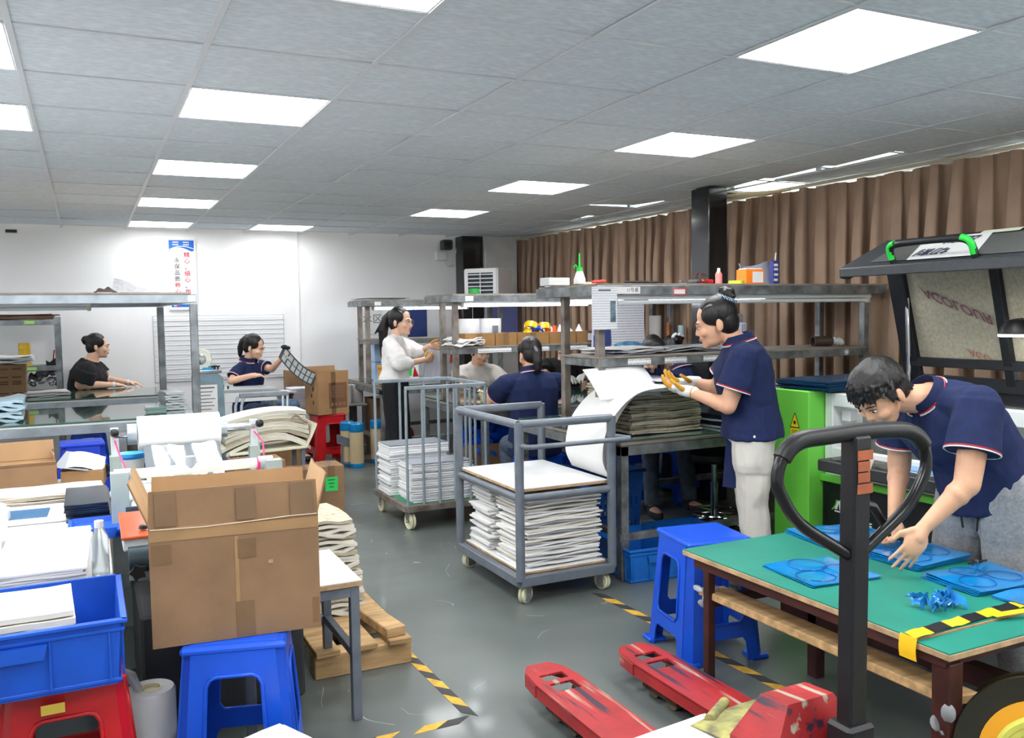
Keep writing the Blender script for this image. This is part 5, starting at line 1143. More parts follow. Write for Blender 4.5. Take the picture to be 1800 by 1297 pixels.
pk = MB().box(gl(2.27, 2.26, .35), (.13, 1.16, .03), .004, (0, .1, .0)).obj('timber_plank', palewood, gtab)
# crumpled clear tape knots
for x, y, z in ((2.215, 2.8, .35), (2.215, 1.69, .3)):
    mb = MB()
    for i in range(7): mb.ell(gl(x+R.uniform(-.025, .025), y+R.uniform(-.02, .03), z+R.uniform(-.04, .03)), (R.uniform(.012, .03), R.uniform(.01, .02), R.uniform(.015, .035)), Euler((R.random()*3, R.random()*3, 0)).to_matrix(), 8, 6)
    mb.obj('clear_tape_knot', clearfilm, gtab)
# hazard tape across the table seam
hz = thing('hazard_tape', 'yellow and black hazard tape stuck across the seam of the green table', 'tape', (2.2, 1.79, .5225)); hy = mat('hazard_yellow', (246, 196, 30), .4)
for k in range(9):
    x0 = -.03+k*.085; m = hy if k % 2 == 0 else black
    MB().sheet(lambda u, v: (x0+u*.086+.012*(v-.5), (v-.5)*.05+.05*(x0+u*.08)+R.uniform(-.001, .001), .0015+.003*math.sin(u*9+k)**2), 4, 2, .0012).obj('stripe', m, hz)
MB().sheet(lambda u, v: (-.034-.006*math.sin(u*3), (v-.5)*.06+.0, .002-.07*u), 4, 2, (-.0015, 0, 0)).obj('hanging_end', hy, hz)
MB().sheet(lambda u, v: (.33+.3*u, -.01-.1*u+(v-.5)*.03, .004+.012*math.sin(u*3)), 8, 2, .0012).obj('loose_strip', hy, hz)
# blue film sheets with round cut-outs
ring = lambda x, y, r, n=20: [(x+r*math.cos(2*PI*i/n), y+r*math.sin(2*PI*i/n)) for i in range(n)]
def film_sheet(label, loc, w_, d, rz, n=3, z0=0, rings=True):
    t = thing('blue_film_sheet', label, 'film sheet', loc, rz, 'blue film sheets on the green table')
    for k in range(n):
        MB().sheet(lambda u, v, k=k: ((u-.5)*w_+.004*k, (v-.5)*d-.003*k, .0025+k*.005+.0025*math.sin(u*6+v*5+k)*(.3+v)), 10, 8, .002).obj('film', cyanfilm, t)
    if rings:
        for cx_, cy_ in ((-.22, -.2), (.22, -.15), (-.02, .22)):
            x, y = cx_*w_, cy_*d; r_ = min(w_, d)*.24
            MB().path([(px_, py_, .0028+n*.005+.0025*math.sin((px_/w_+.5)*6+(py_/d+.5)*5+n-1)*(.8+py_/d)) for px_, py_ in ring(x, y, r_)], .0016, 5, True).obj('cut_ring', mat('deep_blue_film_edge', (8, 84, 160), .2), t)
    return t
film_sheet('blue film sheet lying alone at the left front of the green table', (2.415, 2.39, .5215), .3, .29, -.1, 2)
film_sheet('blue film sheet near the far edge of the green table, behind the truck handle', (2.88, 2.74, .5215), .36, .28, -.15, 3)
film_sheet('blue film sheets under the man\'s hands in the middle of the green table', (2.87, 2.38, .5215), .3, .3, .05, 5)
film_sheet('blue film sheets right of the hands with a folded corner on the green table', (2.83, 2.04, .5215), .32, .24, -.08, 4)
film_sheet('blue film sheet at the right end of the green table by the man', (2.85, 1.85, .5215), .3, .12, 0, 2, rings=False)
mb = MB()
for i in range(26):
    p = V((R.uniform(-.07, .07), R.uniform(-.045, .045), R.uniform(.012, .04))); a, c_ = V((R.uniform(-1, 1), R.uniform(-1, 1), R.uniform(-1, 1))).normalized()*.02, V((R.uniform(-1, 1), R.uniform(-1, 1), R.uniform(-1, 1))).normalized()*.018
    mb.sheet(lambda u, v: p+a*(u-.5)*2+c_*(v-.5)*2+V((0, 0, .008*math.sin(u*6+v*5))), 3, 3, .001)
t = mb.obj('blue_film_scraps', mat('bright_film_scraps', (38, 150, 236), .15, 0, (14, .3), coat=.5), loc=(2.47, 1.92, .524)); tag(t, 'small wad of crumpled blue film on the green table', 'film', kind='stuff')
for q, (x, y, rz) in enumerate(((2.98, 2.5, .4), (2.93, 2.13, .2))):
    t = thing('metal_snips', ['dark metal clip lying on the film near the far hand', 'dark metal clip lying on the right film sheets'][q], 'clip', (x, y, .552), rz)
    for s in (-1, 1): MB().beam((-.05, s*.008, .004), (.05, -s*.014, .004), .007, .006).obj('blade', blackmatte, t)
    MB().cyl((0, 0, 0), (0, 0, .01), .007, n=10).obj('rivet', steel, t)
# ---- pallet truck
pt_ = thing('pallet_truck', 'worn red hand pallet truck with a black looped steering handle', 'pallet truck', (1.755, 1.9, 0))
jackred = mat('worn_red_paint', (176, 42, 46), .42, 0, (7, .18), (50, .06))
def worn():
    nt = jackred.node_tree; N = nt.nodes; L = nt.links; b = N['Principled BSDF']
    tc = N.new('ShaderNodeTexCoord'); mp = N.new('ShaderNodeMapping'); mp.inputs['Scale'].default_value = (26, 2.0, 22); L.new(tc.outputs['Object'], mp.inputs[0])
    n = N.new('ShaderNodeTexNoise'); n.inputs['Scale'].default_value = 1; n.inputs['Detail'].default_value = 6; L.new(mp.outputs[0], n.inputs['Vector'])
    old = b.inputs['Base Color'].links[0].from_socket
    for lo, hi, c in ((.6, .7, (168, 160, 142)), (.0, .42, (60, 42, 58))):
        rp = N.new('ShaderNodeMapRange'); L.new(n.outputs[0], rp.inputs[0])
        if lo > .1: rp.inputs[1].default_value = lo; rp.inputs[2].default_value = hi
        else: rp.inputs[1].default_value = hi; rp.inputs[2].default_value = hi-.06
        mx = N.new('ShaderNodeMix'); mx.data_type = 'RGBA'; mx.inputs[7].default_value = lin(c)
        L.new(old, mx.inputs[6]); L.new(rp.outputs[0], mx.inputs[0]); old = mx.outputs[2]
    L.new(old, b.inputs['Base Color'])
worn()
for cx_ in (-.215, .215):
    w_ = .095
    o = [(-w_, 0), (w_, 0), (w_, .92), (w_*.86, 1.03), (w_*.5, 1.09), (-w_*.5, 1.09), (-w_*.86, 1.03), (-w_, .92)]
    h1 = [(-.05, .83), (.05, .83), (.05, .9), (-.05, .9)]; h2 = [(-.05, .93), (.05, .93), (.05, .985), (-.05, .985)]
    fk = MB().plate(o, [h1, h2], .008, (cx_, 0, .117), (1, 0, 0), (0, 1, 0))
    for s in (-1, 1): fk.box((cx_+s*(w_-.004), .46, .097), (.008, .92, .046), .001)
    for i in range(2, 7):
        a, b = o[i], o[i+1] if i < 7 else o[0]
        p, q = V((cx_+a[0], a[1], .097)), V((cx_+b[0], b[1], .097)); fk.beam(p, q, .008, .046, .001)
    f = fk.obj('fork', jackred, pt_)
    rust = mat('rusty_bracket', (96, 62, 48), .6, .3, (20, .4))
    MB().box((cx_-.055, .8, .065), (.012, .22, .07), .003).box((cx_+.055, .8, .065), (.012, .22, .07), .003).obj('wheel_bracket', rust, f)
    for y in (.74, .86): MB().cyl((cx_-.045, y, .037), (cx_+.045, y, .037), .037, n=20).obj('roller', mat('dirty_roller', (116, 108, 92), .6, 0, (12, .3)), f)
    MB().path([(cx_+.0, .0, .03), (cx_, .78, .04)], .012, 8).obj('push_rod', rust, f)
MB().ab((-.31, -.06, .06), (.31, .03, .13), .01).obj('cross_member', jackred, pt_)
hd = MB().loft([[V((x*.2, -.14, .13)), V((x*.2+0, .12, .13)), V((x*.2, .12, .3)), V((x*.2, .05, .36)), V((x*.2, -.14, .3))] for x in (-1, 1)])
hd = MB().loft([[V(p) for p in ((-.12, .06, .12), (.19, .06, .12), (.19, -.13, .12), (-.12, -.13, .12))], [V(p) for p in ((-.12, .06, .27), (.19, .06, .27), (.19, -.13, .29), (-.12, -.13, .29))], [V(p) for p in ((-.04, .02, .39), (.13, .02, .39), (.13, -.09, .4), (-.04, -.09, .4))]])
hd.obj('pump_hood', jackred, pt_, 20)
MB().lathe([(.0, -.03), (.09, -.03), (.09, .03), (0, .03)], 28, (.09, -.16, .09), (1, 0, 0)).obj('steer_wheel', mat('dirty_roller', (116, 108, 92), .6), pt_)
hm = mat('black_handle_paint', (30, 30, 33), .4, 0, (30, .15), (120, .08))
MB().beam((.09, -.19, .1), (.09, -.2, 1.16), .062, .055, .006, (0, 1, 0)).obj('handle_post', hm, pt_)
MB().box((.09, -.19, .3), (.1, .09, .14), .01).obj('post_socket', hm, pt_)
LX, LY, LZ = .09, -.2, 0
lp = [(-.01, .865), (-.08, .905), (-.2, .98), (-.262, 1.06), (-.275, 1.11), (-.25, 1.165), (-.2, 1.195), (-.12, 1.2), (0, 1.203), (.12, 1.2), (.2, 1.19), (.25, 1.16), (.272, 1.11), (.262, 1.06), (.2, .98), (.08, .905), (.01, .865)]
def smooth(P, k=4):
    o = []
    for i in range(len(P)-1):
        c = lambda j: V(P[max(0, min(len(P)-1, j))])
        for q in range(k):
            t = q/k; o.append(.5*(2*c(i)+(c(i+1)-c(i-1))*t+(2*c(i-1)-5*c(i)+4*c(i+1)-c(i+2))*t*t+(3*c(i)-c(i-1)-3*c(i+1)+c(i+2))*t**3))
    o.append(V(P[-1])); return o
sp = smooth([(x, 0, z-.035) for x, z in lp])
MB().path([(LX+p.x, LY, p.z) for p in sp], .0165, 14).obj('handle_loop', mat('glossy_black_tube', (22, 22, 24), .25), pt_)
gr = [p for p in sp if p.z > 1.105]
MB().path([(LX+p.x, LY, p.z) for p in gr], .024, 14).obj('grip_sleeve', black, pt_)
lbm = mat('brown_orange_label', (176, 96, 60), .6, 0, (14, .15))
for k in range(4): MB().box((LX+(.0 if k in (0, 3) else -.004), LY-.032, 1.11-k*.03), (.056-(.012 if k in (1, 2) else 0), .0015, .0265), .0004).obj('warning_label', lbm, pt_)
MB().box((LX+.018, LY-.0318, 1.085), (.016, .001, .04), .0002, (0, .5, 0)).obj('torn_label_patch', mat('torn_white_label', (190, 180, 170), .8), pt_)
MB().path([(LX+.03, LY+.035, .97), (LX+.1, LY+.03, .95), (LX+.14, LY+.03, .9), (LX+.165, LY+.03, .86)], .012, 8, rr=[.014, .013, .012, .006]).obj('release_lever', black, pt_)
# things lying on the forks
t = MB().sheet(lambda u, v: ((u-.5)*.36, (v-.5)*.28, .006+.02*math.sin(u*2.5)+.012*math.sin(v*3+u*2)), 10, 8, .004).obj('yellowish_cloth', mat('yellow_print_cloth', (176, 172, 104), .8, 0, (16, .6, 3), col2=(104, 102, 82)), loc=(1.93, 2.16, .13), rot=(0, 0, .15)); tag(t, 'yellowish printed cloth lying over the right fork of the pallet truck', 'cloth')
t = MB().cyl((-.13, 0, .02), (.0, .08, .02), .018, n=14).obj('rolled_bag', mat('yellow_print_cloth', (196, 190, 96), .8), loc=(1.93, 2.26, .13)); tag(t, 'rolled yellow bag end beside the printed cloth on the fork', 'bag')
stack('paper_sheet', 'white printed sheets lying across the pallet truck forks at the bottom', 'paper', (1.66, 2.16, .127), .36, .3, .012, 4, paper, .1, .008, None, .001)
t = MB().box((2.14, 2.05, .02), (.16, .22, .04), .006, (0, 0, .2)).obj('green_plate', mat('mossy_green_plate', (74, 92, 52), .7, 0, (10, .4))); tag(t, 'mossy green plate on the floor behind the pallet truck hood', 'plate')
# ---- strap reel
view = V((.436, .897, -.064)).normalized()
rc = V((2.33, 1.47, .222)); ax = V((.8, .54, -.22)).normalized()*-1
re_ = thing('strap_reel', 'black-flanged reel of yellow packing strap in the bottom right corner', 'reel', (rc.x, rc.y, 0))
c0 = V((0, 0, .236))
for s, d in ((1, .0), (-1, -.1)): MB().lathe([(.04, -.004), (.22, -.004), (.23, -.01), (.236, -.002), (.233, .008), (.212, .004), (.04, .004)], 56, c0+ax*d, ax).obj('flange', mat('black_reel_plastic', (36, 34, 22), .38, 0, (10, .2)), re_)
MB().lathe([(.04, -.1), (.17, -.1), (.17, .012), (.14, .016), (.04, .016)], 48, c0, ax).obj('core', mat('orange_yellow_core', (218, 152, 20), .5), re_)
MB().lathe([(.03, 0), (.132, .0), (.132, .05), (.126, .06), (.03, .06)], 48, c0, ax).obj('strap_roll', mat('pale_yellow_strap', (214, 212, 96), .5, 0, (9, .15)), re_)
for r_ in (.055, .075, .095, .113): MB().path([c0+ax*.0605+frame(ax)[0]*r_*math.cos(i*PI/20)+frame(ax)[1]*r_*math.sin(i*PI/20) for i in range(40)], .0014, 4, True).obj('strap_wind', mat('olive_strap_edge', (160, 158, 60), .5), re_)
# ---------------------------------------------------------------- laser cutting machine
lz = thing('laser_cutter', 'green, white and black laser cutting machine with raised windowed lid', 'machine', (3.95, 2.4, 0))
def ll(x, y, z): return (x-3.95, y-2.4, z)
lgreen = mat('lime_green_coating', (112, 206, 74), .4, 0, None, (160, .05)); lwhite = mat('white_coating', (226, 230, 228), .35)
MB().ab(ll(3.45, 3.5, .06), ll(4.4, 3.76, 1.06), .006).obj('green_column', lgreen, lz)
MB().ab(ll(3.55, 1.3, .06), ll(4.4, 3.5, .575), .006).obj('black_base', blackmatte, lz)
MB().ab(ll(3.53, 1.3, .575), ll(4.4, 3.5, .61), .004).obj('green_band', lgreen, lz)
MB().ab(ll(3.56, 1.3, .61), ll(4.38, 3.49, .66), .004).obj('white_ledge', lwhite, lz)
up = MB().ab(ll(3.56, 3.44, .66), ll(4.38, 3.495, 1.05), .004).ab(ll(3.56, 1.3, .98), ll(3.62, 3.44, 1.05), .004).ab(ll(3.56, 1.3, .66), ll(3.6, 3.44, .76), .004).ab(ll(4.2, 1.3, .66), ll(4.38, 3.44, 1.06), .004)
up.obj('white_housing', lwhite, lz)
MB().ab(ll(3.78, 1.3, .66), ll(3.8, 3.44, 1.0)).obj('inner_plate', mat('inner_silver_plate', (170, 174, 168), .35, .3, (4, .3)), lz)
MB().ab(ll(3.6, 3.36, .9), ll(3.66, 3.42, .96), .006).obj('limit_switch', white, lz)
bed = MB().ab(ll(3.37, 1.6, .665), ll(3.75, 3.36, .725), .006).obj('work_bed', mat('black_bed_frame', (44, 46, 48), .5), lz)
MB().ab(ll(3.4, 1.65, .725), ll(3.74, 3.3, .732)).obj('honeycomb', mat('grimy_honeycomb', (108, 104, 98), .4, .3, (30, .7, 8), (40, .4)), bed)
MB().ab(ll(3.42, 2.2, .7325), ll(3.6, 2.95, .736), .001).obj('blue_film', cyanfilm, bed)
MB().plate([(-.09, -.1), (.09, -.1), (.09, .1), (-.09, .1)], [[(-.085, -.095), (.085, -.095), (.085, .095), (-.085, .095)]], .002, ll(3.5495, 3.38, .42), (0, -1, 0), (0, 0, 1)).obj('door_seam', black, lz)
wink = mat('white_print', (228, 232, 230), .5)
MB().path([ll(3.547, 3.425-.03*math.sin(t*.3), .43+.055*t/6) for t in range(7)], .004, 5).obj('logo_swoosh', lgreen, lz)
MB().plate([(0, 0), (.018, 0), (.03, .035), (.034, 0), (.055, 0), (.055, .05), (.035, .05), (.03, .04), (.025, .05)], [], .002, ll(3.549, 3.41, .435), (0, -1, 0), (0, 0, 1)).obj('logo_mark', wink, lz); MB().box(ll(3.549, 3.38, .424), (.002, .06, .008)).obj('logo_underline', wink, lz)
text('光', .05, wink, lz, ll(3.5485, 3.2, .455), (0, -1, 0), (0, 0, 1)); MB().box(ll(3.549, 3.2, .425), (.002, .04, .008)).obj('logo_underline', wink, lz); text('00E', .05, wink, lz, ll(3.5485, 3.2, .385), (0, -1, 0), (0, 0, 1), bold=.0015)
ws = MB().plate([(-.03, 0), (.03, 0), (0, .07)], [], .002, ll(3.449, 3.6, .86), (0, -1, 0), (0, 0, 1)).obj('warning_triangle', mat('warning_yellow', (246, 214, 30), .5), lz)
MB().plate([(-.03, -.05), (.03, -.05), (.03, -.008), (-.03, -.008)], [], .002, ll(3.449, 3.6, .86), (0, -1, 0), (0, 0, 1)).obj('warning_label', MATS['warning_yellow'], lz)
for p, q in (((-.034, -.003), (.034, -.003)), ((.034, -.003), (0, .077)), ((0, .077), (-.034, -.003))): MB().path([ll(3.4475, 3.6-p[0], .86+p[1]), ll(3.4475, 3.6-q[0], .86+q[1])], .0018, 5).obj('triangle_border', black, ws)
st8 = [((.014 if i % 2 else .006)*math.cos(i*PI/8), (.014 if i % 2 else .006)*math.sin(i*PI/8)+.024) for i in range(16)]
MB().plate(st8, [], .001, ll(3.4465, 3.6, .86), (0, -1, 0), (0, 0, 1)).obj('ray_symbol', black, ws)
for z in (-.02, -.03, -.04): MB().box(ll(3.4468, 3.6, .86+z), (.001, .045, .003)).obj('label_line', ink, lz)
# lid: hinge at the back, window panel nearly upright, front lip folded towards the aisle
H0, T0, F0 = V((4.1, 0, 1.1)), V((3.9, 0, 1.85)), V((3.56, 0, 1.7))
ya, yb = 3.4, 1.3
lidm = mat('charcoal_lid_coating', (58, 62, 66), .45, 0, (40, .12), (160, .08))
lid = MB()
def L3(p, y): return ll(p.x, y, p.z)
nrm = (T0-H0).cross(V((0, 1, 0))).normalized()
dn = (T0-H0)
def rail(p, q, w_, h): lid.beam(L3(*p), L3(*q), w_, h, .004, tuple(nrm))
for y, w_ in ((ya-.03, .1), (2.8, .05), (1.95, .05), (yb+.05, .1)): lid.beam(L3(H0, y), L3(T0, y), w_, .04, .004, (1, 0, .27))
for a, w_ in ((.0, .07), (.14, .05), (.97, .06)): lid.beam(L3(H0+dn*a, ya), L3(H0+dn*a, yb), .04, w_, .004)
lid.obj('lid_frame', blackmatte, lz)
wm = mat('brown_film_window', (184, 178, 158), .22, 0, (60, .12), None, alpha=.86)
wp = H0+dn*.15; wq = H0+dn*.96; off = V((.012, 0, 0))
for y0, y1 in ((ya-.08, 2.82), (2.78, 1.97), (1.93, yb+.1)):
    MB().sheet(lambda u, v: V(L3(wp+(wq-wp)*v+off, y0+(y1-y0)*u)), 2, 2, (.004, 0, .001)).obj('lid_window', wm, lz)
upv = (H0-T0).normalized()                                           # print hangs upside down and mirrored through the sheet
purple = mat('purple_print', (112, 70, 84), .6)
pc = H0+dn*.54
text('ACOLOUR', .085, purple, lz, V(L3(pc, 3.04))+V((-.004, 0, 0)), V((0, -1, 0))-upv*-.42, upv+V((0, -.42, 0)), depth=.0006, bold=.001)
text('ACO', .06, mat('dull_red_print', (160, 84, 70), .6), lz, V(L3(H0+dn*.2, 2.95))+V((-.004, 0, 0)), V((0, -1, 0))-upv*-.3, upv+V((0, -.3, 0)))
lip = MB().sheet(lambda u, v: V(L3(T0+(F0-T0)*v+V((0, 0, .0)), ya+.0-(ya-yb)*u)), 2, 3, (.003, 0, .008))
lip.beam(L3(F0+V((0, 0, -.018)), ya), L3(F0+V((0, 0, -.018)), yb), .012, .045, .004)
lip.add([L3(T0, ya), L3(F0, ya), L3(F0+V((.0, 0, -.045)), ya), L3(F0+V((.06, 0, -.05)), ya), L3(T0+V((.0, 0, -.06)), ya)]+[L3(T0, ya-.012), L3(F0, ya-.012), L3(F0+V((.0, 0, -.045)), ya-.012), L3(F0+V((.06, 0, -.05)), ya-.012), L3(T0+V((.0, 0, -.06)), ya-.012)], [(0, 1, 2, 3, 4), (9, 8, 7, 6, 5), (0, 5, 6, 1), (1, 6, 7, 2), (2, 7, 8, 3), (3, 8, 9, 4), (4, 9, 5, 0)])
lip.obj('lid_lip', lidm, lz)
fd = (F0-T0); up2 = V((-.4, 0, .9)).normalized()
MB().sheet(lambda u, v: V(L3(T0+fd*(.16+.7*v), ya-.16-(ya-yb-.3)*u))+V((-.003, 0, .0095)), 2, 2, (0, 0, .002)).obj('lip_sheen', mat('grey_sheen_panel', (104, 106, 104), .35, .2, (60, .1)), lz)  # lighter grey panel puts the lip's sheen into the colour
sheet_ = MB().sheet(lambda u, v: V(L3(T0+fd*(.12+.78*v), 3.06-.36*u+.1*(.5-v)))+V((-.004, 0, .013)), 3, 3, (0, 0, .0015)).obj('lid_notice', paper, lz)
text('出料', .09, mat('navy_ink', (30, 34, 70), .6), sheet_, V(L3(T0+fd*.3, 2.86))+V((-.006, 0, .018)), V((0, 1, 0)), fd, depth=.0008)
text('切割', .09, mat('navy_ink', (30, 34, 70), .6), sheet_, V(L3(T0+fd*.68, 2.92))+V((-.006, 0, .018)), V((0, 1, 0)), fd, depth=.0008)
MB().sheet(lambda u, v: V(L3(T0+fd*(.02+.1*v), 2.82-.2*u))+V((-.003, 0, .0125)), 2, 2, (0, 0, .001)).obj('small_sticker', mat('pale_sticker', (216, 220, 196), .5), lz)
hn = thing('x', 'x', 'x'); bpy.data.objects.remove(hn)
hp_ = [V(L3(F0+fd*-.08, 3.08)), V(L3(F0+fd*-.08, 3.08))+up2*.07, V(L3(F0+fd*-.08, 3.04))+up2*.1, V(L3(F0+fd*-.08, 2.9))+up2*.105, V(L3(F0+fd*-.08, 2.78))+up2*.105, V(L3(F0+fd*-.08, 2.68))+up2*.1, V(L3(F0+fd*-.08, 2.64))+up2*.07, V(L3(F0+fd*-.08, 2.64))]
hl = MB().path(smooth(hp_, 3), .017, 12).obj('lid_handle', black, lz)
MB().path([p+up2*.006+V((-.002, 0, 0)) for p in (smooth(hp_, 3)[1:7])], .0165, 12).obj('green_end', gn, hl); MB().path([p+up2*.006+V((-.002, 0, 0)) for p in (smooth(hp_, 3)[-7:-1])], .0165, 12).obj('green_end', gn, hl)
MB().cyl(L3(H0+dn*.6, ya-.07), ll(4.02, ya-.06, 1.02), .012, n=12).obj('gas_strut', chrome, lz)
MB().ab(ll(4.1, 1.3, 1.0), ll(4.4, 3.44, 1.1), .01).obj('rear_cover', blackmatte, lz)
stack('blue_sheet_stack', 'stack of dark blue glossy sheets on top of the green machine column', 'sheet stack', (3.8, 3.6, 1.062), .62, .36, .05, 9, mat('dark_teal_film', (32, 88, 124), .15, 0, (6, .3), coat=.4), .05, .01, None, .001, 3, [mat('darker_teal_film', (24, 60, 92), .15)])
t = thing('desk_lamp', 'black domed work lamp with lit rim at the right edge', 'lamp', (3.96, 2.6, .661))
MB().lathe([(.0, .0), (.05, .006), (.055, .02)], 24).path([(0, 0, .02), (.01, .03, .3), (.0, .03, .6), (-.02, .03, .76), (-.06, .03, .775)], .008, 8).obj('arm', black, t)
MB().lathe([(.01, .075), (.05, .066), (.078, .03), (.082, 0), (.078, 0), (.07, .03), (.01, .06)], 28, (-.08, .03, .705)).obj('shade', black, t); MB().lathe([(.078, -.006), (.0835, -.006), (.0835, .004), (.078, .004)], 28, (-.08, .03, .702), closed=True).obj('lit_rim', mat('lamp_disc', (255, 255, 250), .4, emit=18), t)
MB().cyl((-.08, .03, .706), (-.08, .03, .712), .074, n=28).obj('lit_disc', mat('lamp_disc', (255, 255, 250), .4, emit=18), t)
# ---------------------------------------------------------------- people
def remesh(mb, vox, sm=2, fold=None):
    me = bpy.data.meshes.new('tmp'); me.from_pydata(mb.v, [], mb.f)
    o = bpy.data.objects.new('tmp', me); C.objects.link(o)
    m = o.modifiers.new('r', 'REMESH'); m.mode = 'VOXEL'; m.voxel_size = vox; m.use_smooth_shade = True
    if sm: s = o.modifiers.new('s', 'SMOOTH'); s.factor = .5; s.iterations = sm
    dg = bpy.context.evaluated_depsgraph_get(); dg.update()
    r = bpy.data.meshes.new_from_object(o.evaluated_get(dg))
    bpy.data.objects.remove(o); bpy.data.meshes.remove(me)
    if fold:
        amp, fr, st = fold
        r.update()
        n_ = len(r.vertices); co = [0.0]*(3*n_); no = [0.0]*(3*n_)
        r.vertices.foreach_get('co', co); r.vertices.foreach_get('normal', no)
        for i in range(0, 3*n_, 3):
            q = V((co[i]*fr*st[0], co[i+1]*fr*st[1], co[i+2]*fr*st[2]))
            n = noise.noise(q)+.5*noise.noise(q*2.1); n2 = 1-abs(noise.noise(q*.8+V((9, 3, 1))))*2
            d = amp*(.6*n+.6*n2-.3)
            co[i] += no[i]*d; co[i+1] += no[i+1]*d; co[i+2] += no[i+2]*d
        r.vertices.foreach_set('co', co)
    r.shade_smooth(); r.update()
    return r
def U(v): return V(v).normalized()
def ik(a, b, l1, l2, pole):
    """elbow / knee position between a and b"""
    a, b, pole = V(a), V(b), U(pole); d = b-a; L_ = min(d.length, (l1+l2)*.999); z = d.normalized()
    x = (l1*l1-l2*l2+L_*L_)/(2*L_); h = math.sqrt(max(l1*l1-x*x, 0)); p = (pole-z*pole.dot(z)).normalized()
    return a+z*x+p*h
def hand_shape(mb, w, d, n, s, curl=.5, k=1.0, r=.0078, fingers=(0, 1, 2, 3, 4), palm=True, spread=.3):
    """w wrist, d finger direction, n palm side normal, s side of the thumb"""
    d = U(d); n = U(V(n)-d*V(n).dot(d)); s = U(V(s)-d*V(s).dot(d)-n*V(s).dot(n))
    M = Matrix((s, d, n)).transposed()
    if palm: mb.ell(w+d*.05*k, (.041*k, .052*k, .0165*k), M, 14, 10).limb(w, w+d*.03*k, .024*k, .026*k)
    L4 = ((.029, .066), (.0105, .076), (-.0085, .071), (-.0265, .056))
    for i, (o, l) in enumerate(L4):
        if i not in fingers: continue
        p = w+(d*(.084-(.006 if i in (0, 3) else 0))+s*o)*k; a = .12+.1*i*.3; dirn = (d+s*spread*o*20).normalized()
        rr = r*k*(1 if i < 3 else .88)
        for j, f in enumerate((.46, .3, .26)):
            a += curl*(.75 if j == 0 else .7)
            v = dirn*math.cos(a)+n*math.sin(a); q = p+v*l*f*k
            mb.limb(p, q, rr*(1-.07*j), rr*(.93-.07*j), 8); p = q
    if 4 in fingers:
        p = w+(d*.022+s*.03)*k; v = (d*.62+s*.62+n*.35*(.4+curl)).normalized(); q = p+v*.036*k
        mb.limb(w+(d*.012+s*.015)*k, p, .014*k, .0125*k, 8).limb(p, q, .012*k, .0098*k, 8)
        v2 = (d*.85+s*.15+n*(.25+.5*curl)).normalized(); mb.limb(q, q+v2*.03*k, .0098*k, .0078*k, 8)
eyew = mat('eye_white', (232, 230, 226), .3); iris = mat('dark_iris', (30, 20, 16), .2); brow = mat('dark_brow', (44, 32, 28), .8); lips = mat('lips', (190, 100, 96), .5)
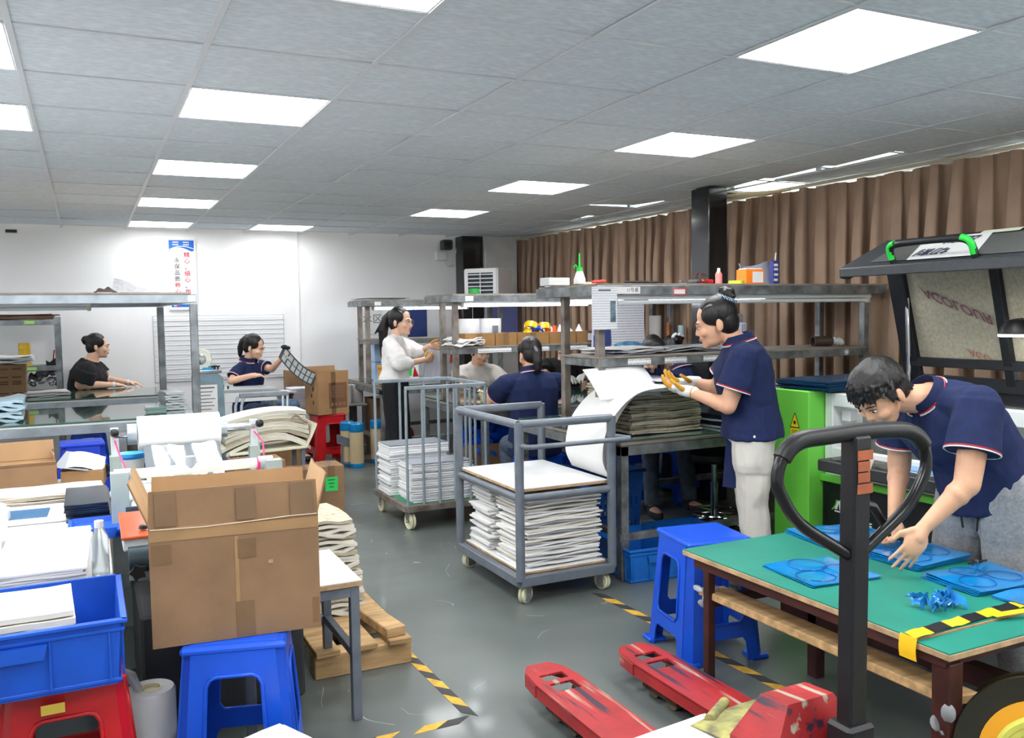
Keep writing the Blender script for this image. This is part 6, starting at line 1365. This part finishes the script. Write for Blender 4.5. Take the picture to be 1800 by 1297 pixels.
def person(name, label, root, pel, nk, right, hc, hf, hu, arms, legs, shirt, pants, hair, sk=skin, g=1.0, bend=0, sw=.165, vox=.006, sleeve=.55, hem=-.12, collar=True, trim=True, leglen=1.0, pr=(.088, .066, .056), mouth=lips, group=None, fold=.006, shoes=True, hk=1.0, sleeve_r=(.066, .074), loose=1.0):
    root = V(root); T = thing(name, label, 'person', root)
    W = lambda p: V(p)-root
    pel, nk, hc = W(pel), W(nk), W(hc); right = U(right)
    sp = nk-pel; L_ = sp.length; up = sp.normalized(); right = U(right-up*right.dot(up)); fw = U(up.cross(right))
    mid = pel+sp*.5-fw*bend
    def B(t): t2 = t; return (pel*(1-t2)**2+mid*2*t2*(1-t2)+nk*t2*t2) if t >= 0 else pel+(mid-pel).normalized()*L_*t
    def Tn(t):
        t = max(t, 0); v = (mid-pel)*2*(1-t)+(nk-mid)*2*t; return v.normalized()
    def ring(t, rx, ry, n=24, off=0, e=2.3):
        tz = Tn(t); f_ = U(right.cross(tz))*-1
        if f_.dot(fw) < 0: f_ = -f_
        c = B(t)+f_*off; o = []
        for i in range(n):
            a = 2*PI*i/n; ca, sa = math.cos(a), math.sin(a)
            o.append(c+right*(math.copysign(abs(ca)**(2/e), ca)*rx*g)+f_*(math.copysign(abs(sa)**(2/e), sa)*ry*g))
        return o
    tor = [(-.14, .13, .09, 0), (-.05, .162, .115, -.005), (.08, .16, .115, -.005), (.3, .137, .1, 0), (.55, .152, .115, .01), (.74, .166, .112, .008), (.87, .15, .085, 0), (.95, .095, .066, -.004), (1.02, .056, .054, -.004)]
    body = MB(); body.loft([ring(t, rx*.92, ry*.92, off=o) for t, rx, ry, o in tor])
    sh = {s: B(.86)+right*s*sw*g-Tn(.86)*.01 for s in (-1, 1)}
    for s in (-1, 1): body.limb(B(.9)+right*s*.05*g, sh[s], .052, .05*g)
    # head
    hf = U(hf); hu = U(V(hu)-hf*V(hu).dot(hf)); hr = hf.cross(hu); HM = Matrix((hr, hf, hu)).transposed()
    H = lambda x, y, z: hc+(hr*x+hf*y+hu*z)*hk
    k = hk
    body.limb(B(.97), H(0, -.028, -.05), .056*g**.5, .05)
    body.ell(H(0, -.012, .036), (.073*k, .09*k, .082*k), HM, 24, 16).ell(H(0, .03, -.022), (.062*k, .062*k, .076*k), HM, 20, 14).ell(H(0, .036, -.066), (.048*k, .05*k, .042*k), HM, 18, 12).ell(H(0, .07, -.088), (.024*k, .02*k, .019*k), HM, 10, 8).ell(H(0, .05, -.03), (.055*k, .042*k, .055*k), HM, 16, 10)
    body.ell(H(0, .072, .018), (.048*k, .022*k, .018*k), HM, 14, 8)
    body.limb(H(0, .086, .006), H(0, .0985, -.026), .0065*k, .0092*k, 8).ell(H(.0105, .0925, -.029), (.0075*k, .008*k, .0065*k), HM, 8, 6).ell(H(-.0105, .0925, -.029), (.0075*k, .008*k, .0065*k), HM, 8, 6)
    body.ell(H(0, .083, -.056), (.023*k, .012*k, .014*k), HM, 10, 8)
    for s in (-1, 1):
        body.ell(H(s*.075, -.012, -.012), (.009*k, .02*k, .032*k), HM @ Euler((.2, 0, s*-.35)).to_matrix(), 12, 8).ell(H(s*.04, .066, -.026), (.025*k, .022*k, .022*k), HM, 10, 8)
    # arms: s -> (elbow, wrist, finger dir, palm normal, thumb side, curl)
    hands = {}
    for s, a in arms.items():
        el, wr = W(a[0]), W(a[1])
        body.limb(sh[s], el, .046*g, .038*g).limb(el, wr, .037*g, .025)
        body.ell(el+(wr-el)*.22, .0365*g)
        if len(a) > 2: hand_shape(body, wr, a[2], a[3], a[4], a[5], a[6] if len(a) > 6 else 1.0); hands[s] = (wr, a)
    # legs: s -> (knee, ankle, toe dir)
    hipj = {s: B(-.02)+right*s*.085*g for s in (-1, 1)}
    for s, a in legs.items():
        kn, an = W(a[0]), W(a[1]); hp = hipj[s]
        body.limb(hp, kn, .078*g, .054*g).limb(kn, an, .052*g, .034).ell(kn+(an-kn)*.28-U(a[2])*.012, .05*g)
        td = U(a[2]); body.ell(an+td*.06-V((0, 0, .03)), (.04, .11, .036), Matrix((td.cross(V((0, 0, 1))), td, V((0, 0, 1)))).transposed(), 12, 8)
    o = link('body', remesh(body, vox, 1), T); o.data.materials.append(sk)
    # face details
    for s in (-1, 1):
        e = MB().ell(H(s*.032, .083, .002), (.0125*k, .006*k, .0048*k), HM, 10, 8).obj('eye', eyew, T); MB().ell(H(s*.032, .0885, .0015), (.0056*k, .003*k, .0046*k), HM, 8, 6).obj('iris', iris, e)
        MB().path([H(s*.018, .0905, .0075), H(s*.032, .089, .0105), H(s*.046, .079, .0055)], .0016, 5).obj('eyelid', brow, e)
        MB().path([H(s*.014, .0955, .022), H(s*.032, .092, .0275), H(s*.05, .079, .0225)], .0032*k, 6, rr=[.002, .0034, .0016]).obj('eyebrow', brow, T)
    MB().ell(H(0, .0925, -.0535), (.018*k, .0055*k, .0042*k), HM, 12, 6).ell(H(0, .0925, -.061), (.0155*k, .006*k, .0048*k), HM, 12, 6).obj('lips', mouth, T)
    # hair
    hb = MB(); fine = R
    kind = hair
    cap = lambda dx=.0: hb.ell(H(0, -.026, .042), (.081*k, .094*k, .092*k), HM, 24, 16).ell(H(0, -.05, .0), (.074*k, .064*k, .085*k), HM, 18, 12)
    cap()
    if kind != 'short':
        for s in (-1, 1): hb.ell(H(s*.064, .012, .045), (.02*k, .05*k, .05*k), HM, 12, 8)
    if kind in ('bun', 'topbun'):
        c = H(0, -.1, .1) if kind == 'topbun' else H(0, -.115, .055)
        if kind == 'topbun': c = H(0, -.095, .115)
        hb.ell(c, (.045*k, .038*k, .042*k), HM, 16, 10).limb(H(0, -.06, .07), c, .045, .034)
        for i in range(14):
            a = i*.9; q = c+(hr*math.cos(a)+hf*math.sin(a*1.7)*.7+hu*math.sin(a))*.034*k; hb.ell(q, .014, None, 8, 6)
    if kind in ('pony', 'ponylong', 'ponylow'):
        z = .055 if kind != 'ponylow' else .0
        b0 = H(0, -.1, z+.02); hb.limb(H(0, -.06, z), b0, .04, .026)
        if kind == 'ponylong': P = [b0, H(0, -.15, .02), H(.005, -.17, -.08), H(-.01, -.175, -.22), H(-.01, -.15, -.36), H(0, -.14, -.43)]; rr = [.03, .042, .044, .038, .028, .008]; hb.path([b0, H(.02, -.16, .0), H(.03, -.2, -.07), H(.035, -.24, -.12)], .02, 8, rr=[.024, .024, .018, .003])
        elif kind == 'pony': P = [b0, H(0, -.13, .02), H(0, -.135, -.05), H(0, -.12, -.12), H(0, -.11, -.15)]; rr = [.026, .034, .032, .022, .006]
        else: P = [b0, H(0, -.125, -.02), H(0, -.125, -.08), H(0, -.115, -.14), H(0, -.11, -.17)]; rr = [.03, .036, .034, .026, .008]
        hb.path(P, .03, 12, rr=rr)
    if kind == 'bangs':
        hb.ell(H(0, .02, .07), (.079*k, .072*k, .058*k), HM, 18, 12)
        for i in range(9): hb.limb(H(-.06+.015*i, .05-abs(i-4)*.006, .085), H(-.062+.0155*i, .083-abs(i-4)*.0075, .018+.004*(i % 2)), .014, .007, 6)
    if kind == 'short':
        hb.ell(H(0, .0, .065), (.081*k, .088*k, .07*k), HM, 20, 12)
        for i in range(420):
            th = R.uniform(0, 2*PI); ph = R.uniform(0, 1.5)
            nrm = V((math.sin(ph)*math.cos(th), math.sin(ph)*math.sin(th), math.cos(ph)))
            p = H(nrm.x*.074, -.013+nrm.y*.086, .05+nrm.z*.078); fl = HM @ (nrm*.28+V((nrm.x*.3, .75, -.3-.3*ph)))
            if nrm.y < -.1: fl = HM @ (nrm*.25+V((0, -.25, -.8)))
            hb.limb(p, p+U(fl)*R.uniform(.03, .055), .0065, .0018, 5)
        for i in range(17): hb.limb(H(-.06+.0075*i, .052, .085), H(-.066+.0083*i+R.uniform(-.006, .006), .1-.0018*abs(i-8), .034+R.uniform(-.012, .014)), .0095, .002, 5)
        for s in (-1, 1):
            for i in range(14): hb.limb(H(s*.07, .03-.007*i, .05), H(s*(.079-.0006*i), .03-.0085*i, .0-.0032*i+R.uniform(-.01, .006)), .009, .003, 5)
    ho = link('hair', remesh(hb, (.0036 if kind == 'short' else .005) if vox < .007 else .007, 1, (.0016, 70, (1, 1, .3))), T); ho.data.materials.append(hairm)
    # shirt
    cb = MB(); lo = loose
    cl_ = [(hem-.015, .186*lo, .142*lo, -.006), (hem+.06, .18*lo, .136*lo, -.006)]+[(t, rx*1.05+.01, ry*1.05+.012, o) for t, rx, ry, o in tor if t > hem+.1 and t < .94]
    cl_ = [(t, max(rx, .16) if t < .5 else rx, max(ry, .12) if t < .5 else ry, o) for t, rx, ry, o in cl_]+[(.965, .098, .074, -.006), (1.0, .072, .068, -.008)]
    cb.loft([ring(t, rx, ry, off=o) for t, rx, ry, o in cl_])
    for s, a in arms.items():
        el = W(a[0]); wr = W(a[1]); d = el-sh[s]
        cb.limb(B(.88)+right*s*.06*g, sh[s], .066, .064*g)
        if sleeve == 'puff':
            cb.limb(sh[s], sh[s]+d*.55, .066, .085).ell(sh[s]+d*.75, (.085, .085, .085)).limb(sh[s]+d*.9, el+(wr-el)*.3, .08, .058)
        else:
            e = sh[s]+d*sleeve*1.2; cb.cyl(sh[s]-d*.04, e, sleeve_r[0]*g, sleeve_r[1]*g, 20)
    so = link('shirt', remesh(cb, vox if vox > .0065 else .0065, 2, (fold, 16, (1, 1, .55))), T); so.data.materials.append(shirt)
    if collar:
        tz = Tn(1); f_ = fw
        rg = lambda t, rx, ry, dz=0, dr=0: [p+tz*dz for p in ring(t, rx, ry, 28, off=-.008)]
        a, b, c = rg(1.0, .066/g, .064/g, .004), rg(1.0, .074/g, .072/g, .034), rg(.97, .092/g, .088/g, .0)
        # fold-over collar, open at the front
        n = 28; idx = [i for i in range(n+1)]
        fr_ = 21
        order = [(fr_//3+i) % n for i in range(n)]
        front = max(range(n), key=lambda i: (a[i]-B(1)).dot(fw)); seq = [(front+i) % n for i in range(1, n)]
        cm = MB(); rings = []
        for i in seq: rings.append([a[i], b[i], b[i]+(c[i]-B(1)).normalized()*.004, c[i]])
        vs = [p for r_ in rings for p in r_]; fs = []
        for i in range(len(rings)-1):
            for j in range(3): fs.append((i*4+j, i*4+j+1, (i+1)*4+j+1, (i+1)*4+j))
        k2 = len(vs); inn = [p-(p-B(1)).normalized()*.003-tz*.002 for p in vs]
        cm.add(vs+inn, fs+[tuple(q+k2 for q in reversed(f)) for f in fs])
        co = cm.obj('collar', shirt, T, 60)
        if trim:
            cpts = [c[i]+(c[i]-B(1)).normalized()*.003 for i in seq]
            MB().path([p+tz*.006 for p in cpts], .0032, 6).obj('white_trim', white, co); MB().path([p+tz*.0125-(p-B(1)).normalized()*.002 for p in cpts], .0026, 6).obj('red_trim', redplastic, co)
    if trim and sleeve != 'puff':
        for s, a in arms.items():
            el = W(a[0]); d = el-sh[s]; e = sh[s]+d*sleeve*1.2; z = d.normalized(); x, y, z = frame(z)
            for nm, m, o_, rr in (('white_trim', white, -.002, .003), ('red_trim', redplastic, -.0085, .0026)):
                MB().path([e+z*o_+(x*math.cos(i*PI/12)+y*math.sin(i*PI/12))*(sleeve_r[1]*g+.0005) for i in range(24)], rr, 6, True).obj(nm, m, so)
    # trousers
    pb = MB(); pb.loft([ring(t, rx, ry, off=-.004) for t, rx, ry in ((-.17, .115, .08), (-.08, .158, .116), (.06, .156, .114), (.14, .14, .1))])
    for s, a in legs.items():
        kn, an = W(a[0]), W(a[1]); hp = hipj[s]
        e = kn+(an-kn)*min(1, max(0, (leglen-.5)*2))
        pb.limb(hp, kn, pr[0]*1.04*g, pr[1]*g).cyl(kn, e, pr[1]*g, pr[2]*g, 20).limb(hp-V((0, 0, 0)), hp+(kn-hp)*.4, pr[0]*1.1*g, pr[0]*g)
    po = link('trousers', remesh(pb, max(vox, .007), 2, (fold*1.1, 14, (1, 1, .5))), T); po.data.materials.append(pants)
    if shoes:
        for s, a in legs.items():
            an = W(a[1]); td = U(a[2]); Ms = Matrix((td.cross(V((0, 0, 1))), td, V((0, 0, 1)))).transposed()
            sb = MB().ell(an+td*.065-V((0, 0, .042)), (.046, .125, .04), Ms, 16, 10).ell(an+td*.0-V((0, 0, .02)), (.04, .05, .045), Ms, 14, 8)
            oo = link('shoe', remesh(sb, .008, 1), T); oo.data.materials.append(mat('dark_shoe', (52, 52, 58), .6) if shirt is not blousem else mat('white_shoe', (222, 222, 220), .6))
    return T, sh, H, root
blousem = mat('sheer_white_blouse', (248, 246, 244), .7, 0, (14, .05), (60, .12), sheen=.3)
blackcl = mat('black_cloth', (26, 27, 31), .9, 0, (30, .2), (160, .1)); greytee = mat('pale_grey_tee', (206, 202, 196), .85, 0, (20, .05), (160, .1))
jeans = mat('blue_jeans', (92, 118, 150), .85, 0, (18, .25), (260, .15)); darkjeans = mat('grey_jeans', (86, 98, 118), .85, 0, (18, .25), (260, .15)); khaki = mat('khaki_cloth', (150, 138, 108), .85, 0, (14, .15))
whitepants = mat('offwhite_trousers', (222, 218, 208), .85, 0, (10, .06), (160, .12)); greysweat = mat('grey_sweatpants', (158, 160, 164), .9, 0, (90, .15), (200, .15))
Z = V((0, 0, 1))
# 1 gloved woman at the nearest bench
f = U((-.8, .6, 0)); r_ = f.cross(Z)
T, sh, H, rt = person('person', 'woman in navy polo and white trousers with hair bun and gloves at the nearest bench', (3.15, 3.66, 0), (3.17, 3.63, .86), (3.1, 3.66, 1.335), r_, (3.0, 3.715, 1.43), (-.8, .56, -.3), (-.2, .15, 1),
    {-1: ((2.93, 3.53, 1.01), (2.84, 3.74, 1.075), (-.5, .85, .12), (.3, .2, .9), (-.8, -.5, .2), .45), 1: ((3.18, 3.93, 1.06), (3.06, 4.0, 1.1), (-.95, .35, .05), (.1, .1, .9), (-.3, -.8, .3), .45)},
    {-1: ((3.13, 3.57, .47), (3.17, 3.55, .09), (-.8, .6, 0)), 1: ((3.25, 3.73, .47), (3.3, 3.71, .09), (-.8, .6, 0))}, navy, whitepants, 'topbun', skin, 1.17, .03, .165, .006, hem=-.04, pr=(.09, .068, .058), fold=.008, hk=1.09)
tie = MB(); cc = H(0, -.085, .098)
ax_ = (H(0, -.095, .115)-H(0, -.06, .07)).normalized(); x, y, z = frame(ax_)
tie.path([cc+(x*math.cos(i*PI/16)+y*math.sin(i*PI/16))*(.043+.004*(i % 2)) for i in range(32)], .011, 8, True).obj('hair_tie', pattern_mat('striped_hair_tie', 'stripe', (24, 30, 56), (170, 190, 214), (130, 60, 60), axes=(.5, .4, .6)), T)
gw = mat('white_glove', (232, 232, 228), .9, 0, (40, .05), (120, .15)); gy = mat('mustard_glove_coating', (214, 158, 44), .7, 0, (20, .15), (90, .2))
def glove(T, w, d, n, s, curl, k=1.12):
    mb = MB(); hand_shape(mb, w, d, n, s, curl, k, .0095, fingers=()); mb.limb(w-U(d)*.035, w+U(d)*.01, .031, .032)
    o = link('glove', remesh(mb, .004, 1), T); o.data.materials.append(gw)
    m2 = MB(); hand_shape(m2, w, d, n, s, curl, k, .0105, palm=False); f_ = link('glove_fingers', remesh(m2, .004, 1), T); f_.data.materials.append(gy)
for w, d, n, s in (((2.84, 3.74, 1.075), (-.5, .85, .12), (.3, .2, .9), (-.8, -.5, .2)), ((3.06, 4.0, 1.1), (-.95, .35, .05), (.1, .1, .9), (-.3, -.8, .3))): glove(T, V(w)-rt, V(d), V(n), V(s), .45)
MB().sheet(lambda u, v: V((-.1-.03*v+.04*u, .02-.08*u, .86-.3*v)), 4, 8, (-.004, -.002, 0)).obj('apron_end', navy, T)
MB().path([V((2.853, 3.715, 1.07))-rt+(frame(V((-.4, .9, .2)))[0]*math.cos(i*PI/8)+frame(V((-.4, .9, .2)))[1]*math.sin(i*PI/8))*.031 for i in range(16)], .003, 6, True).obj('bracelet', gy, T)
# 2 man bending over the green table
f = U((-.95, .12, 0)); r_ = f.cross(Z)
T, sh, H, rt = person('person', 'man with short black hair in navy polo, bending over the green table', (3.2, 2.26, 0), (3.17, 2.25, .79), (2.92, 2.36, 1.15), r_, (2.755, 2.42, 1.165), (-.74, .02, -.67), (-.66, .08, .74),
    {-1: ((2.83, 2.1, .86), (2.69, 2.17, .7), (-.5, .12, -.86), (.35, .9, -.1), (-.8, .1, .5), .16, 1.1), 1: ((3.05, 2.58, .83), (2.93, 2.5, .64), (-.5, -.2, -.7), (-.5, .0, .7), (0, -.9, .2), .5)},
    {-1: ((3.15, 2.14, .45), (3.2, 2.12, .09), (-1, .1, 0)), 1: ((3.17, 2.4, .45), (3.22, 2.44, .09), (-1, .1, 0))}, navy, greysweat, 'short', skin, 1.22, .08, .178, .0055, hem=-.12, pr=(.1, .078, .066), fold=.0055, sleeve=.5, sleeve_r=(.068, .077), hk=1.08)
for s in (-1, 1): MB().path([V((-.155, -.02+s*.03, .72)), V((-.165, -.02+s*.035, .68)), V((-.16, -.02+s*.03, .64))], .004, 6).obj('drawstring', black, T)
MB().plate([(.022*math.cos(i*PI/8)*(1+.25*math.cos(i*PI/2)), .03*math.sin(i*PI/8)*(1+.2*math.cos(i*PI/2))) for i in range(16)], [], .004, V((-.13, -.12, .6)), U((.5, -.85, 0)), (0, 0, 1)).obj('pocket_patch', mat('pale_grey_patch', (186, 186, 186), .8), T)
MB().box((-.2, -.1, .98), (.006, .012, .05), .001, (0, -.5, .3)).obj('red_emblem', redplastic, T)
# 3 woman in the white blouse
f = U((.8, -.6, 0)); r_ = f.cross(Z)
T, sh, H, rt = person('person', 'woman with ponytail and glasses in white blouse and black culottes, standing beside the cage trolley', (2.49, 7.57, 0), (2.49, 7.57, .87), (2.505, 7.57, 1.315), r_, (2.55, 7.54, 1.435), (.64, -.76, -.06), (.05, -.03, 1),
    {1: ((2.46, 7.31, 1.06), (2.68, 7.32, 1.1), (.9, .3, .12), (-.2, .95, .1), (.1, .2, 1), .6), -1: ((2.72, 7.62, 1.14), (2.8, 7.5, 1.21), (.95, -.1, .0), (-.1, -.95, -.1), (.1, -.2, 1), .6)},
    {1: ((2.45, 7.46, .47), (2.43, 7.45, .09), (.7, -.7, 0)), -1: ((2.55, 7.62, .47), (2.57, 7.63, .09), (.8, -.6, 0))}, blousem, blackcl, 'ponylong', skin2, .92, .0, .16, .006, sleeve='puff', hem=.12, collar=False, trim=False, leglen=.83, pr=(.1, .098, .115), fold=.007, hk=1.06)
gl_ = MB()
for s in (-1, 1):
    gl_.path([H(s*.034+.026*math.cos(i*PI/10), .098-.008*abs(math.cos(i*PI/10)), .0+.022*math.sin(i*PI/10)) for i in range(20)], .0012, 5, True).path([H(s*.06, .088, .005), H(s*.075, .03, .004), H(s*.077, -.01, .002)], .0011, 5)
gl_.path([H(-.009, .1, .004), H(.009, .1, .004)], .0012, 5).obj('glasses', steel, T)
for w, d, n, s in (((2.68, 7.32, 1.1), (.9, .3, .12), (-.2, .95, .1), (.1, .2, 1)), ((2.8, 7.5, 1.21), (.95, -.1, 0), (-.1, -.95, -.1), (.1, -.2, 1))):
    m2 = MB(); hand_shape(m2, V(w)-rt, V(d), V(n), V(s), .6, 1.06, .0105, palm=False); f_ = link('finger_cots', remesh(m2, .004, 1), T); f_.data.materials.append(gy)
t = stack('paper_stack', 'bent white sheets held in the hands of the blouse woman', 'papers', (2.83, 7.36, 1.0), .18, .26, .03, 5, mat('bluish_paper', (206, 208, 222), .8), 0, .004, None, .006)
t.rotation_euler = (PI/2-.15, .25, .12); t.location = (2.81, 7.42, 1.03)
# 4 seated woman in black
f = U((1, -.12, 0)); r_ = f.cross(Z)
T, sh, H, rt = person('person', 'woman with a hair bun in a black printed top, seated behind the left glass bench', (.03, 9.5, 0), (-.02, 9.52, .57), (.04, 9.5, 1.1), r_, (.1, 9.49, 1.235), (1, -.12, -.1), (.05, 0, 1),
    {1: ((-.07, 9.3, .88), (.22, 9.3, .865), (.95, .1, -.1), (0, 0, -1), (0, .9, 0), .35), -1: ((.12, 9.72, .9), (.36, 9.6, .86), (.95, -.1, -.1), (0, 0, -1), (0, -.9, 0), .35)},
    {1: ((.4, 9.4, .56), (.4, 9.4, .09), (1, 0, 0)), -1: ((.4, 9.62, .56), (.4, 9.62, .09), (1, 0, 0))}, blackcl, khaki, 'bun', skin2, 1.34, .06, .17, .0075, hem=-.12, collar=False, trim=False, sleeve=.62, sleeve_r=(.075, .086))
pm = MB()
for i in range(9): pm.ell(V((.145+R.uniform(-.006, .006), -.1+R.uniform(-.04, .05), .93+R.uniform(-.09, .06))), (.012, .022, .02), None, 8, 6)
pm.obj('flower_print', mat('pale_pink_print', (196, 160, 164), .8), T)
for w in ((.36, 9.6, .86), (.22, 9.3, .865)): MB().cyl(V(w)-rt+V((-.01, 0, 0)), V(w)-rt+V((.012, 0, 0)), .03, .032, 14).obj('white_cuff', white, T)
make_stool('plastic_stool', 'blue plastic stool under the seated woman in black', blueplastic, (-.02, 9.5, 0), 0, .46, BS)
# 5 seated woman in navy polo with a film strip
f = U((.72, -.7, 0)); r_ = f.cross(Z)
T, sh, H, rt = person('person', 'woman with ponytail in navy polo and jeans, seated holding up a film strip', (1.46, 9.1, 0), (1.45, 9.12, .56), (1.46, 9.05, 1.07), r_, (1.5, 8.98, 1.2), (.8, -.5, -.33), (.2, -.2, 1),
    {1: ((1.255, 8.88, .88), (1.43, 8.74, .935), (.9, .1, .0), (.1, .2, -1), (.3, .9, .2), .35), -1: ((1.67, 9.0, .975), (1.73, 8.84, 1.075), (.3, -.2, .7), (.7, .5, .1), (.5, -.6, .3), .7)},
    {1: ((1.6, 8.72, .6), (1.62, 8.72, .1), (.7, -.7, 0)), -1: ((1.86, 8.92, .6), (1.86, 8.94, .1), (.9, -.4, 0))}, navy, jeans, 'pony', skin2, .98, .03, .165, .0065, hem=-.08)
MB().path([H(.0, -.085+.0*i, .0)+(frame(V((0, 1, .3)))[0]*math.cos(i*PI/8)+frame(V((0, 1, .3)))[1]*math.sin(i*PI/8))*.028 for i in range(16)], .005, 6, True).obj('hair_tie', white, T)
fs_ = thing('film_strip', 'curled grey film strip with square frames held up by the seated polo woman', 'film strip', (1.76, 8.8, 1.1))
fp = lambda u, v: V((-.03+.32*u, -.02*u, .06-.29*u-.05*math.sin(u*3)))+V((.1*(v-.5)*.6, 0, .1*(v-.5)*1.2))
MB().sheet(fp, 16, 3, (0, .002, 0)).obj('strip', mat('dark_film_base', (66, 68, 72), .3), fs_)
fm = mat('pale_film_frame', (172, 178, 178), .3)
for i in range(7):
    for j in range(2):
        u0, v0 = .06+i*.13, .1+j*.43; MB().sheet(lambda u, v: fp(u0+.1*u, v0+.36*v)+V((0, -.0025, 0)), 2, 2, (0, .001, 0)).obj('frame_window', fm, fs_)
MB().ell((.0, -.0, .1), (.035, .02, .022), None, 10, 8).ell((.03, 0, .09), (.03, .02, .02), None, 10, 8).obj('black_clip', black, fs_)
make_stool('plastic_stool', 'blue plastic stool under the seated woman with the film strip', blueplastic, (1.45, 9.15, 0), 0, .45, BS)
# 6 man in the pale tee behind the middle bench
f = U((-.12, -1, 0)); r_ = f.cross(Z)
person('person', 'person in pale grey tee seated behind the middle bench, eyes hidden by the shelf', (3.27, 7.55, 0), (3.28, 7.58, .56), (3.27, 7.5, 1.03), r_, (3.275, 7.44, 1.15), (.12, -.95, -.35), (0, -.3, 1),
    {1: ((3.06, 7.38, .84), (3.12, 7.16, .85), (.5, -.8, 0), (0, 0, -1), (.8, .4, 0), .4), -1: ((3.5, 7.38, .84), (3.42, 7.16, .85), (-.5, -.8, 0), (0, 0, -1), (-.8, .4, 0), .4)},
    {1: ((3.16, 7.4, .5), (3.16, 7.42, .09), (0, -1, 0)), -1: ((3.42, 7.4, .5), (3.42, 7.42, .09), (0, -1, 0))}, greytee, darkjeans, 'short', skin2, 1.0, .04, .17, .0065, collar=False, trim=False, sleeve=.6, sleeve_r=(.07, .082))
# 7 seated from behind, navy polo
f = U((.02, 1, 0)); r_ = f.cross(Z)
person('person', 'woman with low ponytail in navy polo, seated with her back to the camera', (2.9, 5.66, 0), (2.9, 5.64, .56), (2.9, 5.68, 1.07), r_, (2.915, 5.71, 1.195), (.1, .97, -.25), (0, .25, 1),
    {-1: ((2.66, 5.86, .85), (2.78, 6.04, .86), (.6, .8, 0), (0, 0, -1), (.8, -.4, 0), .4), 1: ((3.14, 5.84, .85), (3.02, 6.04, .86), (-.6, .8, 0), (0, 0, -1), (-.8, -.4, 0), .4)},
    {-1: ((2.8, 5.86, .52), (2.8, 5.84, .09), (0, 1, 0)), 1: ((3.02, 5.86, .52), (3.02, 5.84, .09), (0, 1, 0))}, navy, darkjeans, 'ponylow', skin, 1.1, .05, .185, .0065, hem=-.12, sleeve=.48, sleeve_r=(.068, .076))
# 8 black top with gloves behind the middle bench
f = U((-.5, -.85, 0)); r_ = f.cross(Z)
T, sh, H, rt = person('person', 'person in black tee with white gloves and red oversleeve, half hidden behind the bench posts', (4.15, 7.5, 0), (4.18, 7.55, .56), (4.17, 7.45, 1.05), r_, (4.14, 7.38, 1.17), (-.4, -.85, -.35), (0, -.3, 1),
    {1: ((3.93, 7.4, .9), (3.98, 7.12, .905), (.2, -.95, 0), (0, 0, -1), (.9, .2, 0), .5), -1: ((4.4, 7.3, .87), (4.22, 7.1, .905), (-.8, -.4, 0), (0, 0, -1), (-.4, .8, 0), .5)},
    {1: ((4.05, 7.4, .5), (4.05, 7.42, .09), (0, -1, 0)), -1: ((4.3, 7.4, .5), (4.3, 7.42, .09), (0, -1, 0))}, blackcl, darkjeans, 'short', skin2, 1.02, .04, .17, .0075, collar=False, trim=False, sleeve=.6, sleeve_r=(.07, .082))
for w, d in (((3.98, 7.12, .905), (.2, -.95, 0)), ((4.22, 7.1, .905), (-.8, -.4, 0))):
    mb = MB(); hand_shape(mb, V(w)-rt, V(d), V((0, 0, -1)), V((.9, .2, 0)), .5, 1.12, .0105); o = link('glove', remesh(mb, .006, 1), T); o.data.materials.append(gw)
e, w = V((4.4, 7.3, .87))-rt, V((4.22, 7.1, .905))-rt
MB().cyl(e, e+(w-e)*.8, .05, .04, 16).obj('red_oversleeve', pattern_mat('red_dotted_cloth', 'check', (150, 30, 44), (110, 18, 30), (90, 90, 90)), T)
# 9 face with a fringe behind the nearest bench shelf
f = U((-.35, -.93, 0)); r_ = f.cross(Z)
person('person', 'person with a dark fringe behind the nearest bench shelf, facing the camera', (3.87, 5.6, 0), (3.89, 5.64, .56), (3.88, 5.58, 1.05), r_, (3.86, 5.52, 1.185), (-.4, -.87, -.28), (0, -.2, 1),
    {1: ((3.68, 5.5, .86), (3.7, 5.27, .85), (.2, -.95, 0), (0, 0, -1), (.9, .2, 0), .4), -1: ((4.08, 5.42, .86), (3.96, 5.25, .85), (-.6, -.7, 0), (0, 0, -1), (-.4, .8, 0), .4)},
    {1: ((3.66, 5.28, .56), (3.56, 5.1, .12), (-.3, -1, 0)), -1: ((3.95, 5.26, .56), (3.9, 5.12, .12), (0, -1, 0))}, navy, darkjeans, 'bangs', skin2, .98, .04, .165, .0065, collar=True, trim=False)
# 10 woman with hair clip seen from behind
f = U((.25, .97, 0)); r_ = f.cross(Z)
T, sh, H, rt = person('person', 'woman in navy polo with a white bow clip, bent away at the middle bench', (4.3, 5.74, 0), (4.36, 5.66, .56), (4.32, 5.78, 1.03), r_, (4.3, 5.88, 1.16), (-.1, .85, -.5), (0, .4, .9),
    {-1: ((4.1, 5.95, .86), (4.2, 6.12, .86), (.6, .8, 0), (0, 0, -1), (.8, -.4, 0), .4), 1: ((4.58, 5.9, .86), (4.46, 6.1, .86), (-.6, .8, 0), (0, 0, -1), (-.8, -.4, 0), .4)},
    {-1: ((4.26, 5.9, .52), (4.24, 5.86, .09), (0, 1, 0)), 1: ((4.48, 5.88, .52), (4.48, 5.86, .09), (0, 1, 0))}, navy, darkjeans, 'bun', skin2, 1.08, .06, .18, .0065)
cp = MB()
for s in (-1, 1): cp.ell(H(s*.035, -.13, .085), (.035, .012, .018), Euler((0, s*.5, 0)).to_matrix(), 10, 8)
cp.ell(H(0, -.14, .08), .012).obj('bow_clip', white, T)
